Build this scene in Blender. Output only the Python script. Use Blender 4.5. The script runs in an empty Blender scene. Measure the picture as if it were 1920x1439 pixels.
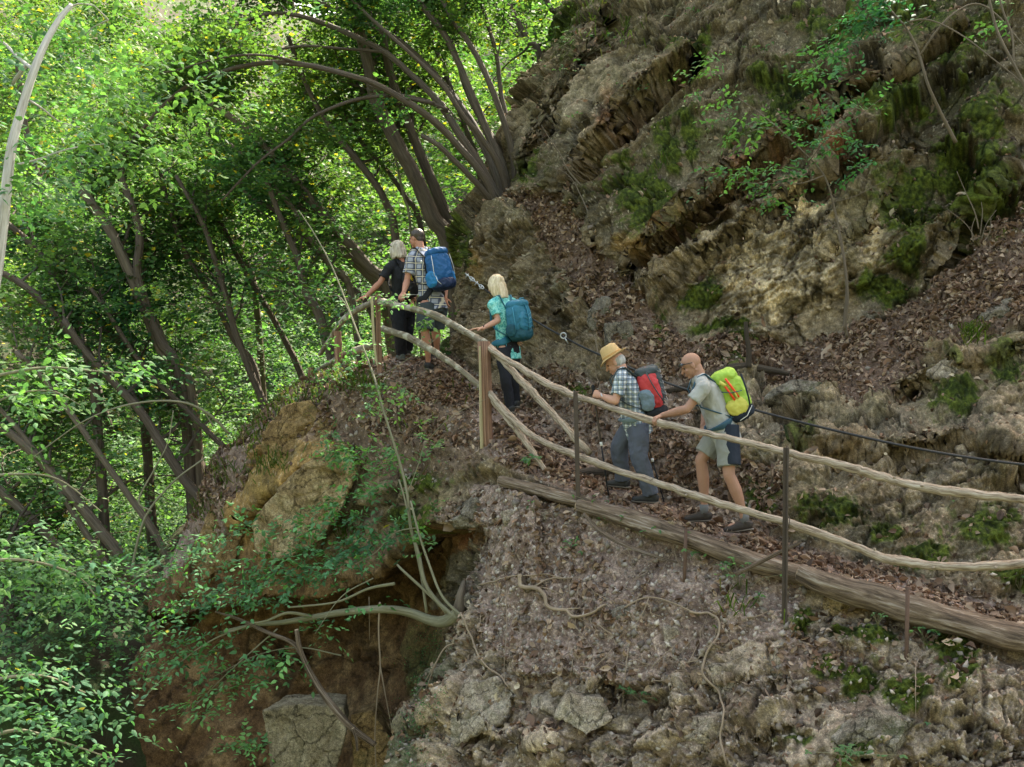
import bpy, bmesh, math, random
import numpy as np
from mathutils import Vector, Matrix, Quaternion
from math import sin, cos, pi, radians

# ------------------------------------------------------------------ camera, world, sun, exposure
F = 2060.0            # focal length in pixels of the 1920 px wide photograph
W, H = 1920.0, 1439.0
sc = bpy.context.scene
cam_d = bpy.data.cameras.new('camera')
cam = bpy.data.objects.new('camera', cam_d)
sc.collection.objects.link(cam)
cam.location = (0, 0, 0)
cam.rotation_euler = (radians(90), 0, 0)
cam_d.sensor_width = 36.0
cam_d.lens = 36.0 * F / W
cam_d.clip_end = 2000
cam_d.clip_start = 0.1
sc.camera = cam

SUN_EL, SUN_AZ = 52.0, 28.0     # azimuth measured from +Y towards +X: the sun stands behind the cliff, to the right
world = bpy.data.worlds.new("World")
sc.world = world
world.use_nodes = True
wn = world.node_tree
wn.nodes.clear()
sky = wn.nodes.new('ShaderNodeTexSky')
sky.sky_type = 'NISHITA'
sky.sun_disc = False
sky.sun_elevation = radians(SUN_EL)
sky.sun_rotation = radians(SUN_AZ)
sky.air_density = 1.0
sky.dust_density = 2.5
bg = wn.nodes.new('ShaderNodeBackground')
bg.inputs[1].default_value = 0.15
wo = wn.nodes.new('ShaderNodeOutputWorld')
tint = wn.nodes.new('ShaderNodeMix'); tint.data_type = 'RGBA'; tint.blend_type = 'MULTIPLY'; tint.inputs['Factor'].default_value = 1
tint.inputs['B'].default_value = (1.22, 1.0, .74, 1)      # the camera's white balance for open shade
wn.links.new(sky.outputs[0], tint.inputs['A'])
wn.links.new(tint.outputs['Result'], bg.inputs[0])
wn.links.new(bg.outputs[0], wo.inputs[0])
sd = bpy.data.lights.new('sun', 'SUN')
sd.energy = 3.3
sd.angle = radians(0.5)
sd.color = (1.0, 0.93, 0.78)
sun = bpy.data.objects.new('sun', sd)
sc.collection.objects.link(sun)
_az, _el = radians(SUN_AZ), radians(SUN_EL)
sun_dir = Vector((sin(_az) * cos(_el), cos(_az) * cos(_el), sin(_el)))
sun.rotation_euler = sun_dir.to_track_quat('Z', 'Y').to_euler()
sc.view_settings.view_transform = 'Standard'
sc.view_settings.look = 'None'
sc.view_settings.exposure = 2.8
sc.view_settings.gamma = 1.0
sc.cycles.max_bounces = 8
sc.cycles.diffuse_bounces = 4
sc.cycles.glossy_bounces = 2
sc.cycles.transmission_bounces = 4
sc.cycles.transparent_max_bounces = 4
sc.cycles.use_denoising = True
try:
    sc.cycles.use_adaptive_sampling = True
    sc.cycles.sample_clamp_indirect = 8
except Exception:
    pass

# ------------------------------------------------------------------ helpers
rng = np.random.default_rng(7)
random.seed(7)
C = sc.collection


def at(px, py, Y):
    """pixel of the photograph at distance Y -> point of the place"""
    return Vector(((px - 960.0) / F * Y, Y, (720.0 - py) / F * Y))


def path(pts):
    return [at(*p) for p in pts]


def tag(o, label=None, cat=None, group=None, kind=None):
    if label: o['label'] = label
    if cat: o['category'] = cat
    if group: o['group'] = group
    if kind: o['kind'] = kind
    return o


def empty(name, loc, label=None, cat=None, group=None):
    o = bpy.data.objects.new(name, None)
    C.objects.link(o)
    o.location = loc
    o.empty_display_size = 0.1
    return tag(o, label, cat, group)


def mesh_np(name, verts, faces, mat, parent=None, smooth=True, col=None, colface=None, origin=None, uv=None):
    """verts (n,3) array, faces (m,k) array of one face size or a list of lists"""
    verts = np.asarray(verts, dtype=np.float64)
    if origin is not None:
        verts = verts - np.array(origin)
    me = bpy.data.meshes.new(name)
    if isinstance(faces, np.ndarray):
        m, k = faces.shape
        me.vertices.add(len(verts))
        me.vertices.foreach_set('co', verts.astype(np.float32).ravel())
        me.loops.add(m * k)
        me.loops.foreach_set('vertex_index', faces.astype(np.int32).ravel())
        me.polygons.add(m)
        me.polygons.foreach_set('loop_start', np.arange(0, m * k, k, dtype=np.int32))
        me.update(calc_edges=True)
    else:
        me.from_pydata([tuple(v) for v in verts], [], faces)
    if uv is not None:
        ul = me.uv_layers.new(name='UVMap')
        ul.data.foreach_set('uv', np.asarray(uv, dtype=np.float32).ravel())
    if smooth:
        me.polygons.foreach_set('use_smooth', np.ones(len(me.polygons), dtype=bool))
    if col is not None:
        a = me.color_attributes.new('Col', 'FLOAT_COLOR', 'POINT')
        c4 = np.ones((len(verts), 4), dtype=np.float32)
        c4[:, :3] = col
        a.data.foreach_set('color', c4.ravel())
    mats = mat if isinstance(mat, (list, tuple)) else [mat]
    for mm in mats:
        me.materials.append(mm)
    me.update()
    o = bpy.data.objects.new(name, me)
    C.objects.link(o)
    if origin is not None and parent is None:
        o.location = origin
    if parent is not None:
        o.parent = parent
    return o


class MB:
    """collects lofted tubes, ellipsoids and boxes; build() links them as one mesh object"""
    def __init__(self):
        self.v, self.f, self.uv, self.mi = [], [], [], []

    def add(self, vs, fs, uvs=None, mi=0):
        b = len(self.v)
        self.v += [tuple(v) for v in vs]
        for i, f in enumerate(fs):
            self.f.append([b + k for k in f])
            self.uv.append(uvs[i] if uvs else [(0, 0)] * len(f))
            self.mi.append(mi)

    def tube(self, pts, rad, n=10, side=None, cap=True, mi=0, rough=0.0, seed=0, round_end=False, groove=0.0):
        """rad: a number, or per point a number or (a, b): a along 'side', b across"""
        pts = [Vector(p) for p in pts]
        m = len(pts)
        if not isinstance(rad, (list, tuple)): rad = [rad] * m
        rad = [(r, r) if not isinstance(r, (tuple, list)) else r for r in rad]
        if round_end:
            t0 = (pts[0] - pts[1]).normalized(); t1 = (pts[-1] - pts[-2]).normalized()
            r0, r1 = rad[0], rad[-1]
            m0, m1 = min(r0), min(r1)
            pts = [pts[0] + t0 * m0 * .95, pts[0] + t0 * m0 * .6] + pts + [pts[-1] + t1 * m1 * .6, pts[-1] + t1 * m1 * .95]
            rad = [(r0[0] * .3, r0[1] * .3), (r0[0] * .8, r0[1] * .8)] + rad + [(r1[0] * .8, r1[1] * .8), (r1[0] * .3, r1[1] * .3)]
            m += 4
        tang = []
        for i in range(m):
            t = pts[min(i + 1, m - 1)] - pts[max(i - 1, 0)]
            tang.append(t.normalized() if t.length > 1e-9 else Vector((0, 0, 1)))
        if side is None:
            side0 = tang[0].cross(Vector((0.13, 0.2, 0.97)))
            if side0.length < 0.1: side0 = tang[0].cross(Vector((1, 0, 0)))
            side0.normalize()
        else:
            side0 = Vector(side)
        vs, fs, uvs = [], [], []
        L = 0.0
        s_prev = side0
        ls = []
        rnd = random.Random(seed)
        ph = [rnd.uniform(0, 6.28) for _ in range(4)]
        gp = [rnd.uniform(-1, 1) * (1.6 if rnd.random() < .25 else .6) for _ in range(n)]
        for i in range(m):
            t = tang[i]
            s = (side0 if side is not None else s_prev)
            s = s - t * s.dot(t)
            if s.length < 1e-6: s = t.orthogonal()
            s.normalize()
            s_prev = s
            u = t.cross(s)
            if i: L += (pts[i] - pts[i - 1]).length
            ls.append(L)
            a, b = rad[i]
            for k in range(n):
                th = 2 * pi * k / n
                q = 1.0
                if rough:
                    q += rough * (0.5 * sin(th * 2 + ph[0] + L * 3.1) + 0.35 * sin(th * 3 + ph[1] - L * 7) + 0.35 * sin(L * 17 + ph[2] + th))+ rough * rnd.uniform(-.3, .3)
                if groove:
                    q += groove * gp[k] * (.6 + .4 * sin(L * 2.3 + k * 1.7 + ph[3]))
                    if i % 3 == 0: gp[k] = gp[k] * .86 + rnd.uniform(-.3, .3)
                vs.append(pts[i] + s * (a * q * cos(th)) + u * (b * q * sin(th)))
        for i in range(m - 1):
            for k in range(n):
                k2 = (k + 1) % n
                fs.append([i * n + k, i * n + k2, (i + 1) * n + k2, (i + 1) * n + k])
                uvs.append([(k / n, ls[i]), ((k + 1) / n, ls[i]), ((k + 1) / n, ls[i + 1]), (k / n, ls[i + 1])])
        if cap:
            fs.append(list(range(n))[::-1]); uvs.append([(0.5 + .1 * cos(6.28 * k / n), .1 * sin(6.28 * k / n)) for k in range(n)][::-1])
            fs.append([(m - 1) * n + k for k in range(n)]); uvs.append([(0.5 + .1 * cos(6.28 * k / n), .1 * sin(6.28 * k / n)) for k in range(n)])
        self.add(vs, fs, uvs, mi)
        return self

    def ell(self, c, r, M=None, nu=16, nv=10, mi=0, p=1.0):
        """ellipsoid; p < 1 makes it boxier (superellipsoid)"""
        c = Vector(c)
        M = M or Matrix.Identity(3)
        vs, fs = [], []
        sg = lambda x: math.copysign(abs(x) ** p, x)
        for j in range(1, nv):
            ph = -pi / 2 + pi * j / nv
            for i in range(nu):
                th = 2 * pi * i / nu
                vs.append(c + M @ Vector((r[0] * sg(cos(ph)) * sg(cos(th)), r[1] * sg(cos(ph)) * sg(sin(th)), r[2] * sg(sin(ph)))))
        vs.append(c + M @ Vector((0, 0, -r[2]))); vs.append(c + M @ Vector((0, 0, r[2])))
        nb, nt = len(vs) - 2, len(vs) - 1
        for j in range(nv - 2):
            for i in range(nu):
                i2 = (i + 1) % nu
                fs.append([j * nu + i, j * nu + i2, (j + 1) * nu + i2, (j + 1) * nu + i])
        for i in range(nu):
            i2 = (i + 1) % nu
            fs.append([nb, i2, i])
            fs.append([nt, (nv - 2) * nu + i, (nv - 2) * nu + i2])
        self.add(vs, fs, None, mi)
        return self

    def box(self, c, h, M=None, mi=0):
        c = Vector(c); M = M or Matrix.Identity(3)
        vs = [c + M @ Vector((x * h[0], y * h[1], z * h[2])) for x in (-1, 1) for y in (-1, 1) for z in (-1, 1)]
        fs = [[0, 1, 3, 2], [4, 6, 7, 5], [0, 4, 5, 1], [2, 3, 7, 6], [0, 2, 6, 4], [1, 5, 7, 3]]
        self.add(vs, fs, None, mi)
        return self

    def build(self, name, mat, parent=None, origin=None, smooth=True, voxel=None, smoothit=4, bevel=None, disp=None):
        org = Vector(origin) if origin is not None else (parent_world(parent) if parent is not None else Vector((0, 0, 0)))
        me = bpy.data.meshes.new(name)
        me.from_pydata([tuple(Vector(v) - org) for v in self.v], [], self.f)
        ul = me.uv_layers.new(name='UVMap')
        ul.data.foreach_set('uv', np.array([c for f in self.uv for c in f], dtype=np.float32).ravel())
        mats = mat if isinstance(mat, (list, tuple)) else [mat]
        for mm in mats: me.materials.append(mm)
        me.polygons.foreach_set('material_index', np.array(self.mi, dtype=np.int32))
        me.polygons.foreach_set('use_smooth', np.full(len(me.polygons), smooth, dtype=bool))
        me.update()
        o = bpy.data.objects.new(name, me)
        C.objects.link(o)
        if voxel or bevel:
            if bevel:
                md = o.modifiers.new('b', 'BEVEL'); md.width = bevel; md.segments = 2; md.limit_method = 'ANGLE'
            if voxel:
                md = o.modifiers.new('r', 'REMESH'); md.mode = 'VOXEL'; md.voxel_size = voxel; md.use_smooth_shade = True
                if smoothit:
                    md = o.modifiers.new('s', 'SMOOTH'); md.factor = 0.5; md.iterations = smoothit
            dg = bpy.context.evaluated_depsgraph_get()
            me2 = bpy.data.meshes.new_from_object(o.evaluated_get(dg))
            o.modifiers.clear()
            o.data = me2
            me2.name = name
            if not me2.materials:
                for mm in mats: me2.materials.append(mm)
            if disp is not None:
                n = len(me2.vertices)
                co = np.empty(n * 3, dtype=np.float32); me2.vertices.foreach_get('co', co)
                no = np.empty(n * 3, dtype=np.float32); me2.vertices.foreach_get('normal', no)
                co = co.reshape(-1, 3).astype(np.float64); no = no.reshape(-1, 3)
                co2 = co + no * disp(co + np.array(org))[:, None]
                me2.vertices.foreach_set('co', co2.astype(np.float32).ravel())
                me2.update()
        if parent is not None: o.parent = parent
        else: o.location = org
        return o


def parent_world(p):
    v = Vector(p.location)
    q = p.parent
    while q is not None:
        v = v + Vector(q.location); q = q.parent
    return v


def spline(pts, n=6):
    """Catmull-Rom through points (any dimension)"""
    P = [np.array(p, dtype=float) for p in pts]
    P = [2 * P[0] - P[1]] + P + [2 * P[-1] - P[-2]]
    out = []
    for i in range(1, len(P) - 2):
        for k in range(n):
            t = k / n
            a, b, c, d = P[i - 1], P[i], P[i + 1], P[i + 2]
            out.append(0.5 * ((2 * b) + (-a + c) * t + (2 * a - 5 * b + 4 * c - d) * t * t + (-a + 3 * b - 3 * c + d) * t ** 3))
    out.append(P[-2])
    return out


def spath(pts, n=6):
    return [at(*p) for p in spline(pts, n)]


# ---------------- vectorised noise
_perm = np.random.default_rng(3).permutation(256).astype(np.int64)
_perm = np.concatenate([_perm, _perm, _perm])
_g = np.random.default_rng(4).normal(size=(256, 3)); _g /= np.linalg.norm(_g, axis=1)[:, None]


def gnoise(p):
    i = np.floor(p).astype(np.int64); f = p - i
    i &= 255
    u = f * f * f * (f * (f * 6 - 15) + 10)
    r = np.zeros(len(p))
    for dx in (0, 1):
        wx = u[:, 0] if dx else 1 - u[:, 0]
        hx = _perm[i[:, 0] + dx]
        for dy in (0, 1):
            wy = u[:, 1] if dy else 1 - u[:, 1]
            hy = _perm[hx + i[:, 1] + dy]
            for dz in (0, 1):
                wz = u[:, 2] if dz else 1 - u[:, 2]
                h = _perm[hy + i[:, 2] + dz]
                g = _g[h]
                r += wx * wy * wz * (g[:, 0] * (f[:, 0] - dx) + g[:, 1] * (f[:, 1] - dy) + g[:, 2] * (f[:, 2] - dz))
    return r * 1.5


def fbm(p, octs=4, gain=0.5, lac=2.03, ridged=False):
    a, s, t = 1.0, 0.0, 0.0
    q = p.copy()
    for _ in range(octs):
        n = gnoise(q)
        if ridged: n = 0.5 - 2 * np.abs(n)
        s = s + a * n; t += a
        a *= gain; q = q * lac + 13.7
    return s / t


def cells(p, seed=0, amp=.9, tilt=.9, blend=.14):
    """voronoi: F1, F2, tilted plane height of each cell, eased across the borders"""
    i = np.floor(p).astype(np.int64); f = p - i
    rr = np.random.default_rng(100 + seed).random((256, 4))
    n = len(p)
    F1 = np.full(n, 9.0); F2 = np.full(n, 9.0)
    h1 = np.zeros(n); h2 = np.zeros(n)
    for dx in (-1, 0, 1):
        for dy in (-1, 0, 1):
            for dz in (-1, 0, 1):
                h = _perm[_perm[_perm[(i[:, 0] + dx) & 255] + ((i[:, 1] + dy) & 255)] + ((i[:, 2] + dz) & 255)]
                q = rr[h]
                d = q[:, :3] * 0.9 + np.array([dx, dy, dz]) - f
                L = np.sqrt((d * d).sum(1))
                pl = (q[:, 3] - .5) * amp - (d * (q[:, :3] - .5) * 2).sum(1) * tilt
                m = L < F1
                m2 = (~m) & (L < F2)
                h2 = np.where(m, h1, np.where(m2, pl, h2)); F2 = np.where(m, F1, np.where(m2, L, F2))
                h1 = np.where(m, pl, h1); F1 = np.where(m, L, F1)
    w = .5 * (1 - sstep(F2 - F1, 0, blend))
    return F1, F2, h1 * (1 - w) + h2 * w


def sstep(x, a, b):
    t = np.clip((x - a) / (b - a), 0, 1)
    return t * t * (3 - 2 * t)


# ---------------- materials
def nodes_mat(name):
    m = bpy.data.materials.new(name)
    m.use_nodes = True
    nt = m.node_tree
    return m, nt, nt.nodes['Principled BSDF'], nt.nodes['Material Output']


def plain(name, col, rough=0.7, bump=0.0, bscale=60, var=0.15, vscale=8, metal=0.0, spec=0.3, sheen=0.0):
    m, nt, p, out = nodes_mat(name)
    p.inputs['Roughness'].default_value = rough
    p.inputs['Metallic'].default_value = metal
    p.inputs['Specular IOR Level'].default_value = spec
    tc = nt.nodes.new('ShaderNodeTexCoord')
    n1 = nt.nodes.new('ShaderNodeTexNoise'); n1.inputs['Scale'].default_value = vscale; n1.inputs['Detail'].default_value = 5
    nt.links.new(tc.outputs['Object'], n1.inputs['Vector'])
    mx = nt.nodes.new('ShaderNodeMix'); mx.data_type = 'RGBA'
    c = np.array(col)
    mx.inputs['A'].default_value = (*np.clip(c * (1 - var), 0, 1), 1)
    mx.inputs['B'].default_value = (*np.clip(c * (1 + var), 0, 1), 1)
    nt.links.new(n1.outputs['Fac'], mx.inputs['Factor'])
    nt.links.new(mx.outputs['Result'], p.inputs['Base Color'])
    if bump:
        n2 = nt.nodes.new('ShaderNodeTexNoise'); n2.inputs['Scale'].default_value = bscale; n2.inputs['Detail'].default_value = 4
        nt.links.new(tc.outputs['Object'], n2.inputs['Vector'])
        b = nt.nodes.new('ShaderNodeBump'); b.inputs['Strength'].default_value = bump; b.inputs['Distance'].default_value = 0.01
        nt.links.new(n2.outputs['Fac'], b.inputs['Height'])
        nt.links.new(b.outputs['Normal'], p.inputs['Normal'])
    return m


def ramp(nt, stops):
    r = nt.nodes.new('ShaderNodeValToRGB')
    e = r.color_ramp.elements
    while len(e) > 1: e.remove(e[-1])
    e[0].position = stops[0][0]; e[0].color = (*stops[0][1], 1)
    for s, c in stops[1:]:
        k = e.new(s); k.color = (*c, 1)
    return r


def wood_mat(name, stops, gu=9.0, gv=1.6, bump=0.6, rough=0.75, dist=0.01, spots=0.0):
    """grain runs along the tube (uv: u round the stem, v metres along it)"""
    m, nt, p, out = nodes_mat(name)
    p.inputs['Roughness'].default_value = rough
    p.inputs['Specular IOR Level'].default_value = 0.25
    uv = nt.nodes.new('ShaderNodeTexCoord')
    # wrap u on a circle so that there is no seam
    sx = nt.nodes.new('ShaderNodeSeparateXYZ'); nt.links.new(uv.outputs['UV'], sx.inputs[0])
    mu = nt.nodes.new('ShaderNodeMath'); mu.operation = 'MULTIPLY'; mu.inputs[1].default_value = 2 * pi; nt.links.new(sx.outputs['X'], mu.inputs[0])
    co = nt.nodes.new('ShaderNodeMath'); co.operation = 'COSINE'; nt.links.new(mu.outputs[0], co.inputs[0])
    si = nt.nodes.new('ShaderNodeMath'); si.operation = 'SINE'; nt.links.new(mu.outputs[0], si.inputs[0])
    cb = nt.nodes.new('ShaderNodeCombineXYZ')
    nt.links.new(co.outputs[0], cb.inputs[0]); nt.links.new(si.outputs[0], cb.inputs[1]); nt.links.new(sx.outputs['Y'], cb.inputs[2])
    mp = nt.nodes.new('ShaderNodeMapping'); mp.inputs['Scale'].default_value = (gu, gu, gv)
    oi = nt.nodes.new('ShaderNodeObjectInfo')
    nt.links.new(oi.outputs['Random'], mp.inputs['Location'])
    nt.links.new(cb.outputs[0], mp.inputs['Vector'])
    n1 = nt.nodes.new('ShaderNodeTexNoise'); n1.inputs['Scale'].default_value = 1.0; n1.inputs['Detail'].default_value = 7; n1.inputs['Roughness'].default_value = .65
    n1.inputs['Distortion'].default_value = 0.4
    nt.links.new(mp.outputs[0], n1.inputs['Vector'])
    r = ramp(nt, stops)
    nt.links.new(n1.outputs['Fac'], r.inputs[0])
    last = r.outputs[0]
    if spots:
        tc = nt.nodes.new('ShaderNodeTexNoise'); tc.inputs['Scale'].default_value = 9; tc.inputs['Detail'].default_value = 3
        nt.links.new(uv.outputs['Object'], tc.inputs['Vector'])
        r2 = ramp(nt, [(0.5, (0, 0, 0)), (0.62, (spots,) * 3)])
        nt.links.new(tc.outputs['Fac'], r2.inputs[0])
        mx = nt.nodes.new('ShaderNodeMix'); mx.data_type = 'RGBA'
        nt.links.new(r2.outputs[0], mx.inputs['Factor']); nt.links.new(last, mx.inputs['A'])
        mx.inputs['B'].default_value = (.42, .40, .33, 1)
        last = mx.outputs['Result']
    nt.links.new(last, p.inputs['Base Color'])
    b = nt.nodes.new('ShaderNodeBump'); b.inputs['Strength'].default_value = bump; b.inputs['Distance'].default_value = dist
    nt.links.new(n1.outputs['Fac'], b.inputs['Height'])
    nt.links.new(b.outputs['Normal'], p.inputs['Normal'])
    return m


def col_mat(name, rough=0.9, bumps=((14, .45, .03), (55, .8, .015)), detail=0.5, spec=0.2, rocky=False):
    """colour from the mesh attribute 'Col' (set per vertex by its mesh), fine noise on top"""
    m, nt, p, out = nodes_mat(name)
    p.inputs['Roughness'].default_value = rough
    p.inputs['Specular IOR Level'].default_value = spec
    at_ = nt.nodes.new('ShaderNodeAttribute'); at_.attribute_name = 'Col'
    tc = nt.nodes.new('ShaderNodeTexCoord')
    n = nt.nodes.new('ShaderNodeTexNoise'); n.inputs['Scale'].default_value = 38; n.inputs['Detail'].default_value = 6; n.inputs['Roughness'].default_value = .75
    nt.links.new(tc.outputs['Object'], n.inputs['Vector'])
    r = ramp(nt, [(0.25, (1 - detail,) * 3), (0.5, (1,) * 3), (0.78, (1 + 1.6 * detail,) * 3)])
    nt.links.new(n.outputs['Fac'], r.inputs[0])
    mx = nt.nodes.new('ShaderNodeMix'); mx.data_type = 'RGBA'; mx.blend_type = 'MULTIPLY'; mx.inputs['Factor'].default_value = 1
    nt.links.new(at_.outputs['Color'], mx.inputs['A']); nt.links.new(r.outputs[0], mx.inputs['B'])
    last = mx.outputs['Result']
    if rocky:
        for sc_, lo, hi in ((11, .55, 1.5), (90, .55, 1.6)):
            n3 = nt.nodes.new('ShaderNodeTexNoise'); n3.inputs['Scale'].default_value = sc_; n3.inputs['Detail'].default_value = 8; n3.inputs['Roughness'].default_value = .7
            nt.links.new(tc.outputs['Object'], n3.inputs['Vector'])
            r3 = ramp(nt, [(0.32, (lo,) * 3), (0.5, (1,) * 3), (0.68, (hi,) * 3)])
            nt.links.new(n3.outputs['Fac'], r3.inputs[0])
            m3 = nt.nodes.new('ShaderNodeMix'); m3.data_type = 'RGBA'; m3.blend_type = 'MULTIPLY'; m3.inputs['Factor'].default_value = 1
            nt.links.new(last, m3.inputs['A']); nt.links.new(r3.outputs[0], m3.inputs['B'])
            last = m3.outputs['Result']
    nt.links.new(last, p.inputs['Base Color'])
    prev = None
    for s, st, d in bumps:
        nn = nt.nodes.new('ShaderNodeTexNoise'); nn.inputs['Scale'].default_value = s; nn.inputs['Detail'].default_value = 6; nn.inputs['Roughness'].default_value = .65
        nt.links.new(tc.outputs['Object'], nn.inputs['Vector'])
        b = nt.nodes.new('ShaderNodeBump'); b.inputs['Strength'].default_value = st; b.inputs['Distance'].default_value = d
        nt.links.new(nn.outputs['Fac'], b.inputs['Height'])
        if prev: nt.links.new(prev.outputs['Normal'], b.inputs['Normal'])
        prev = b
    if prev: nt.links.new(prev.outputs['Normal'], p.inputs['Normal'])
    return m


def leaf_mat(name, trans=0.40, gloss=0.18, tmul=(1.28, 1.5, .6)):
    m, nt, p, out = nodes_mat(name)
    nt.nodes.remove(p)
    a = nt.nodes.new('ShaderNodeAttribute'); a.attribute_name = 'Col'
    pb = nt.nodes.new('ShaderNodeBsdfPrincipled')
    pb.inputs['Roughness'].default_value = 0.6
    pb.inputs['Specular IOR Level'].default_value = gloss
    tr = nt.nodes.new('ShaderNodeBsdfTranslucent')
    mul = nt.nodes.new('ShaderNodeMix'); mul.data_type = 'RGBA'; mul.blend_type = 'MULTIPLY'; mul.inputs['Factor'].default_value = 1
    mul.inputs['B'].default_value = (*tmul, 1)
    nt.links.new(a.outputs['Color'], mul.inputs['A'])
    nt.links.new(mul.outputs['Result'], tr.inputs['Color'])
    nt.links.new(a.outputs['Color'], pb.inputs['Base Color'])
    mx = nt.nodes.new('ShaderNodeMixShader'); mx.inputs[0].default_value = trans
    nt.links.new(pb.outputs[0], mx.inputs[1]); nt.links.new(tr.outputs[0], mx.inputs[2])
    nt.links.new(mx.outputs[0], out.inputs['Surface'])
    return m

# ================================================================== the hillside: rows of contour points (px, py, distance), lofted
ROWS = [
 [(2250,1800,7.6),(1920,1800,7.8),(1690,1800,8.0),(1475,1800,8.3),(1290,1800,8.7),(1090,1800,9.3),(950,1800,9.7),(760,1800,10.3),(720,1800,12.5),(600,1800,13.5),(350,1800,14),(60,1800,15),(0,1800,20)],
 [(2250,1460,7.9),(1920,1439,8.2),(1690,1439,8.4),(1475,1439,8.7),(1290,1439,9.1),(1090,1439,9.6),(950,1439,10.1),(780,1439,10.8),(735,1439,12.8),(600,1439,14.2),(380,1439,14.6),(180,1439,15.5),(150,1439,21)],
 [(2250,1400,8.1),(1920,1330,8.45),(1690,1300,8.75),(1475,1290,9.05),(1290,1290,9.45),(1090,1290,9.95),(960,1290,10.4),(838,1290,11.1),(790,1290,13.2),(620,1290,14.8),(400,1290,15.0),(230,1290,15.8),(200,1290,21)],
 [(2250,1360,8.25),(1920,1262,8.7),(1690,1200,9.0),(1475,1150,9.35),(1290,1120,9.8),(1090,1120,10.4),(970,1120,10.9),(862,1140,11.6),(820,1150,13.4),(640,1140,14.9),(430,1140,15.1),(300,1140,16),(280,1140,21)],
 [(2250,1335,8.3),(1920,1228,8.78),(1690,1152,9.12),(1475,1087,9.5),(1290,1022,10),(1090,960,10.85),(960,970,11.35),(885,1020,12),(820,1030,12.9),(640,1050,13.9),(480,1040,14.3),(350,1010,15.5),(340,1010,20)],
 [(2250,1310,8.4),(1920,1205,8.85),(1690,1128,9.2),(1475,1062,9.6),(1290,998,10.1),(1090,930,11.0),(960,885,11.8),(890,850,12.4),(780,830,13.0),(640,820,13.5),(520,830,14),(430,850,15),(420,860,19)],
 [(2250,1270,8.8),(1920,1175,9.2),(1690,1105,9.6),(1475,1040,10),(1290,978,10.5),(1110,912,11.4),(970,830,12.3),(900,785,12.9),(790,725,13.4),(700,690,13.9),(620,700,14.7),(585,712,15.6),(590,712,19)],
 [(2250,1225,9.4),(1920,1140,9.7),(1690,1075,10.1),(1475,1018,10.6),(1290,955,11.1),(1130,885,12),(1010,785,13.2),(930,725,13.9),(872,684,14.6),(852,676,15.6),(845,676,17),(860,680,18.5),(900,690,21)],
 [(2250,900,10.1),(1920,890,10.3),(1690,880,10.7),(1475,860,11.1),(1310,800,11.8),(1160,740,12.6),(1050,660,13.7),(950,620,14.3),(872,620,14.9),(855,620,15.8),(860,620,17),(880,620,18.5),(920,620,21)],
 [(2250,600,10.9),(1920,680,11.1),(1690,740,11.5),(1475,750,12.0),(1320,700,12.5),(1180,640,13.1),(1060,570,14),(960,540,14.5),(875,540,15.0),(858,540,15.8),(862,540,17),(885,540,18.5),(930,540,21)],
 [(2250,250,12.4),(1920,400,12.4),(1690,570,12.5),(1475,650,12.9),(1330,610,13.1),(1190,540,13.6),(1080,460,14.3),(970,440,14.8),(882,440,15.2),(862,450,16),(866,450,17.2),(890,450,19),(940,450,21)],
 [(2250,120,12.5),(1920,250,12.6),(1690,420,12.7),(1475,490,13.0),(1330,460,13.3),(1200,410,13.8),(1090,370,14.5),(1010,365,15),(935,378,15.6),(898,392,16.5),(900,392,18),(920,392,20),(970,392,23)],
 [(2250,-50,12.8),(1920,90,12.9),(1700,240,13.1),(1490,310,13.3),(1350,290,13.7),(1230,250,14.2),(1120,235,14.8),(1040,240,15.4),(985,250,16.2),(960,262,17),(962,262,18.5),(985,262,21),(1040,262,24)],
 [(2250,-250,13.2),(1950,-100,13.3),(1740,60,13.5),(1540,120,13.9),(1400,110,14.4),(1290,95,14.8),(1190,90,15.4),(1110,90,16),(1055,100,17),(1030,110,18),(1033,110,20),(1060,110,22),(1120,110,26)],
 [(2250,-420,13.8),(2000,-280,13.9),(1800,-120,14.2),(1620,-60,14.6),(1470,-50,15),(1360,-50,15.4),(1270,-50,16),(1190,-50,16.8),(1125,-50,18),(1100,-50,19),(1103,-50,21),(1130,-50,24),(1200,-50,28)],
 [(2350,-700,15.5),(2100,-620,15.8),(1950,-560,16),(1780,-520,16.5),(1650,-500,17),(1550,-500,17.5),(1450,-500,18),(1370,-500,19),(1300,-500,20),(1280,-500,21),(1290,-500,23),(1320,-500,26),(1400,-500,31)],
 [(2500,-1300,22),(2300,-1250,22),(2150,-1200,22),(2000,-1150,23),(1880,-1100,23.5),(1780,-1100,24),(1700,-1100,25),(1640,-1100,26),(1600,-1100,27),(1590,-1100,28),(1600,-1100,30),(1640,-1100,33),(1700,-1100,38)],
]
NU = [50, 115, 108, 92, 100, 75, 48, 46, 70, 75, 60, 22]
NV = [40, 75, 75, 60, 50, 30, 30, 110, 80, 95, 80, 80, 90, 80, 40, 20]
G = np.array(ROWS, dtype=float)
G3 = np.empty_like(G)
G3[..., 0] = (G[..., 0] - 960) / F * G[..., 2]
G3[..., 1] = G[..., 2]
G3[..., 2] = (720 - G[..., 1]) / F * G[..., 2]


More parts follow.
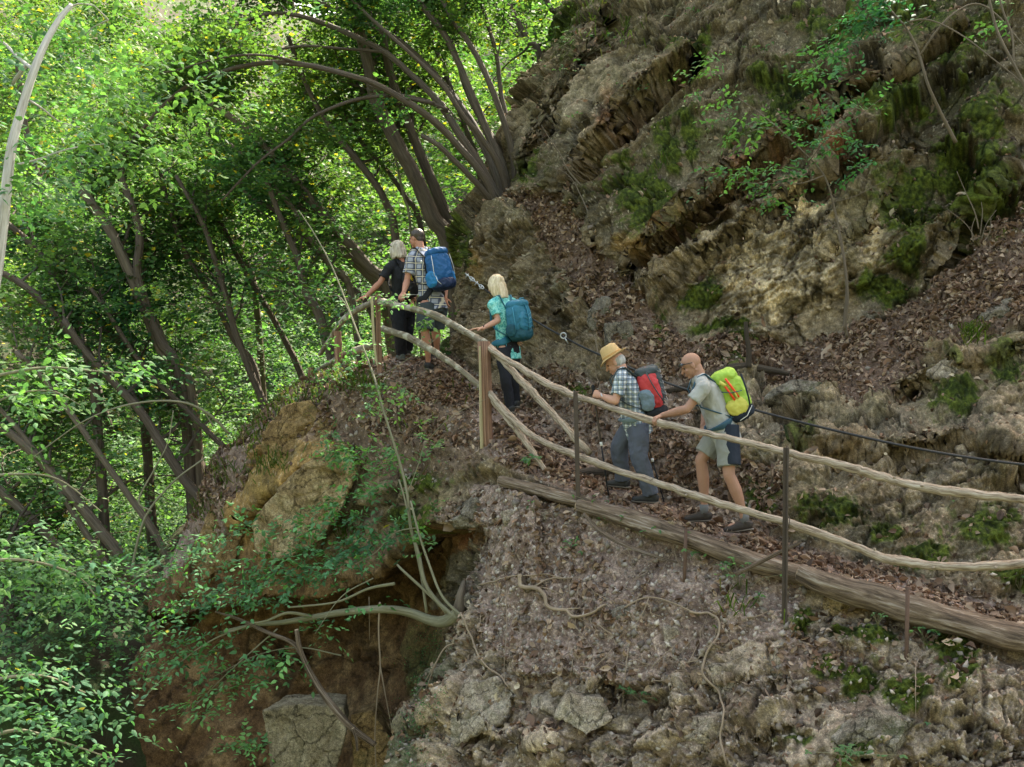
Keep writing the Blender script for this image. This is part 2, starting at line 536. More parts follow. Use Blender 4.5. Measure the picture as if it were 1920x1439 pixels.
def dense_axis(A, counts):
    """Catmull-Rom along axis 0 with the given subdivisions"""
    P = np.concatenate([2 * A[:1] - A[1:2], A, 2 * A[-1:] - A[-2:-1]])
    out = []
    for i, n in enumerate(counts):
        a, b, c, d = P[i], P[i + 1], P[i + 2], P[i + 3]
        t = (np.arange(n) / n).reshape(-1, *([1] * (A.ndim - 1)))
        m1, m2 = (c - a) * .4, (d - b) * .4
        out.append((2 * t**3 - 3 * t**2 + 1) * b + (t**3 - 2 * t**2 + t) * m1 + (-2 * t**3 + 3 * t**2) * c + (t**3 - t**2) * m2)
    out.append(P[-2][None])
    return np.concatenate(out)


D1 = dense_axis(G3, NV)                                   # (nv, 13, 3)
D = dense_axis(D1.transpose(1, 0, 2), NU).transpose(1, 0, 2)   # (nv, nu, 3)
nv, nu = D.shape[:2]
rowv = np.concatenate([i + np.arange(n) / n for i, n in enumerate(NV)] + [[len(NV)]])
colu = np.concatenate([i + np.arange(n) / n for i, n in enumerate(NU)] + [[len(NU)]])
VV, UU = np.meshgrid(rowv, colu, indexing='ij')
VV, UU = VV.ravel(), UU.ravel()


def grid_normals(D):
    du = np.gradient(D, axis=1); dv = np.gradient(D, axis=0)
    n = np.cross(du, dv)
    n /= np.linalg.norm(n, axis=2)[..., None] + 1e-12
    return n


Nn = grid_normals(D)
Nn = Nn.reshape(-1, 3)
P0 = D.reshape(-1, 3)
if (Nn[:, 1] > 0).mean() > .5: Nn = -Nn
Xp = 960 + P0[:, 0] / P0[:, 1] * F
Yp = 720 - P0[:, 2] / P0[:, 1] * F


def in_poly(x, y, poly):
    r = np.zeros(len(x), dtype=bool)
    n = len(poly)
    for i in range(n):
        x1, y1 = poly[i]; x2, y2 = poly[(i + 1) % n]
        if y1 == y2: continue
        c = ((y1 > y) != (y2 > y)) & (x < (x2 - x1) * (y - y1) / (y2 - y1) + x1)
        r ^= c
    return r


nlow = fbm(P0 * 1.6, 3)
nmid = fbm(P0 * 5.0 + 40, 4)
nfine = fbm(P0 * 22.0 + 7, 3)
nmask = nlow * .5 + nmid * .6 + nfine * .25
front = (UU < 11) & (UU > -1)


def blobs(lst, soft=.5, edge=1.0):
    w = np.zeros(len(P0))
    for cx, cy, rx, ry in lst:
        d = np.sqrt(((Xp - cx) / rx) ** 2 + ((Yp - cy) / ry) ** 2) - nmask * edge
        w = np.maximum(w, 1 - sstep(d, 1 - soft, 1 + soft * .2))
    return w


def polyw(poly, wob=38):
    return in_poly(Xp + nmid * wob + nfine * wob * .5, Yp + nlow * wob * .6 + nfine * wob * .4, poly).astype(float)


path_w = sstep(VV, 4.95, 5.1) * (1 - sstep(VV, 6.9, 7.1)) * (UU < 11)
soilA = polyw([(870, 1060), (900, 900), (1090, 950), (1290, 1010), (1500, 1080), (1510, 1190), (1380, 1210), (1200, 1280), (1010, 1280), (900, 1200)])
debris = polyw([(2100, 330), (2100, 560), (1850, 620), (1700, 700), (1620, 760), (1450, 740), (1380, 700), (1290, 720), (1230, 680), (1190, 720), (1120, 620), (1050, 500), (990, 420), (950, 370), (1060, 360), (1130, 470), (1200, 560), (1290, 640), (1480, 650), (1620, 610), (1760, 530), (1850, 430)])
mound = polyw([(560, 690), (880, 690), (900, 860), (800, 930), (700, 870), (640, 820), (540, 760)])
mound2 = polyw([(380, 860), (470, 800), (490, 900), (430, 1000), (340, 1080), (300, 1060)])
lowsoil = polyw([(1480, 1190), (1620, 1240), (1560, 1300), (1450, 1260)], 50)
behind_cliff = polyw([(1150, 720), (1290, 700), (1300, 850), (1480, 900), (1470, 1010), (1300, 960), (1130, 880), (1010, 790), (960, 700), (1040, 690)], 30)
soil = np.maximum.reduce([path_w, soilA, debris, mound, mound2, lowsoil, behind_cliff * .8])
moss = blobs([(1292, 255, 26, 60), (1255, 270, 30, 55), (1700, 390, 75, 110), (1830, 330, 90, 150), (1660, 540, 80, 40), (1700, 480, 60, 60), (1660, 200, 110, 50), (1760, 60, 120, 70),
              (1490, 180, 90, 60), (1400, 240, 80, 40), (1330, 540, 30, 45), (1300, 560, 45, 30), (1240, 380, 70, 80), (1180, 330, 60, 60), (1800, 750, 70, 50), (1890, 690, 40, 50),
              (1590, 960, 80, 45), (1830, 980, 110, 55), (1740, 1040, 60, 30), (1650, 1000, 50, 30), (1420, 945, 50, 40), (1500, 1160, 32, 36), (1795, 1250, 45, 65), (1780, 1200, 60, 30), (1620, 1280, 50, 40),
              (1640, 1190, 80, 26), (1700, 1310, 60, 40), (1620, 1390, 70, 40), (1560, 1260, 40, 30), (1085, 735, 30, 25), (870, 470, 18, 50), (1355, 660, 45, 35), (810, 960, 40, 30), (690, 720, 60, 22), (1375, 660, 40, 40), (1500, 830, 40, 20), (800, 900, 90, 25),
              (640, 710, 60, 18), (1050, 60, 40, 60), (1000, 330, 50, 40), (1580, 60, 90, 50), (1290, 100, 60, 50), (1340, 610, 70, 16), (1490, 1390, 60, 20), (1920, 1090, 60, 30), (1240, 610, 20, 50)], .6, 1.5)
pale = blobs([(1400, 560, 100, 70), (1490, 430, 130, 100), (1330, 470, 70, 60), (1440, 500, 160, 120), (1640, 470, 60, 70)], .8, 1.3) * (1 - debris)
pale2 = blobs([(1450, 560, 26, 45), (1520, 380, 40, 28), (1320, 425, 26, 26), (1640, 430, 25, 45), (1470, 345, 40, 30), (1385, 530, 30, 22)], .8, .9)
ochre = np.maximum(polyw([(470, 900), (500, 790), (560, 740), (660, 800), (640, 900), (560, 1040), (460, 1040)], 22),
                   polyw([(350, 1080), (380, 950), (470, 860), (480, 1040)], 30) * .7)
ochre = np.maximum(ochre, blobs([(1170, 240, 16, 40), (1100, 300, 22, 22), (1200, 470, 40, 20), (1260, 400, 40, 16), (885, 500, 18, 50), (905, 560, 16, 40), (1510, 200, 20, 14), (1600, 1130, 40, 20), (1560, 855, 60, 16), (950, 240, 25, 40)], .7, .8) * .8)
redst = blobs([(1620, 170, 60, 26), (1520, 210, 40, 16), (1250, 430, 60, 12), (1370, 320, 60, 12), (1150, 230, 20, 60), (1440, 270, 60, 14), (1570, 300, 60, 16), (850, 1020, 45, 40)], .8, .7)
hollow = ((UU > 7.6) & (VV < 4.2)).astype(float) * sstep(UU, 7.5, 7.9) * (1 - sstep(VV, 3.9, 4.3))
greywall = polyw([(820, 1060), (880, 1010), (900, 1100), (860, 1150), (800, 1140)], 20)
greenhol = blobs([(800, 1270, 60, 120), (770, 1400, 50, 80)], .7, .8)
boulderish = polyw([(790, 1400), (830, 1320), (900, 1270), (960, 1300), (960, 1380), (880, 1439), (800, 1439)], 14)

# ---- relief
ldisp = np.zeros(len(P0)); under = np.zeros(len(P0)); steepw = np.zeros(len(P0))
LEDGES = [([(1130, 40), (1080, 150), (1010, 240), (990, 300)], .14, 50, 20), ([(1900, 300), (1820, 400), (1760, 500)], .12, 50, 20), ([(1720, 280), (1640, 400), (1560, 470)], .07, 40, 16),
          ([(1290, 112), (1240, 160), (1200, 190), (1135, 265), (1098, 325), (1085, 345)], .34, 80, 26),
          ([(1800, 60), (1700, 140), (1560, 205), (1470, 262), (1400, 312), (1330, 365), (1250, 430), (1190, 500)], .26, 70, 22),
          ([(1640, 300), (1540, 320), (1440, 385), (1330, 450)], .09, 40, 20),
          ([(880, 990), (830, 1000), (760, 1050), (640, 1080), (520, 1080), (420, 1110), (320, 1160)], .42, 90, 90),
          ([(1990, 1262), (1820, 1200), (1700, 1160), (1560, 1110), (1480, 1085)], .0, 30, 26),
          ([(640, 850), (580, 880), (520, 930), (480, 975)], .2, 60, 22),
          ([(510, 760), (490, 830), (480, 880)], .12, 50, 26),
          ([(480, 1330), (560, 1325), (650, 1330)], -.01, 20, 20),
          ([(1640, 1440), (1560, 1380), (1450, 1360), (1330, 1400)], .08, 40, 16),
          ([(800, 1370), (880, 1360), (960, 1400), (1050, 1400)], .12, 50, 20),
          ([(1000, 1270), (1080, 1262), (1120, 1290)], .08, 30, 14),
          ([(1480, 1290), (1400, 1270), (1300, 1290)], .06, 26, 14),
          ([(1920, 870), (1800, 820), (1650, 850), (1500, 830)], .14, 60, 30),
          ([(1960, 640), (1820, 690), (1700, 720)], .10, 40, 20),
          ([(1440, 690), (1380, 690), (1340, 720)], .12, 30, 22),
          ([(1120, 470), (1110, 560), (1150, 640)], .10, 40, 20)]
for poly, amp, wa, wb in LEDGES:
    best = np.full(len(P0), 1e9); sg = np.zeros(len(P0)); endf = np.ones(len(P0))
    n = len(poly) - 1
    for i in range(n):
        (x1, y1), (x2, y2) = poly[i], poly[i + 1]
        dx, dy = x2 - x1, y2 - y1
        L = math.hypot(dx, dy)
        X = Xp + nlow * 16 + nmid * 4; Y = Yp + nlow * 16 + nmid * 4
        t = ((X - x1) * dx + (Y - y1) * dy) / L / L
        tc = np.clip(t, 0, 1)
        ex, ey = X - x1 - dx * tc, Y - y1 - dy * tc
        d = np.sqrt(ex * ex + ey * ey)
        s = -(dx * (Y - y1) - dy * (X - x1)) / L
        if abs(dx) < 30 and False: s = s
        s = s if dx > 0 else -s
        over = np.where(i == 0, np.maximum(-t * L, 0), 0) + np.where(i == n - 1, np.maximum((t - 1) * L, 0), 0)
        m = d < best
        best = np.where(m, d, best); sg = np.where(m, np.sign(s) * d, sg); endf = np.where(m, np.exp(-(over / 25) ** 2), endf)
    up = sstep(sg + nfine * 6, -8, 5)
    if amp > .2: under = np.maximum(under, endf * (1 - up) * np.exp(-np.abs(sg + 12) / 16))
    if amp > .1: ldisp -= (amp * .8 + .06) * endf * np.exp(-((sg + 7) / 5.5) ** 2) * front * (1 - path_w)
    steepw = np.maximum(steepw, endf * np.exp(-(sg / 15) ** 2) * min(1, amp * 5))
    ldisp += amp * endf * (up * np.exp(-np.maximum(sg, 0) / wa) - .55 * (1 - up) * np.exp(np.minimum(sg, 0) / wb)) * front * (1 - path_w)
P0b = P0
P0 = P0 + Nn * ldisp[:, None]
_N2 = grid_normals(P0.reshape(nv, nu, 3)).reshape(-1, 3)
if (_N2[:, 1] > 0).mean() > .5: _N2 = -_N2
Nn = _N2
nfine = fbm(P0 * 22.0 + 7, 3)
strat = np.stack([P0[:, 0] * .80 + P0[:, 2] * .60, P0[:, 1], (P0[:, 2] * .80 - P0[:, 0] * .60) * 2.6], 1)   # beds dip from upper right to lower left
F1, F2, facet = cells(P0 * np.array([1.5, 1.5, 1.9]) + .35 * np.stack([nlow, nmid, nlow], 1), 0, .5, .8)
crack = 1 - sstep(F2 - F1, 0.0, .10)
f1, f2, facet2 = cells(P0 * np.array([5.5, 5.5, 6.5]) + .3 * np.stack([nmid, nfine, nlow], 1), 5)
crack2 = 1 - sstep(f2 - f1, 0.0, .12)
s1 = fbm(strat * 1.1 + 3, 5, .55, ridged=True)
s2 = fbm(strat * 4.5 + 9, 4, .6, ridged=True)
warp = .22 * np.stack([nmid, nlow, nmid], 1) + .05 * nfine[:, None]
A1, A2, facA = cells(strat * np.array([.62, .85, .50]) + warp, 11)
crA = 1 - sstep(A2 - A1, 0.0, .07)
B1_, B2_, facB = cells(strat * np.array([1.7, 2.2, 1.25]) + warp * 1.6 + 5, 12, .8, .9)
crB = 1 - sstep(B2_ - B1_, 0.0, .06)
rough = np.clip(.5 + fbm(P0 * .9 + 60, 3) * 1.6, 0, 1)
rock = facA * .22 + facB * .13 + facet2 * .035 * rough + s1 * .08 + s2 * (.02 + .05 * rough) + nfine * .02 - crA * .05 - crB * .035 * rough + nlow * .15
u_w = sstep(VV, 9.8, 11) * (1 - .85 * np.clip(pale, 0, 1))
big = facA * .44 + facB * .13 * (.3 + rough) + s1 * .03 + s2 * (.008 + .025 * rough) + nfine * .009 + nmid * .010 - crA * .08 - crB * .04 + nlow * .10
rock = rock + np.clip(pale, 0, 1) * (s2 * .07 + facet2 * .03)
rock = rock * (1 - u_w) + big * u_w
lr_w = sstep(Yp, 1180, 1300) * (UU < 7.6)
S1, S2, hS = cells(P0 * np.array([2.7, 2.7, 3.4]) + .35 * np.stack([nmid, nlow, nmid], 1) + 3, 21, 1.0, 0.0, .0001)
S3, S4, hT = cells(P0 * np.array([6.5, 6.5, 8.0]) + .25 * np.stack([nmid, nfine, nmid], 1) + 9, 22, 1.0, 0.0, .0001)
stw = sstep(Yp + nmid * 90 + nlow * 60, 1130, 1250) * (UU < 7.4) * (VV < 4.4)
stw = np.maximum(stw, ((VV > 7.3) & (VV < 9.9) & (UU < 5)).astype(float) * .35 * (1 - debris))
stA = sstep(S2 - S1, .05, .16) * (hS > -.22); stB = sstep(S4 - S3, .06, .18) * (hT > .05) * (1 - stA)
rock = rock + stw * (stA * (.05 + .06 * hS) * (.6 + .4 * sstep(S2 - S1, .1, .5)) + facB * .05 + stB * .035 - (1 - stA) * .02)
edge_band = sstep(VV, 2.9, 3.6) * (1 - sstep(VV, 4.85, 5.0)) * (UU < 5.6)
rock = rock * (1 - edge_band * .6)
soild = nlow * .10 + nmid * .05 + nfine * .028 + np.maximum(facet2, 0) * .02
pathd = nmid * .02 + nfine * .012
smoothd = nlow * .16 + nmid * .02 + facA * .20 + facB * .04 - crA * .04 + nfine * .006
g1 = nmid * .03 + gnoise(P0 * 55) * .012
w_s = np.clip(soil, 0, 1)
disp = rock * (1 - w_s) + soild * w_s
w_h = np.clip(np.maximum(hollow * .9, polyw([(470, 900), (500, 790), (560, 740), (640, 800), (640, 900), (560, 1040), (460, 1040)], 10) * .7), 0, 1)
disp = disp * (1 - w_h) + smoothd * w_h
disp = disp * (1 - path_w) + pathd * path_w
nearpath = np.exp(-np.abs(VV - 6.0) ** 2 / .9) * (1 - path_w) * .6
disp = disp * (1 - nearpath) + soild * .4 * nearpath
disp += moss * (.025 + np.maximum(gnoise(P0 * 30), -.2) * .02)
disp *= 1 - .3 * steepw
disp -= edge_band * .13
damp = np.where(UU > 9.2, np.clip((12 - UU) / 2.8, .2, 1), 1.0)
disp *= damp

PT = P0 + Nn * disp[:, None]
# trodden ground under each boot
foot_w = np.zeros(len(P0))
for fx, fy, fY in [(1396, 977, 10.22), (1320, 961, 10.50), (1221, 928, 10.93), (1168, 900, 11.24), (957, 762, 13.12), (967, 752, 13.4), (803, 682, 13.95), (819, 660, 14.32), (753, 664, 14.45), (764, 655, 14.75)]:
    a_ = at(fx, fy, fY); zt = a_.z - .112
    d_ = np.hypot(PT[:, 0] - a_.x + .05, PT[:, 1] - a_.y)
    foot_w = np.maximum(foot_w, 1 - sstep(np.hypot(PT[:, 0] - a_.x + .09, PT[:, 1] - a_.y + .02), .10, .22))
    m_ = (d_ < .5) & (np.abs(PT[:, 2] - zt) < .40) & (path_w > .3)
    PT[m_, 2] += (zt - PT[m_, 2]) * np.exp(-(np.maximum(d_[m_] - .10, 0) / .16) ** 2)
T = PT.reshape(nv, nu, 3)
TN = grid_normals(T).reshape(-1, 3)
if (TN[:, 1] > 0).mean() > .5: TN = -TN

# ---- surface colour by zone, darker towards the cliff top and along cracks
def mixc(a, b, w): return a * (1 - w[:, None]) + np.array(b) * w[:, None]
tone = np.clip(.5 + s2 * .5 + nmid * .5, 0, 1)
col = mixc(np.tile(np.array([.13, .105, .074]), (len(P0), 1)), [.25, .215, .16], tone)
col = mixc(col, [.13, .10, .055], sstep(nlow, .0, .4) * .6)
col = mixc(col, [.085, .088, .082], sstep(fbm(P0 * 2.3 + 77, 3), .05, .35) * .6)
lowrock = sstep(Yp, 1000, 1200) * (UU < 7.6)
col = mixc(col, [.28, .24, .19], lowrock * (.45 + .4 * tone))
sm_ = mixc(np.tile(np.array([.15, .115, .09]), (len(P0), 1)), [.285, .245, .195], stA * .9)
sm_ = sm_ * (1 + stA * hS * .5)[:, None]
sm_ = mixc(sm_, [.33, .285, .235], stB * .6)
col = col * (1 - stw * .75)[:, None] + sm_ * (stw * .75)[:, None]
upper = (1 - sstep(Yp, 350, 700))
col = mixc(col, [.075, .066, .048], upper * .6)  # weaker light on the upper cliff painted into its colour
col = mixc(col, [.44, .385, .30], pale * np.clip(.15 + .75 * sstep(nfine + nmid, -.25, .35), 0, 1))
col = mixc(col, [.66, .56, .40], pale2 * .85)
col = mixc(col, [.26, .17, .06], ochre * (.75 + .25 * nmid))
col = mixc(col, [.16, .065, .03], redst * .8)
hc = mixc(np.tile(np.array([.10, .062, .032]), (len(P0), 1)), [.19, .135, .075], sstep(nlow + nmid * .5 + s1 * .4, -.2, .5))
col = col * (1 - hollow[:, None]) + hc * hollow[:, None]
col = mixc(col, [.12, .115, .10], greywall * .8)
col = mixc(col, [.03, .055, .02], greenhol * .7)
col = mixc(col, [.31, .26, .19], boulderish * .7 * (1 - w_s))
sc_ = mixc(np.tile(np.array([.145, .108, .09]), (len(P0), 1)), [.24, .195, .172], sstep(nmid * .8 + nfine * .8, -.3, .5))
sc_ = mixc(sc_, [.095, .062, .042], debris * .7)
sc_ = mixc(sc_, [.33, .28, .24], sstep(gnoise(P0 * 31 + 5), .25, .5) * (.25 + .5 * soilA))
sc_ = mixc(sc_, [.10, .075, .045], mound * .6)
col = col * (1 - w_s[:, None]) + sc_ * w_s[:, None]
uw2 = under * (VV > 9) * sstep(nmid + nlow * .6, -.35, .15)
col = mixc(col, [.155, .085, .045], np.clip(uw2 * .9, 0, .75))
slab = blobs([(1190, 150, 90, 50), (1080, 210, 70, 60), (1260, 300, 60, 90), (1120, 300, 30, 40), (1000, 240, 40, 60), (1020, 430, 60, 60), (1135, 590, 30, 50), (1160, 650, 30, 60)], .8, 1.0) * (1 - w_s)
col = mixc(col, [.24, .215, .17], slab * .6)
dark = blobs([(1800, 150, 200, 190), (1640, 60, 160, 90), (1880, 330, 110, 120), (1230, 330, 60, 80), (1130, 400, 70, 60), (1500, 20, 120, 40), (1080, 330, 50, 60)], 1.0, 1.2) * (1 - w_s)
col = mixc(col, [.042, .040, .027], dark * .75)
fine1 = gnoise(P0 * 34 + 11); fine2 = gnoise(P0 * 75 + 3)
lich = sstep(fbm(P0 * 34 + 3, 2), .30, .42) * (1 - w_s) * (1 - hollow)
col = mixc(col, [.40, .38, .33], lich * .5)
col = mixc(col, [.135, .098, .062], np.clip(steepw * (1 - w_s) * (VV > 8), 0, 1) * .2)
col = col * np.clip(1 + fine1 * .2 + nmid * .45, .25, 2.2)[:, None]
stp = np.clip(steepw * (1 - w_s) * (VV > 8), 0, 1)
col = mixc(col, [.135, .098, .062], stp * .2)
moss = moss * (1 - .6 * stp)
mossy = np.clip(moss * (1.15 - .5 * path_w), 0, 1)
film = sstep(fbm(P0 * 1.9 + 31, 4), .02, .35) * (.34 - .15 * lowrock) * (1 - w_s) * (1 - hollow) * (1 - pale)
mc = mixc(np.tile(np.array([.022, .036, .008]), (len(P0), 1)), [.075, .105, .018], sstep(gnoise(P0 * 28) + nmid, -.5, .6))
col = col * (1 - film[:, None]) + mixc(mc, [.06, .065, .03], np.full(len(P0), .6)) * film[:, None]
mossy *= sstep(nfine * 1.2 + nmid * .5 + mossy, .2, .5)
col = col * (1 - mossy[:, None]) + mc * mossy[:, None]
col = col * (1 - .6 * (np.maximum(crA, crB * .7) * (1 - w_s))[:, None])  # colour darker along the rock cracks

M_rock = col_mat('rock face', rocky=True)
ii = (np.arange(nv - 1)[:, None] * nu + np.arange(nu - 1)[None]).ravel()
tf = np.stack([ii, ii + 1, ii + nu + 1, ii + nu], 1)
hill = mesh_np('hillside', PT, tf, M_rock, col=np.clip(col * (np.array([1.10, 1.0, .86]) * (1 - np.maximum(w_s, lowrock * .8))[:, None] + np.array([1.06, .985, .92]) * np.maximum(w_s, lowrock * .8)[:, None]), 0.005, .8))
tag(hill, kind='structure')
_tx = 960 + PT[:, 0] / PT[:, 1] * F
_ty = 720 - PT[:, 2] / PT[:, 1] * F


def ground(px, py, r=4.0):
    """nearest visible surface point of the hillside at a pixel"""
    m = np.where((np.abs(_tx - px) < r) & (np.abs(_ty - py) < r))[0]
    if len(m) == 0:
        if r > 60: return at(px, py, 12)
        return ground(px, py, r * 2)
    k = m[np.argmin(PT[m, 1])]
    return Vector(PT[k])


def gnormal(px, py):
    m = np.where((np.abs(_tx - px) < 8) & (np.abs(_ty - py) < 8))[0]
    if len(m) == 0: return Vector((0, -1, .3)).normalized()
    y0 = PT[m, 1].min()
    m = m[PT[m, 1] < y0 + .3]
    v = Vector(TN[m].mean(0))
    return v.normalized()


def on(px, py, off=0.0):
    p = ground(px, py)
    return p + gnormal(px, py) * off

# ---- the ravine beyond the spur
xs = np.concatenate([np.linspace(-75, -32, 60)[:-1], np.linspace(-32, 8, 200), np.linspace(8, 40, 20)[1:]])
ys = np.concatenate([np.linspace(9, 45, 180), np.linspace(45, 130, 120)[1:]])
gx, gy = np.meshgrid(xs, ys)


def ravine_z(x, y):
    bank = 1.0 + 0.74 * (x + 1.2 + (y - 25) * .02) + .03 * (y - 25)
    bank = np.minimum(bank, 14 + .2 * (x - 10))
    axis_ = -15 - .10 * (y - 20)
    other = -7.5 + np.maximum(axis_ - x, -2) * .62
    z = np.maximum(bank, other)
    z = np.where(np.abs(bank - other) < 3, z + (3 - np.abs(bank - other)) ** 2 / 12, z)
    z = z + np.maximum(y - 42, 0) * .42 + np.maximum(y - 80, 0) * .3
    near = np.clip((19 - y) / 6, 0, 1) * np.clip((x + 6.5) / 2.5, 0, 1)
    return z - near * 7


gz = ravine_z(gx, gy)
rp = np.stack([gx.ravel(), gy.ravel(), gz.ravel()], 1)
rp[:, 2] += fbm(rp * .5, 4) * .5 + fbm(rp * 2.2, 2) * .12
a, b = gx.shape
ii = (np.arange(a - 1)[:, None] * b + np.arange(b - 1)[None]).ravel()
rf = np.stack([ii, ii + 1, ii + b + 1, ii + b], 1)
rn = fbm(rp * 1.1 + 5, 3)
rc = mixc(np.tile(np.array([.045, .036, .022]), (len(rp), 1)), [.03, .055, .014], sstep(rn, -.2, .25))
rav = mesh_np('ravine_ground', rp, rf, col_mat('ravine soil', bumps=((5, .6, .1),)), col=rc)
tag(rav, kind='structure')
# the land beneath everything, out to the horizon and behind the camera
bm_x = np.linspace(-600, 600, 41); bm_y = np.concatenate([np.linspace(-600, -100, 12), np.linspace(-80, 60, 20), np.linspace(100, 900, 20)])
bx, by = np.meshgrid(bm_x, bm_y)
bz = np.full_like(bx, -26.0) + np.maximum(np.hypot(bx, by - 60) - 130, 0) * .10
bz = np.maximum(bz, -26 + np.clip(-by - 10, 0, 70) * 1.0)  # unseen slope behind the camera, added to block low sky light
bp = np.stack([bx.ravel(), by.ravel(), bz.ravel()], 1)
a, b = bx.shape
ii = (np.arange(a - 1)[:, None] * b + np.arange(b - 1)[None]).ravel()
vf = mesh_np('valley_ground', bp, np.stack([ii, ii + 1, ii + b + 1, ii + b], 1), plain('valley soil', (.05, .06, .03), vscale=.05))
tag(vf, kind='structure')

# ================================================================== handrail, logs, stakes, cable
def Yr(px): return float(np.interp(px, [560, 590, 632, 705, 910, 1078, 1290, 1475, 1690, 1980], [16, 15.5, 14.6, 13.7, 12.45, 11.15, 10.1, 9.55, 9.15, 8.65]))


def rp3(pts, dy=0.0, n=7): return [at(p[0], p[1], Yr(p[0]) + dy) for p in spline(pts, n)]


M_rail = wood_mat('peeled grey rail', [(.32, (.07, .05, .035)), (.42, (.21, .16, .115)), (.54, (.34, .28, .215)), (.70, (.50, .44, .37))], gu=2.6, gv=7.5, bump=.8, dist=.012)
M_rail_a = wood_mat('bark rail', [(.28, (.07, .058, .042)), (.45, (.15, .125, .09)), (.62, (.23, .20, .145)), (.8, (.34, .31, .24))], gu=3.0, gv=4.0, bump=.6, dist=.012, spots=.8)
M_post = wood_mat('split chestnut post', [(.34, (.07, .036, .024)), (.46, (.20, .11, .072)), (.58, (.31, .185, .125)), (.74, (.46, .32, .23))], gu=6.0, gv=.9, bump=.9, dist=.02)
M_postp = wood_mat('pale split wood', [(.3, (.30, .25, .14)), (.7, (.50, .44, .28))], gu=4, gv=.8, bump=.5)
M_iron = plain('dark iron', (.075, .058, .048), rough=.65, bump=.4, bscale=90, var=.35, vscale=14, metal=.3)
M_rust = plain('rusty iron', (.10, .060, .042), rough=.8, bump=.5, bscale=120, var=.35, vscale=20)
M_log = wood_mat('weathered log', [(.34, (.035, .024, .017)), (.45, (.11, .078, .054)), (.56, (.21, .155, .11)), (.70, (.38, .33, .28))], gu=3.0, gv=3.2, bump=1.0, dist=.04)
M_logd = wood_mat('dark wet log', [(.3, (.03, .024, .018)), (.6, (.075, .058, .042)), (.8, (.15, .12, .09))], gu=4.2, gv=.8, bump=.9, dist=.03)
M_end = wood_mat('sawn log end', [(.3, (.28, .20, .13)), (.7, (.50, .38, .26))], gu=2, gv=20, bump=.3)
M_cable = plain('black cable', (.022, .022, .024), rough=.5, spec=.4)
M_steel = plain('galvanised steel', (.50, .52, .54), rough=.35, metal=.7, var=.1)

ph = at(700, 700, 13.7)
fence = empty('handrail_fence', ph, 'rustic pole handrail with timber and iron posts along the outer edge of the climbing path', 'fence')


def rail(pts, r, mat, label=None, dy=0.0, seed=1, taper=.85):
    P = rp3(pts, dy)
    m = len(P)
    rs = []
    rnd = random.Random(seed)
    for i in range(m):
        q = 1 - (1 - taper) * i / m
        k = 1 + .09 * sin(i * .37 + seed) + .03 * rnd.uniform(-1, 1)
        rs.append(r * q * k)
    P = [p + Vector((rnd.uniform(-1, 1), 0, rnd.uniform(-1, 1))) * .006 for p in P]
    mb = MB().tube(P, rs, n=16, rough=.07, seed=seed, groove=.05)
    for _ in range(3):                               # knots and cut twig stubs
        k = rnd.randrange(3, m - 3)
        d = Vector((rnd.uniform(-1, 1), -rnd.random(), rnd.uniform(-.3, 1))).normalized()
        mb.tube([P[k], P[k] + d * rs[k] * 1.25], [rs[k] * .5, rs[k] * .3], n=8, round_end=True)
    o = mb.build('rail', mat, fence)
    if label: o['label'] = label
    return o


railTopA = [(712, 567), (760, 577), (810, 590), (850, 610), (885, 630), (912, 646)]
railTopB = [(912, 652), (960, 681), (1040, 727), (1110, 753), (1200, 783), (1300, 808), (1400, 830), (1478, 850)]
railTopC = [(1470, 848), (1580, 874), (1640, 891), (1700, 908), (1800, 924), (1930, 938), (2060, 960)]
rail(railTopA, .046, M_rail_a, seed=2)
rail(railTopB, .036, M_rail, seed=3)
rail(railTopC, .038, M_rail, seed=4, taper=.98)
rail([(718, 617), (780, 640), (850, 684), (905, 728), (925, 746)], .041, M_rail_a, seed=5)
rail([(918, 738), (960, 785), (1010, 825), (1075, 852), (1150, 880), (1250, 912), (1350, 945), (1478, 981)], .036, M_rail, seed=6, taper=.95)
rail([(1470, 979), (1560, 1010), (1650, 1044), (1700, 1055), (1780, 1063), (1860, 1062), (1930, 1056), (2060, 1050)], .038, M_rail, seed=7, taper=1)
rail([(916, 652), (942, 676), (975, 712), (1010, 748), (1052, 792), (1105, 850)], .045, M_rail, label='thicker diagonal rail slanting down behind the top rail', dy=.14, seed=8, taper=.75)
rail([(924, 752), (955, 790), (985, 828), (1012, 868), (1040, 908), (1062, 942)], .036, M_rail, label='thin loose rail slanting down to the ground', dy=.05, seed=9, taper=.7)
rail([(703, 566), (668, 583), (638, 608), (622, 632), (600, 665)], .042, M_rail_a, seed=10, dy=.06, taper=.7)
rail([(705, 646), (680, 655), (655, 662), (628, 676), (590, 700)], .050, M_rail_a, seed=11, dy=.25, taper=.7)


def post(base, top, Y, r, name_label=None, mat=None, n=9, seed=1):
    b = at(base[0], base[1], Y); t = at(top[0], top[1], Y)
    b2 = b + (b - t).normalized() * .25
    rnd = random.Random(seed)
    m = 9
    pts = [b2.lerp(t, i / m) for i in range(m + 1)]
    mb = MB().tube(pts, [(r * rnd.uniform(.95, 1.06), r * .9 * rnd.uniform(.95, 1.06)) for _ in pts], n=n, rough=.10, seed=seed, groove=.10 if n > 12 else .03)
    o = mb.build('post', mat or M_post, fence, smooth=n > 12)
    if name_label: o['label'] = name_label
    return o


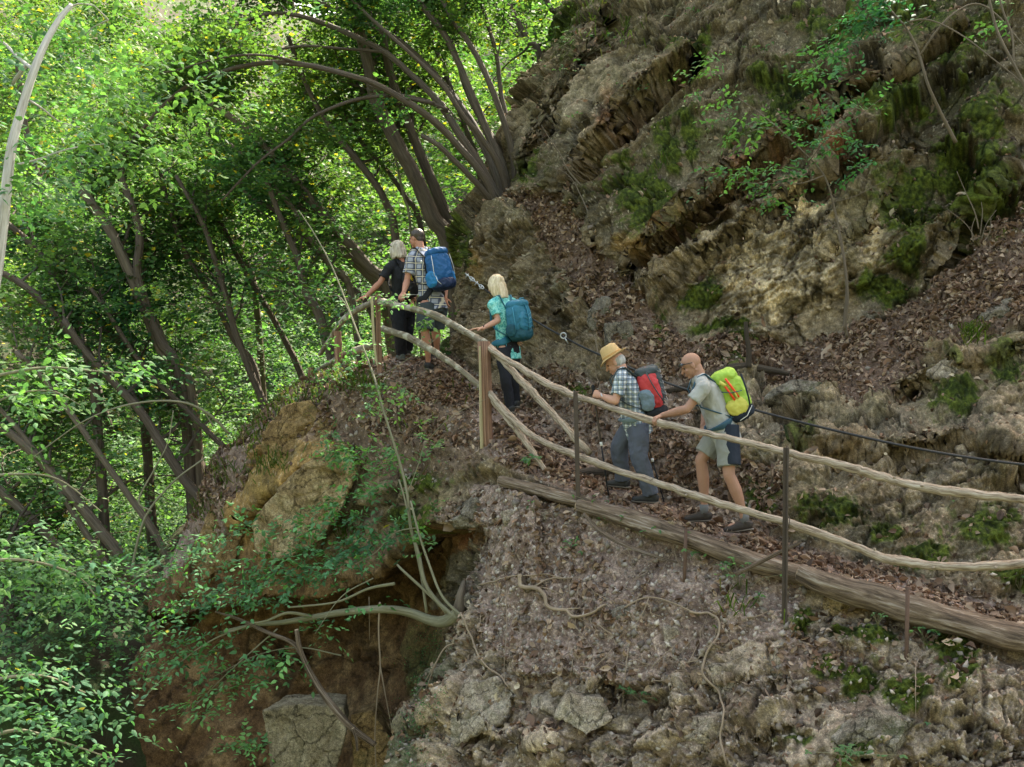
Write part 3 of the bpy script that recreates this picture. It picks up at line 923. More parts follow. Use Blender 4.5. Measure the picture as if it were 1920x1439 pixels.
post((914, 846), (907, 641), 12.42, .068, 'thick split brown timber post with a rough top', n=26, seed=3)
MB().tube([at(904.5, 842, 12.37), at(903, 800, 12.37), at(900, 650, 12.37)], [(.012, .03), (.014, .03), (.010, .02)], n=6, rough=.1).build('post_splinter', M_postp, fence, smooth=False)
post((711, 690), (708, 552), 13.72, .048, 'square sawn timber post with a pale split edge', n=4, seed=4)
MB().tube([at(707, 686, 13.66), at(701, 640, 13.66), at(697, 556, 13.66)], [(.012, .012), (.026, .02), (.024, .02)], n=4, rough=.05).build('post_splinter', M_postp, fence, smooth=False)
post((636, 702), (633, 622), 14.55, .052, 'short timber post at the far end of the railing', n=12, seed=5)
post((583, 712), (582, 690), 15.2, .045, n=10, seed=6)


def ipost(base, top, Y, w):
    b = at(base[0], base[1], Y); t = at(top[0], top[1], Y)
    b = b + (b - t).normalized() * .2
    d = (t - b); L = d.length
    M = d.to_track_quat('Z', 'Y').to_matrix()
    mb = MB()
    mb.box(b.lerp(t, .5), (w, .006, L / 2), M)
    mb.box(b.lerp(t, .5) + M @ Vector((w - .005, w * .9, 0)), (.005, w * .8, L / 2 - .001), M)
    o = mb.build('iron_post', M_iron, fence, smooth=False, bevel=.002)
    bb = MB()
    for k in (.25, .45, .65, .85):
        bb.tube([b.lerp(t, k) + Vector((0, .0, 0)), b.lerp(t, k) + Vector((0, -.018, 0))], .011, n=8)
    bb.build('bolt', M_rust, o, origin=None, smooth=True) if False else None
    return o


ipost((1082, 962), (1076, 736), 11.00, .022)
ipost((1474, 1158), (1477, 840), 9.34, .020)
# wire ties where rails meet posts
for px, py in ((909, 648), (1078, 742), (1476, 849), (1477, 979), (1079, 855), (998, 712)):
    p = at(px, py, Yr(px))
    mb = MB()
    ring = [p + Vector((.004 * sin(a * 3), -.058 * cos(a), .058 * sin(a))) for a in np.linspace(0, 2 * pi, 13)]
    mb.tube(ring, .0035, n=6)
    mb.build('wire_tie', M_iron, fence)


def log(name, pts, rad, mat, label, cat='log', seed=1, n=20, group=None, endcol=True):
    P = spath(pts, 8)
    R = spline([(r,) for r in rad], 8)
    rs = [float(r[0]) for r in R]
    base = P[len(P) // 2]
    o = MB().tube(P, [q * .82 for q in rs], n=n if n < 16 else 30, rough=.10, seed=seed, groove=.055).build(name, mat, None, origin=base)
    tag(o, label, cat, group)
    if endcol:
        for a_, b_, rr in ((P[0], P[1], rs[0]), (P[-1], P[-2], rs[-1])):
            t = (a_ - b_).normalized()
            e = MB().tube([a_ - t * .004, a_ + t * .006], [rr * .76, rr * .72], n=n, rough=.05, seed=seed).build('log_end', M_end, o)
    return o


log('log', [(938, 902, 11.75), (1000, 918, 11.45), (1060, 934, 11.15), (1120, 948, 10.9)], [.066, .075, .075, .06], M_log, 'pale log with a sawn end lying below the thick timber post', seed=11, group='logs edging the path')
log('log', [(1085, 948, 10.98), (1160, 968, 10.65), (1230, 990, 10.35), (1290, 1010, 10.1), (1380, 1043, 9.85), (1450, 1065, 9.65), (1525, 1085, 9.5)], [.075, .10, .115, .105, .115, .11, .09], M_log, 'long weathered log edging the path below the two rear hikers', seed=12, group='logs edging the path')
log('log', [(1500, 1074, 9.5), (1560, 1100, 9.33), (1640, 1122, 9.18), (1720, 1147, 9.02), (1800, 1168, 8.92), (1880, 1190, 8.82), (1990, 1212, 8.7)], [.10, .13, .14, .14, .13, .14, .14], M_log, 'thick cracked log edging the path at the right end', seed=13, group='logs edging the path')
log('log', [(1870, 1197, 8.95), (1930, 1208, 8.85), (2010, 1225, 8.7)], [.06, .07, .07], M_log, 'short dark lower log tucked under the thick cracked log', seed=14, group='logs edging the path')
log('log_step', [(952, 850, 12.6), (985, 848, 12.55), (1020, 850, 12.5), (1065, 855, 12.4)], [.03, .05, .05, .045], M_logd, 'dark round log step behind the thick timber post', cat='step', seed=15, group='log steps across the path')
log('log_step', [(1025, 905, 11.75), (1060, 897, 11.8), (1100, 888, 11.85), (1150, 884, 11.9)], [.06, .07, .065, .06], M_logd, 'dark wet log step beside the front foot of the straw hat man', cat='step', seed=16, group='log steps across the path')
log('log_step', [(1230, 740, 12.4), (1300, 722, 12.3), (1380, 690, 12.3), (1450, 696, 12.25), (1480, 702, 12.2)], [.03, .05, .06, .05, .03], M_logd, 'dark mossy root log lying on leaf litter above the bald man', cat='log', seed=17, group='logs on the slope', endcol=False)
log('stick', [(1378, 1078, 9.55), (1440, 1047, 9.5), (1503, 1017, 9.45)], [.022, .024, .016], M_log, 'broken stick leaning across the edging log', cat='stick', seed=18, n=8, endcol=False)
log('fallen_branch', [(1095, 965, 10.8), (1130, 1000, 10.55), (1190, 1030, 10.3), (1270, 1056, 10.05)], [.02, .026, .024, .01], M_log, 'thin dead branch lying below the long edging log', cat='branch', seed=19, n=8, endcol=False)
log('dead_branch', [(556, 1182, 12.0), (566, 1228, 12.0), (598, 1290, 11.95), (640, 1345, 11.9), (668, 1372, 11.88), (704, 1398, 11.85)], [.030, .036, .046, .048, .042, .034], M_log, 'bare broken branch hanging in front of the brown hollow', cat='branch', seed=20, n=12)
log('dead_branch', [(405, 1148, 12.4), (450, 1163, 12.3), (500, 1186, 12.2), (548, 1206, 12.1), (568, 1232, 12.02)], [.012, .022, .026, .030, .030], M_log, 'crooked dead limb reaching left from the broken hanging branch', cat='branch', seed=24, n=10)
log('dead_branch', [(662, 1366, 11.86), (668, 1385, 11.86), (670, 1408, 11.86)], [.026, .022, .016], M_log, 'short broken fork at the lower end of the hanging branch', cat='branch', seed=25, n=8)
for b_, t_, Y, lab in (((1284, 1066), (1286, 992), 9.98, 'short rusty iron stake pinning the long edging log'), ((1700, 1214), (1702, 1100), 8.86, 'rusty iron stake pinning the thick cracked log')):
    b = at(*b_, Y); t = at(*t_, Y)
    o = MB().tube([b + (b - t) * .6, b, t], .017, n=10).build('iron_stake', M_rust, None, origin=b)
    tag(o, lab, 'stake', 'stakes pinning the edging logs')

# cable with its clamps
cp = [(1000, 600, 13.95), (1030, 618, 13.75), (1060, 634, 13.5), (1100, 655, 13.2), (1180, 690, 12.7), (1260, 722, 12.2), (1400, 765, 11.5), (1500, 792, 11.1), (1600, 816, 10.75), (1700, 838, 10.4), (1800, 856, 10.15), (1920, 872, 9.9), (2060, 885, 9.6)]
cab = MB().tube(spath(cp, 8), .013, n=8).build('safety_cable', M_cable, None, origin=at(1260, 722, 12.2))
tag(cab, 'black safety cable strung along the rock wall behind the hikers', 'cable')
sh = MB()
c0 = at(1056, 632, 13.45)
sh.tube([c0 + Vector((.035 * cos(a), -.02, .035 * sin(a) + .01)) for a in np.linspace(0, 2 * pi, 13)], .009, n=6)
sh.tube([c0 + Vector((.02, -.02, -.02)), c0 + Vector((.06, -.02, -.09))], .009, n=6)
o = sh.build('shackle', M_steel, cab)
mb = MB()
a0, a1 = at(873, 514, 14.55), at(908, 543, 14.3)
for k in range(4):
    c = a0.lerp(a1, (k + .4) / 4)
    d = (a1 - a0).normalized()
    s = Vector((0, -1, 0)); u = d.cross(s)
    L = .055
    mb.tube([c + d * (L * cos(a)) * .9 + (u if k % 2 else s) * (.022 * sin(a)) for a in np.linspace(0, 2 * pi, 15)], .008, n=6)
    mb.tube([c + u * .05, c - u * .03], .009, n=6)
o = mb.build('cable_clamp', M_steel, None, origin=a0)
tag(o, 'shiny galvanised clamps and chain links anchoring the cable beside the blond woman', 'clamp')
mb2 = MB().tube([a1, at(935, 562, 14.2), at(1000, 600, 13.95)], .012, n=8).build('cable_end', M_cable, cab)

# ---- rocks: convex angular stones, one object each
def stone_mat(name, lo, mid_, hi, moss=.35):
    """weathered stone: broad stains, fine grain, cracks and moss in patches"""
    m, nt, p, out = nodes_mat(name)
    p.inputs['Roughness'].default_value = .93
    p.inputs['Specular IOR Level'].default_value = .15
    tc = nt.nodes.new('ShaderNodeTexCoord')

    def noise(sc_, det, rg=.65, dist=0.0):
        n = nt.nodes.new('ShaderNodeTexNoise'); n.inputs['Scale'].default_value = sc_; n.inputs['Detail'].default_value = det
        n.inputs['Roughness'].default_value = rg; n.inputs['Distortion'].default_value = dist
        nt.links.new(tc.outputs['Object'], n.inputs['Vector'])
        return n
    n1 = noise(3.2, 9, .72, .6)
    r1 = ramp(nt, [(.34, lo), (.5, mid_), (.66, hi)])
    nt.links.new(n1.outputs['Fac'], r1.inputs[0])
    last = r1.outputs[0]
    for sc_, a, b in ((24, .55, 1.45), (95, .6, 1.5)):
        n3 = noise(sc_, 6, .7)
        r3 = ramp(nt, [(0.34, (a,) * 3), (0.5, (1,) * 3), (0.66, (b,) * 3)])
        nt.links.new(n3.outputs['Fac'], r3.inputs[0])
        m3 = nt.nodes.new('ShaderNodeMix'); m3.data_type = 'RGBA'; m3.blend_type = 'MULTIPLY'; m3.inputs['Factor'].default_value = 1
        nt.links.new(last, m3.inputs['A']); nt.links.new(r3.outputs[0], m3.inputs['B'])
        last = m3.outputs['Result']
    vo = nt.nodes.new('ShaderNodeTexVoronoi'); vo.feature = 'DISTANCE_TO_EDGE'; vo.inputs['Scale'].default_value = 3.1
    wp = nt.nodes.new('ShaderNodeMix'); wp.data_type = 'VECTOR'; wp.inputs['Factor'].default_value = .22
    nt.links.new(tc.outputs['Object'], wp.inputs['A']); nt.links.new(n1.outputs['Color'], wp.inputs['B'])
    nt.links.new(wp.outputs['Result'], vo.inputs['Vector'])
    rv = ramp(nt, [(0.0, (.25,) * 3), (.018, (1,) * 3)])
    nt.links.new(vo.outputs['Distance'], rv.inputs[0])
    m4 = nt.nodes.new('ShaderNodeMix'); m4.data_type = 'RGBA'; m4.blend_type = 'MULTIPLY'; m4.inputs['Factor'].default_value = .8
    nt.links.new(last, m4.inputs['A']); nt.links.new(rv.outputs[0], m4.inputs['B'])
    nm = noise(4.5, 7, .7)
    rm = ramp(nt, [(.54, (0, 0, 0)), (.62, (moss,) * 3)])
    nt.links.new(nm.outputs['Fac'], rm.inputs[0])
    m5 = nt.nodes.new('ShaderNodeMix'); m5.data_type = 'RGBA'; m5.inputs['B'].default_value = (.05, .065, .02, 1)
    nt.links.new(rm.outputs[0], m5.inputs['Factor']); nt.links.new(m4.outputs['Result'], m5.inputs['A'])
    nt.links.new(m5.outputs['Result'], p.inputs['Base Color'])
    b1 = nt.nodes.new('ShaderNodeBump'); b1.inputs['Strength'].default_value = .8; b1.inputs['Distance'].default_value = .05
    nt.links.new(n1.outputs['Fac'], b1.inputs['Height'])
    nb_ = noise(40, 6, .7)
    b2 = nt.nodes.new('ShaderNodeBump'); b2.inputs['Strength'].default_value = .9; b2.inputs['Distance'].default_value = .015
    nt.links.new(nb_.outputs['Fac'], b2.inputs['Height']); nt.links.new(b1.outputs['Normal'], b2.inputs['Normal'])
    b3 = nt.nodes.new('ShaderNodeBump'); b3.inputs['Strength'].default_value = .7; b3.inputs['Distance'].default_value = .03
    nt.links.new(rv.outputs[0], b3.inputs['Height']); nt.links.new(b2.outputs['Normal'], b3.inputs['Normal'])
    nt.links.new(b3.outputs['Normal'], p.inputs['Normal'])
    return m


M_stone = stone_mat('pale stone', (.14, .11, .08), (.27, .225, .17), (.40, .35, .28))
M_stoneg = stone_mat('grey stone', (.075, .062, .048), (.16, .14, .11), (.27, .245, .205), .6)
M_sand = stone_mat('tan sandstone', (.14, .095, .045), (.27, .195, .10), (.42, .34, .20), .3)
M_sandd = stone_mat('ochre sandstone', (.085, .055, .028), (.19, .125, .055), (.30, .215, .11), .4)
M_sandg = stone_mat('tan slab', (.13, .105, .07), (.235, .195, .13), (.34, .295, .21), .2)


def rock(c, r, mat, label, cat='rock', seed=0, rot=0.0, name='rock', group=None, sub=5, boxy=.75, rough=.22):
    """r = half sizes (x, y, z); an angular stone from cut planes"""
    rnd = np.random.default_rng(seed)
    bm = bmesh.new()
    bmesh.ops.create_icosphere(bm, subdivisions=sub, radius=1.0)
    v = np.array([w.co for w in bm.verts]); n0 = v.copy()
    f = [[w.index for w in q.verts] for q in bm.faces]
    bm.free()
    N = rnd.normal(size=(13, 3)); N /= np.linalg.norm(N, axis=1)[:, None]
    if boxy > 1.2: N = np.concatenate([N[:1], np.eye(3), -np.eye(3)]) + rnd.normal(size=(7, 3)) * .06
    elif boxy > .8: N = np.concatenate([N[:5], np.eye(3), -np.eye(3)])
    dd = rnd.uniform(.66, .98, len(N))
    s = np.full(len(v), 1.25)
    for nn, d_ in zip(N, dd):
        q = n0 @ nn
        lim = np.where(q > .05, d_ / np.maximum(q, .05), 9)
        s = np.minimum(s, lim)
    v = n0 * s[:, None]
    v = v + n0 * (fbm(v * 2.2 + seed * 3.1, 5, .55)[:, None] * rough)
    v = v * np.array(r)
    ca, sa = cos(rot), sin(rot)
    v = np.stack([v[:, 0] * ca - v[:, 2] * sa, v[:, 1], v[:, 0] * sa + v[:, 2] * ca], 1)
    o = mesh_np(name, v + np.array(c), np.array(f), mat, origin=tuple(c), smooth=False)
    return tag(o, label, cat, group)


def rockp(px, py, w, h, mat, label, seed, rot=0.0, sink=.95, **k):
    g = ground(px, py)
    s = g.y / F
    r = (w * s / 2, (w + h) * s / 4 * .8, h * s / 2)
    return rock(g + Vector((0, r[1] * sink, 0)), r, mat, label, seed=seed, rot=rot, **k)


rockp(1258, 1210, 34, 82, M_stone, 'tall upright pale stone slab standing in the scree', 2, rot=.1, boxy=.9)
rockp(1040, 1330, 90, 70, M_stone, 'wide pale boulder near the bottom left of the scree', 3, rot=.3)
rockp(1172, 1163, 52, 40, M_stoneg, 'rounded grey stone under the curling root', 5)
rockp(1365, 1285, 62, 84, M_stone, 'tilted pale block beside the winding root', 7, rot=.2, boxy=.9)
rockp(1458, 1250, 36, 66, M_stone, 'small upright stone with a mossy side below the iron post', 8, rot=-.15)
rockp(1345, 1385, 100, 70, M_stone, 'large pale slab at the bottom centre of the slope', 10, rot=.15)
rockp(1660, 1390, 150, 80, M_stoneg, 'flat grey bedrock slab at the bottom right', 12, rot=.5, sub=6)
rockp(885, 965, 80, 60, M_stoneg, 'brown rock jutting over the red hollow beside the scree', 13, rot=.2)
rockp(950, 975, 30, 34, M_stone, 'small flat pale stone on the soil below the short log', 14, rot=.5)
rockp(1018, 970, 34, 20, M_stone, 'thin pale stone flake under the loose diagonal rail', 15, rot=.2)
rockp(1585, 1135, 60, 50, M_sand, 'yellow stone wedged under the thick cracked log', 16)
rockp(1655, 1130, 50, 34, M_sand, 'tan stone fragment under the thick cracked log', 17)
rockp(1800, 690, 90, 60, M_stone, 'pale rounded rock on the leaf covered slope at the right', 18, rot=.4)
rockp(1890, 590, 80, 60, M_stoneg, 'grey angular rock at the right edge above the slope', 19, rot=.6)
rockp(1130, 590, 50, 60, M_stoneg, 'grey rock flake above the cable clamp', 21)
rockp(1160, 640, 60, 90, M_stoneg, 'smooth grey slab leaning behind the straw hat', 22, rot=.1, boxy=.9)
rockp(1500, 745, 110, 60, M_stoneg, 'grey layered rock behind the lime backpack', 31, rot=.2)
rockp(790, 400, 10, 10, M_stoneg, 'x', 32) if False else None



def rockpoly(outline, thick, mat, label, seed, voxel=.022, cat='boulder', amp=.05, shrink=.8):
    """an angular block: an outline of (px, py, distance) with real thickness behind it"""
    P = [at(*p) for p in outline]
    c = sum(P, Vector()) / len(P)
    Q = [c + (p - c) * shrink + Vector((0, thick, 0)) for p in P]
    n = len(P)
    mb = MB()
    mb.add(P + [c + Vector((0, -.04, 0))] + Q + [c + Vector((0, thick, 0))],
           [[i, n, (i + 1) % n] for i in range(n)] + [[n + 1 + (i + 1) % n, 2 * n + 1, n + 1 + i] for i in range(n)] + [[i, (i + 1) % n, n + 1 + (i + 1) % n, n + 1 + i] for i in range(n)])

    def dsp(co):
        w = .2 * fbm(co * 2 + seed, 3)[:, None]
        a1, a2, h = cells(co * 2.2 + w + seed, seed, .8, .9)
        b1, b2, h2 = cells(co * 6 + w * 2 + seed, seed + 1, .8, .9)
        return amp * (h * 1.1 + h2 * .35 + fbm(co * 3 + seed, 4) * .7 - (1 - sstep(a2 - a1, 0, .06)) * .45) + fbm(co * 20, 3) * .008
    o = mb.build('boulder', mat, None, origin=c, voxel=voxel, smoothit=1, disp=dsp)
    me = o.data
    co = np.empty(len(me.vertices) * 3, dtype=np.float32); me.vertices.foreach_get('co', co)
    return tag(o, label, cat)


rockpoly([(474, 905, 14.0), (492, 815, 13.9), (528, 762, 13.9), (580, 748, 13.8), (640, 800, 13.5), (655, 850, 13.4), (575, 880, 13.6), (520, 940, 13.8), (480, 960, 14.0)], 1.1, M_sandd, 'golden brown rock face under the leafy crest of the spur', 3)
rockpoly([(470, 985, 13.8), (540, 900, 13.5), (605, 842, 13.2), (650, 835, 13.1), (672, 880, 13.1), (640, 960, 13.2), (585, 1035, 13.4), (520, 1045, 13.6), (478, 1040, 13.8)], 1.2, M_sand, 'big slanting tan block with a pale upper edge on the spur', 7)
rockpoly([(350, 1040, 14.7), (395, 950, 14.6), (440, 880, 14.5), (468, 900, 14.3), (462, 990, 14.2), (440, 1060, 14.3), (380, 1090, 14.6)], 1.0, M_sandd, 'ribbed brown rock forming the left flank of the spur', 11)
rockpoly([(490, 1332, 12.9), (560, 1322, 12.8), (646, 1326, 12.7), (650, 1370, 12.7), (628, 1460, 12.7), (505, 1470, 12.9)], .8, M_sandg, 'square tan slab standing on the floor of the hollow', 13, amp=.028)
rockpoly([(655, 1340, 12.9), (700, 1330, 12.9), (740, 1400, 12.8), (735, 1470, 12.8), (660, 1470, 12.9)], .7, M_sandd, 'brown block right of the square slab in the hollow', 17, amp=.04)
rockpoly([(785, 1400, 11.0), (822, 1330, 10.9), (868, 1280, 10.75), (930, 1268, 10.5), (965, 1300, 10.3), (950, 1352, 10.2), (880, 1385, 10.5), (820, 1425, 10.8)], .9, M_stone, 'huge pale boulder at the foot of the slope beside the hollow', 19, amp=.05)
rockpoly([(1040, 1345, 9.78), (1070, 1300, 9.8), (1130, 1308, 9.7), (1150, 1350, 9.6), (1100, 1385, 9.6)], .4, M_stone, 'wide fractured tan block at the bottom of the scree', 23, voxel=.016, amp=.03, cat='rock').name = 'rock'

# pebbles and chips
def scatter(mask_fn, n, seed):
    r = np.random.default_rng(seed)
    w = mask_fn
    # cell areas
    e1 = T[:-1, 1:] - T[:-1, :-1]; e2 = T[1:, :-1] - T[:-1, :-1]
    A = np.linalg.norm(np.cross(e1, e2), axis=2)
    pr = A * w.reshape(nv, nu)[:-1, :-1]
    ok = ((_tx > -60) & (_tx < 1990) & (_ty > -60) & (_ty < 1500)).reshape(nv, nu)[:-1, :-1]
    pr = (pr * ok).ravel(); pr /= pr.sum()
    k = r.choice(len(pr), n, p=pr)
    i, j = k // (nu - 1), k % (nu - 1)
    a = r.random((n, 1)); b = r.random((n, 1))
    return T[i, j] + a * (T[i, j + 1] - T[i, j]) + b * (T[i + 1, j] - T[i, j]), TN.reshape(nv, nu, 3)[i, j]


def frames(nrm, r):
    t = r.normal(size=nrm.shape)
    t -= nrm * (t * nrm).sum(1)[:, None]
    t /= np.linalg.norm(t, axis=1)[:, None]
    return t, np.cross(nrm, t)


def pebbles(name, pos, nrm, smin, smax, cols, label, mat, seed):
    r = np.random.default_rng(seed)
    n = len(pos)
    base = np.array([[1, 0, 0], [-1, 0, 0], [0, 1, 0], [0, -1, 0], [0, 0, 1], [0, 0, -1.0], [.6, .6, .5], [-.6, .5, -.5]])[:6]
    fc = np.array([[0, 2, 4], [2, 1, 4], [1, 3, 4], [3, 0, 4], [2, 0, 5], [1, 2, 5], [3, 1, 5], [0, 3, 5]])
    s = smin * (smax / smin) ** (r.random(n) ** 2.2)
    t, b = frames(nrm, r)
    jit = r.uniform(.55, 1.25, (n, 6, 1)) * base[None] * np.array([1.2, .9, .6])
    v = pos[:, None] + s[:, None, None] * (jit[..., :1] * t[:, None] + jit[..., 1:2] * b[:, None] + jit[..., 2:] * nrm[:, None])
    f = (fc[None] + (np.arange(n) * 6)[:, None, None]).reshape(-1, 3)
    c = np.array(cols)[r.integers(0, len(cols), n)] * r.uniform(.7, 1.3, (n, 1))
    o = mesh_np(name, v.reshape(-1, 3), f, mat, smooth=False, col=np.repeat(c, 6, axis=0))
    return tag(o, label, kind='stuff')


M_chip = col_mat('chips', bumps=(), detail=.2)
nz = TN[:, 2]
wt = (soilA * 2.2 + path_w * .8 + lowsoil + behind_cliff * .6 + debris * .3 + mound * .6 + lowrock * .45) * (1 - hollow) * (UU < 9)
pos, nn = scatter(wt * (1 - foot_w), 9000, 5)
pebbles('pebbles', pos, nn, .008, .045, [(.30, .26, .22), (.22, .19, .16), (.38, .33, .28), (.16, .13, .11)], 'small stones and chips strewn over the scree below the path', M_chip, 6)

# dead leaves
def litter(name, pos, nrm, size, cols, label, seed, mat, lift=.02, tilt=.9):
    r = np.random.default_rng(seed)
    n = len(pos)
    nr = nrm + r.normal(size=(n, 3)) * tilt * .6
    nr /= np.linalg.norm(nr, axis=1)[:, None]
    t, b = frames(nr, r)
    L = size * np.exp(r.normal(size=(n, 1)) * .34); Wd = L * r.uniform(.4, .65, (n, 1))
    cu = r.uniform(-.1, .55, (n, 1)) * L
    cu2 = r.uniform(-.2, .5, (n, 1)) * L
    o = pos + nrm * (r.random((n, 1)) * lift + .002)
    P_ = [o - t * L * .5 + nr * cu2 * .5, o - t * L * .12 + b * Wd * .5 + nr * cu, o + t * L * .2 + b * Wd * .42 + nr * cu, o + t * L * .55 + nr * cu2 * .6,
          o + t * L * .2 - b * Wd * .42 + nr * cu, o - t * L * .12 - b * Wd * .5 + nr * cu, o + t * L * .05]
    v = np.stack(P_, 1).reshape(-1, 3)
    fc = np.array([[0, 6, 1], [6, 2, 1], [6, 3, 2], [0, 5, 6], [6, 5, 4], [6, 4, 3]])
    f = (fc[None] + (np.arange(n) * 7)[:, None, None]).reshape(-1, 3)
    c = np.array(cols)[r.integers(0, len(cols), n)] * r.uniform(.7, 1.25, (n, 1))
    ob = mesh_np(name, v, f, mat, smooth=False, col=np.repeat(c, 7, axis=0))
    return tag(ob, label, kind='stuff')


M_dead = leaf_mat('dead leaf', trans=.15, gloss=.25, tmul=(1, 1, 1))
deadc = [(.20, .12, .075), (.27, .175, .115), (.13, .078, .05), (.40, .30, .215), (.09, .058, .042), (.19, .13, .09), (.32, .23, .16)]
flat = sstep(nz, .05, .5)
wl = (path_w * 1.3 + debris * 1.9 + behind_cliff * 1.6 + soilA * .32 + lowsoil * .6 + mound * .8 + mound2 * 1.2 + lowrock * .10) * (.22 + flat) * (1 - hollow) * (UU < 11)
wl = wl * (.10 + sstep(nlow + nmid * .9 + nfine * .3, -.15, .3))
pos, nn = scatter(wl * (1 - foot_w), 36000, 8)
litter('leaf_litter', pos, nn, .055, deadc, 'dry brown fallen leaves covering the path and the slope above it', 9, M_dead)
# ledge leaves and pale flecks on the cliff
wl2 = (1 - w_s) * sstep(nz, .35, .6) * (UU < 10) * (1 - hollow)
pos, nn = scatter(wl2, 5000, 10)
litter('fallen_leaves', pos, nn, .055, deadc + [(.45, .38, .26)], 'scattered dry leaves caught on ledges of the rock face', 11, M_dead)

# fallen twigs
r = np.random.default_rng(66)
pos, nn = scatter(wl + .2 * soilA * (UU < 9), 260, 21)
t_, b_ = frames(nn, r)
mb = MB()
for k in range(len(pos)):
    L = r.uniform(.06, .32); p0 = Vector(pos[k] + nn[k] * .02); d = Vector(t_[k]); e = Vector(b_[k])
    if abs(d.z) > .75: continue
    mb.tube([p0 - d * L / 2, p0 + e * L * r.uniform(-.08, .08) + Vector(nn[k]) * .015, p0 + d * L / 2], [.005, .0045, .003], n=5, cap=False)
tag(mb.build('fallen_twigs', M_log, None), 'dry broken twigs lying among the fallen leaves', kind='stuff')

# ================================================================== vegetation
LEAF_HI = (np.array([[0, 0, 0], [.28, .27, -.04], [.62, .23, -.06], [1.08, 0, -.12], [.62, -.23, -.06], [.28, -.27, -.04], [.46, 0, .07]]),
           np.array([[0, 6, 1], [6, 2, 1], [6, 3, 2], [0, 5, 6], [6, 5, 4], [6, 4, 3]]))
LEAF_LO = (np.array([[0, 0, 0], [.5, .4, -.06], [1, 0, 0], [.5, -.4, -.06]]), np.array([[0, 2, 1], [0, 3, 2]]))


class Leaves:
    def __init__(self, hi=False):
        self.o, self.d, self.n, self.s, self.c = [], [], [], [], []
        self.tpl = LEAF_HI if hi else LEAF_LO

    def add(self, o, d, n, s, c):
        self.o.append(o); self.d.append(d); self.n.append(n); self.s.append(s); self.c.append(c)

    def count(self): return sum(len(x) for x in self.o)

    def build(self, name, mat, parent=None, label=None, kind=None, width=1.0):
        o, d, n, s, c = (np.concatenate(x) for x in (self.o, self.d, self.n, self.s, self.c))
        d = d / (np.linalg.norm(d, axis=1)[:, None] + 1e-9)
        b = np.cross(n, d); b /= (np.linalg.norm(b, axis=1)[:, None] + 1e-9)
        n = np.cross(d, b)
        tv, tf_ = self.tpl
        v = o[:, None] + s[:, None, None] * (tv[None, :, :1] * d[:, None] + tv[None, :, 1:2] * width * b[:, None] + tv[None, :, 2:] * n[:, None])
        k = len(tv)
        f = (tf_[None] + (np.arange(len(o)) * k)[:, None, None]).reshape(-1, 3)
        org = parent_world(parent) if parent is not None else Vector(o.mean(0))
        ob = mesh_np(name, v.reshape(-1, 3), f, mat, parent=parent, smooth=False, col=np.repeat(np.clip(c, .003, .9), k, axis=0), origin=tuple(org))
        if parent is None: tag(ob, label, kind=kind)
        return ob


GREENS = {'near': [(.10, .20, .085), (.12, .23, .08), (.085, .18, .085), (.13, .25, .075)],
          'shrub': [(.09, .20, .08), (.11, .235, .085), (.075, .175, .075)],
          'mid': [(.068, .14, .052), (.08, .16, .052), (.058, .122, .048), (.095, .17, .05)],
          'sun': [(.068, .135, .042), (.08, .15, .042), (.105, .162, .042), (.06, .12, .042)],
          'dark': [(.07, .145, .06), (.085, .17, .065), (.06, .125, .05)]}


def sprays(lv, o, d, length, nl, size, pal='mid', r=rng, flatness=.25, yellow=.02, droop=.18):
    """o, d (N,3): start and direction of leafy twigs; leaves sit left and right of each twig"""
    N = len(o)
    if N == 0: return
    d = d / (np.linalg.norm(d, axis=1)[:, None] + 1e-9)
    up = np.tile(np.array([0, 0, 1.0]), (N, 1)) + r.normal(size=(N, 3)) * flatness * .7
    side = np.cross(d, up); side /= (np.linalg.norm(side, axis=1)[:, None] + 1e-9)
    up = np.cross(side, d)
    L = length * r.uniform(.7, 1.3, (N, 1))
    pc = np.array(GREENS[pal])
    base = pc[r.integers(0, len(pc), N)] * np.exp(r.normal(size=(N, 1)) * .28)
    tone_ = gnoise(o * .55 + 9)[:, None]
    base = base * (1 + tone_ * np.array([.75, .45, .1]))
    yellow = yellow * .45
    for k in range(nl):
        t = (k + .6) / nl
        sgn = 1 if k % 2 else -1
        pos = o + d * L * t - np.array([0, 0, 1]) * (droop * L * t * t) + r.normal(size=(N, 3)) * .012
        last = k == nl - 1
        ld = d * (.55 if not last else 1.0) + side * (0 if last else sgn * .8) + r.normal(size=(N, 3)) * .28 - np.array([0, 0, .22])
        ln = up + r.normal(size=(N, 3)) * .27
        c = base * r.uniform(.8, 1.25, (N, 1))
        y = r.random(N) < yellow
        c[y] = np.array([.36, .30, .03])
        lv.add(pos, ld, ln, size * r.uniform(.65, 1.2, N) * (1.05 - .3 * t), c)


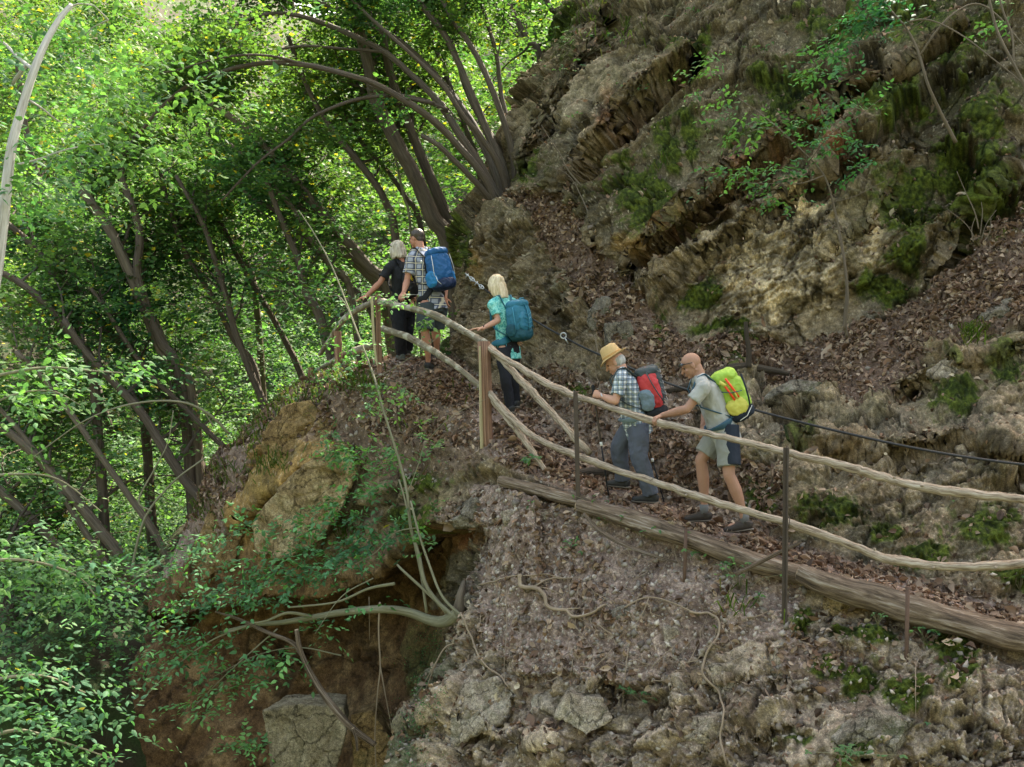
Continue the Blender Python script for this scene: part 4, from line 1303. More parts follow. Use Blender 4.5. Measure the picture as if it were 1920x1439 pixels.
M_leaf = leaf_mat('green leaf')
M_leafn = leaf_mat('near leaf', trans=.4, gloss=.22, tmul=(1.2, 1.5, .6))
M_bark = wood_mat('dark bark', [(.3, (.045, .034, .027)), (.55, (.10, .078, .06)), (.8, (.18, .15, .12))], gu=3, gv=3, bump=.8, dist=.03)
M_barkl = wood_mat('grey brown bark', [(.3, (.07, .055, .04)), (.55, (.15, .12, .09)), (.8, (.24, .20, .155))], gu=3, gv=3, bump=.7, dist=.03)
M_birch = wood_mat('pale smooth bark', [(.3, (.26, .24, .21)), (.5, (.42, .40, .37)), (.8, (.60, .58, .55))], gu=2.5, gv=7, bump=.5, dist=.01)
M_twig = wood_mat('green grey twig bark', [(.3, (.12, .115, .07)), (.6, (.22, .21, .14)), (.8, (.32, .31, .22))], gu=2.5, gv=4, bump=.3, dist=.006)
M_stemb = wood_mat('brown grey stem', [(.3, (.08, .062, .045)), (.6, (.15, .12, .09)), (.8, (.24, .20, .155))], gu=2.5, gv=5, bump=.4, dist=.006)
M_root = wood_mat('pale root', [(.3, (.14, .10, .07)), (.55, (.29, .225, .16)), (.75, (.42, .35, .27))], gu=2.5, gv=4, bump=.4, dist=.006)


def vrand(r, n=1):
    v = r.normal(size=(n, 3)); return v / np.linalg.norm(v, axis=1)[:, None]


def branch_out(mb, lv, P, R, r, nb, t0, blen, spl, nl, size, pal, yellow=.02, sub=True, nspr=7, up=.35, bias=(0, 0, 0), droopb=.1):
    """limbs along a stem polyline P (list of Vector) with leafy sprays on them"""
    n = len(P)
    bias = np.array(bias, dtype=float)
    oo, dd_ = [], []
    for _ in range(nb):
        t = t0 + (1 - t0) * r.random() ** .8
        i = min(int(t * (n - 1)), n - 2)
        p = np.array(P[i].lerp(P[i + 1], t * (n - 1) - i))
        tg = np.array((P[i + 1] - P[i]).normalized())
        q = vrand(r)[0]; q[2] = abs(q[2]) * .5 + up * .6
        d = tg * .5 + q * .9 + bias
        d /= np.linalg.norm(d)
        L = blen * r.uniform(.5, 1.25) * (1.1 - .45 * t)
        m = 6
        pts = [p]; dcur = d.copy()
        for k in range(m):
            dcur = dcur + r.normal(size=3) * .13 + np.array([0, 0, .05 - droopb * k / m])
            dcur /= np.linalg.norm(dcur)
            pts.append(pts[-1] + dcur * L / m)
        rb = max(R[i] * .45, .008)
        mb.tube([Vector(x) for x in pts], [rb * (1 - .85 * k / m) for k in range(m + 1)], n=5, cap=False)
        for k in range(1, m + 1):
            for __ in range(nspr // 3 + 1):
                o = pts[k - 1] + (pts[k] - pts[k - 1]) * r.random()
                s = vrand(r)[0]; s[2] *= .35
                oo.append(o); dd_.append(dcur * .6 + s)
        if sub:
            for k in range(2, m):
                s = vrand(r)[0]; s[2] = s[2] * .4 + .15
                d2 = dcur * .5 + s; d2 /= np.linalg.norm(d2)
                l2 = L * .45
                q2 = [pts[k] + d2 * l2 * j / 3 - np.array([0, 0, .04]) * j * j * l2 * .3 for j in range(4)]
                mb.tube([Vector(x) for x in q2], [rb * .4, rb * .3, rb * .2, rb * .08], n=4, cap=False)
                for j in range(1, 4):
                    for __ in range(2):
                        s = vrand(r)[0]; s[2] *= .35
                        oo.append(q2[j]); dd_.append(d2 * .6 + s)
    if oo:
        sprays(lv, np.array(oo), np.array(dd_), spl, nl, size, pal, r, yellow=yellow)


def tree(name, label, cat, stems, mat, crown=None, group=None, seed=1, n=10, hi=False, leafmat=None, rough=.08, trunkname='trunk', crownname='crown'):
    """stems: list of (pts [(px,py,Y)...], r0, r1[, branch kwargs])"""
    r = np.random.default_rng(seed)
    first = stems[0][0][0]
    root = empty(name, at(*first), label, cat, group)
    mb = MB(); lv = Leaves(hi)
    for st in stems:
        pts, r0, r1 = st[:3]
        P = spath(pts, 6)
        m = len(P)
        R = [r0 + (r1 - r0) * (i / (m - 1)) ** .8 for i in range(m)]
        mb.tube(P, R, n=n, rough=rough, seed=seed)
        if len(st) > 3 and st[3]:
            branch_out(mb, lv, P, R, r, **st[3])
    mb.build(trunkname, mat, root)
    if crown: crown(lv, r)
    if lv.o: lv.build(crownname, leafmat or M_leaf, root)
    return root


def clump(lv, r, c, rad, ns, spl, nl, size, pal, yellow=.02, shell=.5, dirbias=(0, 0, 0)):
    """leafy twigs through an ellipsoid, looser towards its rim, in sub-clumps"""
    c = np.array(c); rad = np.array(rad)
    nc = max(4, ns // 28)
    u = vrand(r, nc) * (r.random((nc, 1)) ** .45)
    k = r.integers(0, nc, ns)
    q = u[k] + r.normal(size=(ns, 3)) * .17
    o = c + q * rad
    d = q * rad * .8 / rad.mean() + vrand(r, ns) * .9 + np.array(dirbias)
    d[:, 2] *= .28
    sprays(lv, o, d, spl, nl, size, pal, r, yellow=yellow)


# ---- coppiced tree arching from the cliff shoulder
def B(nb, t0, blen, pal='sun', size=.085, spl=.42, nl=8, yellow=.05, nspr=6, **k):
    k.setdefault('bias', (-.1, 1.0, .25))
    return dict(nb=nb, t0=t0, blen=blen, spl=spl, nl=nl, size=size, pal=pal, yellow=yellow, nspr=nspr, **k)


tree('arching_tree', 'many stemmed dark tree arching left over the path from the cliff shoulder', 'tree', [
    ([(930, 385, 15.6), (905, 330, 15.5), (860, 275, 15.4), (810, 225, 15.2), (760, 190, 15.1), (700, 157, 15.0), (640, 138, 15), (580, 124, 15), (520, 118, 15), (460, 124, 15.1), (410, 138, 15.2), (350, 163, 15.3), (300, 205, 15.4), (262, 250, 15.5)], .060, .022, B(10, .6, 1.5)),
    ([(938, 380, 15.7), (900, 310, 15.8), (860, 250, 15.9), (820, 190, 16), (770, 140, 16.1), (720, 98, 16.2), (640, 58, 16.4), (560, 30, 16.5), (500, 28, 16.6), (440, 50, 16.7), (380, 95, 16.8), (340, 125, 16.9)], .068, .022, B(14, .6, 1.6)),
    ([(945, 380, 15.8), (920, 300, 16.1), (880, 225, 16.3), (840, 170, 16.5), (780, 105, 16.7), (720, 60, 16.9), (640, 20, 17), (560, -5, 17.1), (480, -20, 17)], .078, .03, B(14, .6, 1.6)),
    ([(952, 375, 15.9), (945, 320, 16), (910, 240, 16.1), (885, 180, 16.1), (860, 120, 16.2), (830, 60, 16.3), (790, 10, 16.4), (760, -40, 16.5)], .066, .04, B(7, .6, 1.5)),
    ([(962, 370, 16), (965, 310, 16), (945, 230, 16), (915, 150, 16), (885, 90, 16.1), (850, 40, 16.2), (820, -20, 16.3)], .055, .035, B(7, .6, 1.5)),
    ([(972, 365, 16.2), (968, 300, 16.3), (955, 240, 16.4), (940, 180, 16.6), (930, 100, 16.8), (900, 0, 17), (890, -40, 17)], .045, .03, B(6, .6, 1.4)),
    ([(925, 380, 15.6), (880, 330, 15.4), (850, 300, 15.3), (820, 272, 15.2), (790, 255, 15.2)], .05, .03, None),
    ([(838, 208, 15.9), (790, 188, 15.6), (740, 180, 15.4), (680, 185, 15.2), (630, 200, 15), (580, 225, 14.9), (540, 262, 14.8), (490, 300, 14.7), (450, 340, 14.6), (415, 378, 14.6)], .035, .012, B(6, .5, .9)),
    ([(955, 378, 15.8), (935, 310, 15.7), (900, 255, 15.6), (870, 220, 15.5), (830, 160, 15.4), (790, 120, 15.4), (735, 70, 15.4), (690, 30, 15.5), (640, -20, 15.6)], .05, .02, B(6, .7, 1.3)),
    ([(968, 375, 16.1), (960, 330, 16.3), (925, 260, 16.5), (895, 215, 16.6), (870, 160, 16.7), (850, 90, 16.8), (800, 10, 16.9), (780, -30, 17)], .045, .025, B(6, .7, 1.3)),
    ([(720, 98, 16.2), (640, 92, 16), (560, 88, 16), (470, 110, 16), (420, 150, 16), (390, 190, 16)], .025, .010, B(5, .5, 1.0)),
    ([(580, 124, 15), (500, 105, 14.9), (420, 108, 14.8), (340, 130, 14.8), (290, 140, 14.8)], .022, .008, B(4, .5, .9)),
    ([(815, 195, 15.3), (750, 182, 15.3), (690, 160, 15.3)], .03, .02, None),
], M_bark, group=None, seed=21, n=12)

# ---- trunks standing beyond the path
BG = [
    ('tree beyond the path', 'tall dark trunk rising directly behind the plaid shirt man', [(845, 480, 19), (812, 410, 19), (782, 340, 19), (750, 280, 19), (722, 225, 19), (702, 180, 19), (690, 120, 19), (672, 50, 19), (650, -30, 19)], .19, .12, M_bark, 12, .4),
    ('tree', 'slim dark trunk just left of the cliff corner', [(862, 470, 20), (835, 400, 20), (805, 330, 20), (778, 265, 20), (755, 205, 20), (735, 150, 20), (715, 60, 20), (700, -20, 20)], .14, .09, M_bark, 10, .4),
    ('tree', 'thin curved trunk behind the grey haired woman', [(742, 450, 20), (725, 385, 20), (700, 340, 20), (660, 290, 20), (628, 250, 20), (600, 210, 20), (570, 150, 20), (540, 70, 20)], .10, .05, M_bark, 12, .35),
    ('tree', 'pale grey leaning trunk crossing the middle of the wood', [(730, 550, 22), (690, 500, 22), (640, 440, 22), (590, 385, 22), (550, 335, 22), (510, 290, 22), (460, 240, 22), (410, 205, 22), (370, 180, 22), (300, 120, 22)], .16, .07, M_barkl, 14, .4),
    ('tree', 'broad brown leaning trunk rising behind the end of the railing', [(720, 560, 24), (680, 505, 24), (640, 470, 24), (600, 425, 24), (550, 380, 24), (500, 330, 24), (440, 290, 24), (380, 220, 24)], .17, .08, M_barkl, 10, .4),
    ('tree', 'crooked dark trunk left of the short end post', [(625, 690, 18), (612, 640, 18), (598, 590, 18), (572, 545, 18), (560, 490, 18), (530, 420, 18), (500, 340, 18)], .13, .05, M_bark, 12, .3),
    ('tree', 'forked brown trunk with a thick left limb in the left wood', [(352, 735, 21), (318, 680, 21), (290, 620, 21), (270, 570, 21), (238, 500, 21), (210, 440, 21), (185, 400, 21), (140, 340, 21)], .20, .10, M_barkl, 14, .45),
    ('tree', 'dark upright trunk with a kinked top in the left wood', [(340, 720, 20.6), (300, 640, 20.6), (275, 575, 20.6), (258, 510, 20.6), (262, 450, 20.6), (250, 390, 20.6), (230, 340, 20.6), (225, 280, 20.6)], .13, .07, M_bark, 12, .45),
    ('tree', 'long thin trunk leaning left under the forked tree', [(262, 700, 23), (210, 630, 23), (160, 570, 23), (110, 510, 23), (60, 460, 23), (20, 425, 23), (-40, 380, 23)], .13, .07, M_bark, 10, .3),
    ('tree', 'slanting dark trunk crossing the left edge at mid height', [(175, 710, 19), (140, 640, 19), (100, 585, 19), (50, 540, 19), (0, 510, 19), (-60, 480, 19)], .11, .06, M_bark, 9, .3),
    ('tree', 'dark trunk leaning over the rocky spur on its left side', [(385, 960, 17.5), (345, 900, 17.5), (300, 830, 17.5), (262, 770, 17.5), (215, 720, 17.5), (160, 660, 17.5), (120, 600, 17.5)], .12, .06, M_bark, 12, .3),
    ('tree', 'brown trunk rising from the foot of the spur to the left edge', [(300, 1130, 18), (250, 1070, 18), (200, 1010, 18), (160, 960, 18), (100, 890, 18), (40, 830, 18), (-30, 780, 18)], .15, .09, M_barkl, 9, .4),
    ('tree', 'straight brown trunk beneath the left edge branches', [(240, 1180, 19), (180, 1110, 19), (120, 1040, 19), (70, 985, 19), (0, 920, 19), (-60, 870, 19)], .13, .09, M_barkl, 8, .4),
    ('tree', 'thick almost black trunk at the lower left corner', [(55, 1300, 15), (40, 1250, 15), (20, 1180, 15), (0, 1130, 15), (-30, 1060, 15)], .20, .15, M_bark, 6, .5),
    ('tree', 'nearly black trunk leaning behind the lower left branches', [(170, 1190, 20), (120, 1140, 20), (80, 1090, 20), (40, 1050, 20), (-20, 1000, 20)], .16, .11, M_bark, 6, .4),
    ('tree', 'thin dark trunk high in the gap beside the cliff top', [(1062, 60, 26), (1035, 20, 26), (1010, -30, 26)], .10, .08, M_bark, 6, .1),
    ('tree', 'slender leaning trunk near the cliff edge below the skyline', [(1015, 130, 24), (990, 80, 24), (965, 30, 24), (940, -30, 24)], .10, .07, M_bark, 7, .2),
    ('tree', 'pale thin trunk standing between the dark trunks behind the hikers', [(770, 430, 21), (757, 370, 21), (742, 300, 21), (722, 240, 21), (700, 190, 21), (690, 130, 21)], .035, .02, M_twig, 8, .4),
    ('tree', 'dark branchy trunk in the shade left of the railing end', [(505, 790, 21), (470, 700, 21), (440, 620, 21), (425, 560, 21), (400, 480, 21), (380, 420, 21), (330, 330, 21)], .10, .05, M_bark, 10, .35),
    ('tree', 'thin dark trunk leaning beside the crooked one', [(570, 720, 25), (535, 640, 25), (490, 560, 25), (455, 500, 25), (420, 430, 25), (400, 390, 25)], .10, .06, M_bark, 9, .35),
    ('tree', 'thin trunk running up from the shaded hollow to the forked tree', [(420, 1000, 22), (390, 900, 22), (350, 810, 22), (300, 730, 22), (240, 650, 22), (200, 580, 22)], .11, .06, M_bark, 8, .35),
    ('tree', 'far slim trunk under the arching branch', [(480, 560, 30), (455, 480, 30), (435, 420, 30), (400, 330, 30), (380, 230, 30)], .12, .08, M_barkl, 12, .3),
    ('tree', 'far dark trunk at the upper left behind the pale tree', [(130, 560, 30), (110, 460, 30), (80, 360, 30), (50, 250, 30), (30, 100, 30)], .14, .09, M_bark, 14, .3),
    ('tree', 'slim brown stem left of the pale grey leaning trunk', [(660, 560, 20), (620, 500, 20), (575, 440, 20), (540, 380, 20), (480, 320, 20), (430, 270, 20)], .08, .05, M_barkl, 6, .5),
    ('tree', 'thin stem crossing behind the slender sapling top', [(700, 600, 21), (640, 520, 21), (590, 470, 21), (520, 400, 21), (470, 370, 21), (430, 330, 21)], .07, .04, M_bark, 6, .5),
    ('tree', 'thin stem leaning left low in the shaded wood', [(470, 900, 19), (400, 820, 19), (340, 760, 19), (270, 690, 19), (210, 600, 19), (170, 540, 19)], .075, .04, M_bark, 6, .5),
    ('tree', 'narrow stem fanning up from the foot of the spur', [(330, 1080, 17), (290, 1000, 17), (220, 900, 17), (150, 800, 17), (90, 720, 17), (30, 660, 17)], .08, .05, M_barkl, 6, .5),
    ('tree', 'narrow brown stem beside the straight trunk at the left', [(270, 1150, 18), (200, 1060, 18), (130, 950, 18), (90, 880, 18), (20, 790, 18), (-40, 730, 18)], .08, .05, M_barkl, 5, .5),
    ('tree', 'curved slim trunk between the forked tree and the grey leaning trunk', [(480, 700, 23), (440, 640, 23), (400, 560, 23), (350, 480, 23), (320, 400, 23), (300, 320, 23)], .09, .05, M_bark, 8, .45),
    ('tree', 'thin dark stem above the hikers heads', [(790, 430, 24), (760, 370, 24), (725, 320, 24), (680, 270, 24), (640, 200, 24), (610, 120, 24)], .08, .05, M_bark, 8, .5),
    ('tree', 'slim trunk next to the cliff corner high up', [(900, 330, 25), (880, 260, 25), (850, 180, 25), (820, 100, 25), (780, 20, 25)], .09, .06, M_bark, 8, .4),
]
for k, (nm, lab, pts, r0, r1, mt, nb, t0) in enumerate(BG):
    Y0 = pts[0][2]
    Y = 16.6 + (Y0 - 15) * .30
    pts = [(a_, b_, Y) for a_, b_, c_ in pts]
    r0, r1 = r0 * Y / Y0 * 1.1, r1 * Y / Y0 * 1.1
    pal = 'sun' if pts[-1][1] < 300 else 'mid'
    b0 = at(*pts[0]); b1 = Vector((b0.x + .25, b0.y, min(float(ravine_z(b0.x, b0.y)), b0.z - .3)))
    q0 = (960 + (b1.x) / Y * F, 720 - b1.z / Y * F, Y)
    if q0[1] - pts[0][1] > 450: q0 = (pts[0][0] + 80, pts[0][1] + 260, Y)
    tree('tree', lab, 'tree', [([q0] + pts, r0 * .78, r1 * .7, B(int(nb * 1.3), t0, 2.6, pal=pal, size=.108 if Y < 24 else .12, spl=.5, nl=7, nspr=4, yellow=.04, bias=(-.2, 1.9, .15)))], mt, group='trees in the wood left of the cliff', seed=40 + k)

# ---- far wood: one mass of foliage on the far slopes, reading as sunlit leaves with gaps
lv = Leaves()
r = np.random.default_rng(77)
for k in range(330):
    Y = 32 + 56 * r.random() ** 1.1
    px = r.uniform(-160, 1130)
    x = (px - 960) / F * Y
    gzv = float(ravine_z(x, Y))
    top = 11 + r.uniform(-2, 5)
    z = gzv + r.uniform(.8, top)
    py = 720 - z / Y * F
    if py < -160 or py > 1500 or (940 < px < 1020 and 60 < py < 210): continue
    R_ = r.uniform(1.3, 2.8) * (1 + Y / 90)
    clump(lv, r, (x, Y, z), (R_ * 1.25, R_ * 1.25, R_ * .7), int(110), .5 * (1 + Y / 80), 6, .13 * (1 + Y / 60), 'sun' if py < 520 else 'mid', yellow=.05)
print('far leaves', lv.count())
tag(lv.build('far_wood', M_leaf, None, None, 'stuff'), 'dense sunlit foliage of the wood on the far slopes', kind='stuff')

lv2 = Leaves()
for k in range(60):
    px, py = r.uniform(-80, 420), r.uniform(-120, 330)
    Y = r.uniform(26, 34)
    clump(lv2, r, at(px, py, Y), (2.0, 2.0, 1.0), 90, .5, 6, .13, 'sun', yellow=.08)
for k in range(18):
    px, py = r.uniform(60, 820), r.uniform(80, 640)
    clump(lv2, r, at(px, py, r.uniform(15.2, 17)), (.55, .55, .25), 26, .36, 7, .075, 'mid', yellow=.05)
tag(lv2.build('wood_foliage', M_leaf, None, None, 'stuff'), 'loose foliage filling the canopy of the wood', kind='stuff')
# undergrowth on the shaded near slope under the trees
lv = Leaves()
for k in range(170):
    Y = r.uniform(19, 30)
    px = r.uniform(-60, 860)
    x = (px - 960) / F * Y
    z = float(ravine_z(x, Y)) + r.uniform(.1, 2.6)
    py = 720 - z / Y * F
    if py > 1520: continue
    clump(lv, r, (x, Y, z), (1.3, 1.3, .6), 46, .4, 6, .085, 'dark' if r.random() < .5 else 'mid', yellow=.01)
for k in range(90):
    Y = r.uniform(13.5, 18.5); px = r.uniform(-60, 330); py = r.uniform(1020, 1500)
    if px > 200 and py > 1150: continue
    c_ = at(px, py, Y)
    clump(lv, r, c_, (.7, .7, .35), 30, .34, 7, .075, 'dark', yellow=.005)
print('undergrowth', lv.count())
tag(lv.build('undergrowth', M_leaf, None, None, 'stuff'), 'low leafy undergrowth on the shaded slope below the wood', kind='stuff')

# ---- foreground trees at the left edge
def leafy(lv, r, pts, n, rad, spl, nl, size, pal, yellow=.0, bias=(0, 0, 0)):
    """sprays strung along pixel paths: pts [(px,py,Y)], spread 'rad' metres around"""
    P = np.array([np.array(at(*p)) for p in spline(pts, 8)])
    k = r.integers(0, len(P), n)
    o = P[k] + r.normal(size=(n, 3)) * rad * np.array([1, 1, .6])
    d = vrand(r, n) + np.array(bias); d[:, 2] *= .4
    sprays(lv, o, d, spl, nl, size, pal, r, yellow=yellow)


def cr_pale(lv, r):
    for a in [([(-40, 190, 6.4), (120, 130, 6.6), (260, 160, 6.9), (380, 150, 7.2)], 85, .22), ([(-60, 60, 6.4), (60, 40, 6.6), (200, 60, 6.8), (420, 40, 7.3)], 80, .28),
              ([(20, 330, 6.2), (140, 260, 6.3), (250, 250, 6.5), (300, 290, 6.6)], 60, .13), ([(150, 260, 6.3), (220, 200, 6.5), (290, 180, 6.7), (330, 190, 6.8)], 30, .10),
              ([(-30, 110, 7), (40, 220, 7), (60, 330, 7)], 40, .25), ([(60, 420, 6.8), (130, 360, 6.9), (190, 330, 7)], 30, .15)]:
        leafy(lv, r, a[0], a[1], a[2], .30, 7, .062, 'near', yellow=.03, bias=(.3, 0, -.05))


tree('pale_tree', 'slim pale grey trunk leaning at the left edge of the picture', 'tree', [
    ([(-30, 640, 6.2), (-4, 480, 6.2), (7, 400, 6.2), (15, 333, 6.2), (22, 275, 6.22), (38, 215, 6.26), (57, 152, 6.3), (77, 100, 6.35), (93, 67, 6.4), (112, 36, 6.45), (134, 10, 6.5)], .040, .014, None),
    ([(132, 14, 6.5), (150, 8, 6.5), (175, 12, 6.55), (190, 25, 6.6), (203, 38, 6.65)], .006, .004, None),
    ([(203, 38, 6.65), (175, 52, 6.7), (155, 68, 6.8), (125, 75, 6.9)], .004, .002, None),
    ([(62, 130, 6.35), (50, 122, 6.4), (30, 105, 6.5), (8, 82, 6.6), (-20, 70, 6.7)], .014, .006, None),
    ([(50, 122, 6.4), (30, 148, 6.45), (22, 160, 6.5)], .012, .01, None),
    ([(56, 190, 6.3), (80, 205, 6.4), (110, 228, 6.5), (150, 240, 6.6)], .008, .004, None),
    ([(30, 310, 6.25), (70, 300, 6.3), (130, 280, 6.4), (200, 270, 6.5)], .007, .003, None),
], M_birch, crown=cr_pale, seed=90, n=16, hi=True, leafmat=M_leafn)


def cr_low(lst, size=.05, spl=.26, nl=7, pal='near', yellow=.01):
    def f(lv, r):
        for pts, n, rad in lst:
            leafy(lv, r, pts, n, rad, spl, nl, size, pal, yellow=yellow, bias=(.5, 0, -.15))
    return f


tree('leafy_branch', 'bright leafy branch reaching in from the left edge at mid height', 'branch', [
    ([(-60, 720, 5.2), (20, 700, 5.2), (90, 690, 5.25), (160, 695, 5.3), (230, 700, 5.4)], .010, .003, None),
    ([(-60, 780, 5.2), (30, 740, 5.2), (100, 735, 5.3), (150, 760, 5.3)], .007, .002, None)],
    M_twig, crown=cr_low([([(-40, 700, 5.2), (90, 685, 5.25), (200, 690, 5.4), (270, 692, 5.5)], 32, .05), ([(-40, 760, 5.2), (60, 745, 5.3), (130, 760, 5.3)], 36, .08)]), seed=91, hi=True, leafmat=M_leafn, trunkname='stem', crownname='leaves')
tree('leafy_branch', 'drooping leafy branch at the left edge above the bottom corner', 'branch', [
    ([(-60, 1060, 5.4), (20, 1050, 5.4), (90, 1060, 5.5), (150, 1085, 5.5), (180, 1120, 5.5)], .010, .003, None)],
    M_twig, crown=cr_low([([(-40, 1050, 5.4), (70, 1050, 5.5), (150, 1090, 5.5), (190, 1130, 5.5)], 60, .10), ([(0, 1010, 5.6), (60, 1040, 5.6), (140, 1060, 5.7)], 24, .08)]), seed=92, hi=True, leafmat=M_leafn, trunkname='stem', crownname='leaves')
tree('leafy_branch', 'dense pale green leaves filling the bottom left corner', 'branch', [
    ([(-60, 1290, 4.8), (20, 1270, 4.8), (90, 1270, 4.9), (160, 1300, 4.9)], .010, .003, None),
    ([(-60, 1400, 4.7), (30, 1370, 4.8), (110, 1390, 4.9), (230, 1430, 5)], .010, .003, None)],
    M_twig, crown=cr_low([([(-40, 1270, 4.8), (60, 1260, 4.8), (150, 1300, 4.9)], 40, .09), ([(-40, 1340, 4.8), (80, 1350, 4.8), (170, 1400, 4.9)], 60, .11), ([(0, 1430, 4.7), (100, 1430, 4.8), (240, 1440, 5)], 26, .06)], size=.043), seed=93, hi=True, leafmat=M_leafn, trunkname='stem', crownname='leaves')
tree('leafy_branch', 'hanging leafy sprigs by the left edge below mid height', 'branch', [
    ([(-60, 900, 6.5), (30, 890, 6.5), (110, 900, 6.6), (190, 960, 6.7)], .010, .003, None)],
    M_twig, crown=cr_low([([(-20, 900, 6.5), (60, 890, 6.6), (150, 930, 6.7)], 14, .08), ([(60, 1040, 7.5), (120, 1080, 7.5), (160, 1140, 7.5)], 16, .15)], pal='mid', size=.055), seed=94, hi=True, leafmat=M_leafn, trunkname='stem', crownname='leaves')

# ---- shrub growing out of the stump beside the hollow
def cr_hollow(lv, r):
    L = [([(235, 1090, 12.6), (330, 1060, 12.6), (450, 1000, 12.6), (470, 990, 12.6)], 50, .16), ([(300, 1180, 12.4), (420, 1110, 12.4), (520, 1060, 12.4)], 80, .20),
         ([(480, 1130, 12.3), (600, 1060, 12.3), (700, 1030, 12.3)], 70, .16), ([(360, 1330, 12.2), (440, 1290, 12.2), (520, 1230, 12.2)], 36, .12),
         ([(250, 1260, 12.4), (330, 1220, 12.4), (430, 1200, 12.4)], 34, .16), ([(430, 1400, 12), (500, 1390, 12)], 12, .06), ([(560, 1010, 12.6), (640, 940, 12.6), (730, 900, 12.5)], 40, .14),
         ([(640, 960, 12.4), (720, 1000, 12.4), (800, 1000, 12.2)], 24, .10), ([(640, 850, 12.6), (720, 840, 12.5), (760, 880, 12.4)], 26, .09), ([(400, 1240, 12.1), (560, 1230, 12.1)], 12, .08),
         ([(600, 1190, 12.1), (640, 1170, 12.1), (720, 1130, 12)], 10, .05), ([(420, 920, 13), (520, 960, 13)], 0, .1)]
    for pts, n, rad in L:
        if n: leafy(lv, r, pts, int(n * 1.5), rad, .34, 7, .078, 'shrub', yellow=.005, bias=(-.4, -.1, -.1))


hs = [([(862, 1150, 11.6), (838, 1165, 11.8), (810, 1165, 12.0), (770, 1150, 12.1), (720, 1143, 12.1), (650, 1148, 12.2), (590, 1158, 12.3), (530, 1168, 12.4), (480, 1172, 12.5), (420, 1185, 12.5)], .075, .018, None),
      ([(590, 1158, 12.3), (540, 1150, 12.2), (500, 1165, 12.2), (470, 1170, 12.2)], .02, .01, None),
      ([(855, 1160, 11.6), (810, 1120, 11.8), (760, 1075, 11.9), (745, 1060, 12)], .022, .012, None),
      ([(740, 1095, 12), (690, 1105, 12.1), (630, 1130, 12.1), (540, 1140, 12.2)], .018, .010, None),
      ([(700, 1085, 12.1), (640, 1120, 12), (590, 1190, 12)], .008, .004, None),
      ([(640, 1230, 12.2), (560, 1215, 12.2), (480, 1230, 12.3), (400, 1270, 12.3)], .008, .003, None),
      ([(470, 1172, 12.3), (400, 1200, 12.3), (330, 1250, 12.4), (250, 1330, 12.5)], .012, .005, None),
      ([(520, 1180, 12.3), (430, 1260, 12.3), (360, 1330, 12.4)], .009, .004, None)]
tree('overhanging_shrub', 'leafy shrub whose thick pale limb arches left over the brown hollow', 'shrub', hs, M_twig, crown=cr_hollow, seed=95, n=12, hi=True, leafmat=M_leafn, trunkname='stem', crownname='leaves', rough=.05)


def cr_sap(lv, r):
    for pts, n, rad in [([(690, 800, 12.2), (720, 740, 12.3), (760, 740, 12.3)], 16, .10), ([(640, 690, 12.6), (660, 660, 12.6), (640, 620, 12.7)], 14, .09), ([(570, 830, 12.6), (620, 815, 12.5), (610, 860, 12.4)], 9, .05),
                        ([(650, 870, 12.4), (700, 850, 12.3)], 9, .06), ([(730, 980, 12), (790, 1020, 11.9), (800, 960, 12)], 16, .09), ([(720, 560, 12.9), (745, 552, 12.9), (770, 575, 12.9)], 5, .035), ([(790, 602, 12.8), (815, 605, 12.8)], 5, .03),
                        ([(560, 500, 13.4), (600, 540, 13.4), (640, 590, 13.2)], 24, .20), ([(780, 800, 12), (820, 830, 12)], 6, .07), ([(620, 720, 12.6), (590, 690, 12.8)], 8, .08)]:
        leafy(lv, r, pts, int(n * 1.6), rad, .24, 7, .066, 'near', bias=(0, 0, -.1))


tree('slender_sapling', 'slender bare grey sapling standing in front of the rocky spur', 'sapling', [
    ([(838, 1150, 11.7), (800, 1100, 11.8), (785, 1040, 11.9), (770, 990, 12), (764, 930, 12), (750, 870, 12.1), (722, 780, 12.2), (702, 710, 12.4), (676, 640, 12.6), (650, 570, 12.8), (622, 500, 13), (590, 440, 13.2), (560, 395, 13.4)], 0.0230, 0.0058, None),
    ([(870, 1160, 11.5), (830, 1120, 11.6), (805, 1060, 11.7), (785, 1000, 11.8), (770, 940, 11.95)], 0.0158, 0.0115, None),
    ([(800, 1150, 11.9), (790, 1080, 11.9), (775, 1010, 11.95), (760, 940, 12.0), (748, 900, 12.1)], 0.0173, 0.0086, None),
    ([(765, 925, 12), (785, 870, 12), (800, 830, 12), (850, 780, 12), (910, 750, 12.2)], 0.0065, 0.0022, None),
    ([(745, 850, 12.1), (715, 880, 12.2), (690, 880, 12.2)], 0.0043, 0.0022, None),
    ([(722, 780, 12.2), (745, 740, 12.3), (755, 700, 12.4)], 0.0050, 0.0022, None),
    ([(676, 640, 12.6), (640, 560, 12.7), (600, 560, 12.9), (560, 555, 13)], 0.0050, 0.0022, None),
    ([(702, 710, 12.4), (740, 690, 12.5), (800, 650, 12.7), (830, 625, 12.9)], 0.0043, 0.0022, None),
    ([(785, 990, 11.9), (740, 1000, 12), (700, 1040, 12.1), (640, 1070, 12.2), (590, 1090, 12.3)], 0.0072, 0.0029, None),
], M_twig, crown=cr_sap, seed=96, n=8, hi=True, leafmat=M_leafn, trunkname='stem', crownname='leaves', rough=.04)
tree('bent_sapling', 'thin leafless stem bent in an arch left of the spur', 'sapling', [
    ([(430, 815, 14.5), (395, 780, 14.4), (350, 757, 14.3), (290, 753, 14.2), (220, 765, 14.2), (150, 795, 14.2), (60, 860, 14.3)], .020, .008, None),
    ([(400, 800, 14.4), (378, 765, 14.4)], .012, .006, None)], M_twig, seed=97, n=8, trunkname='stem')
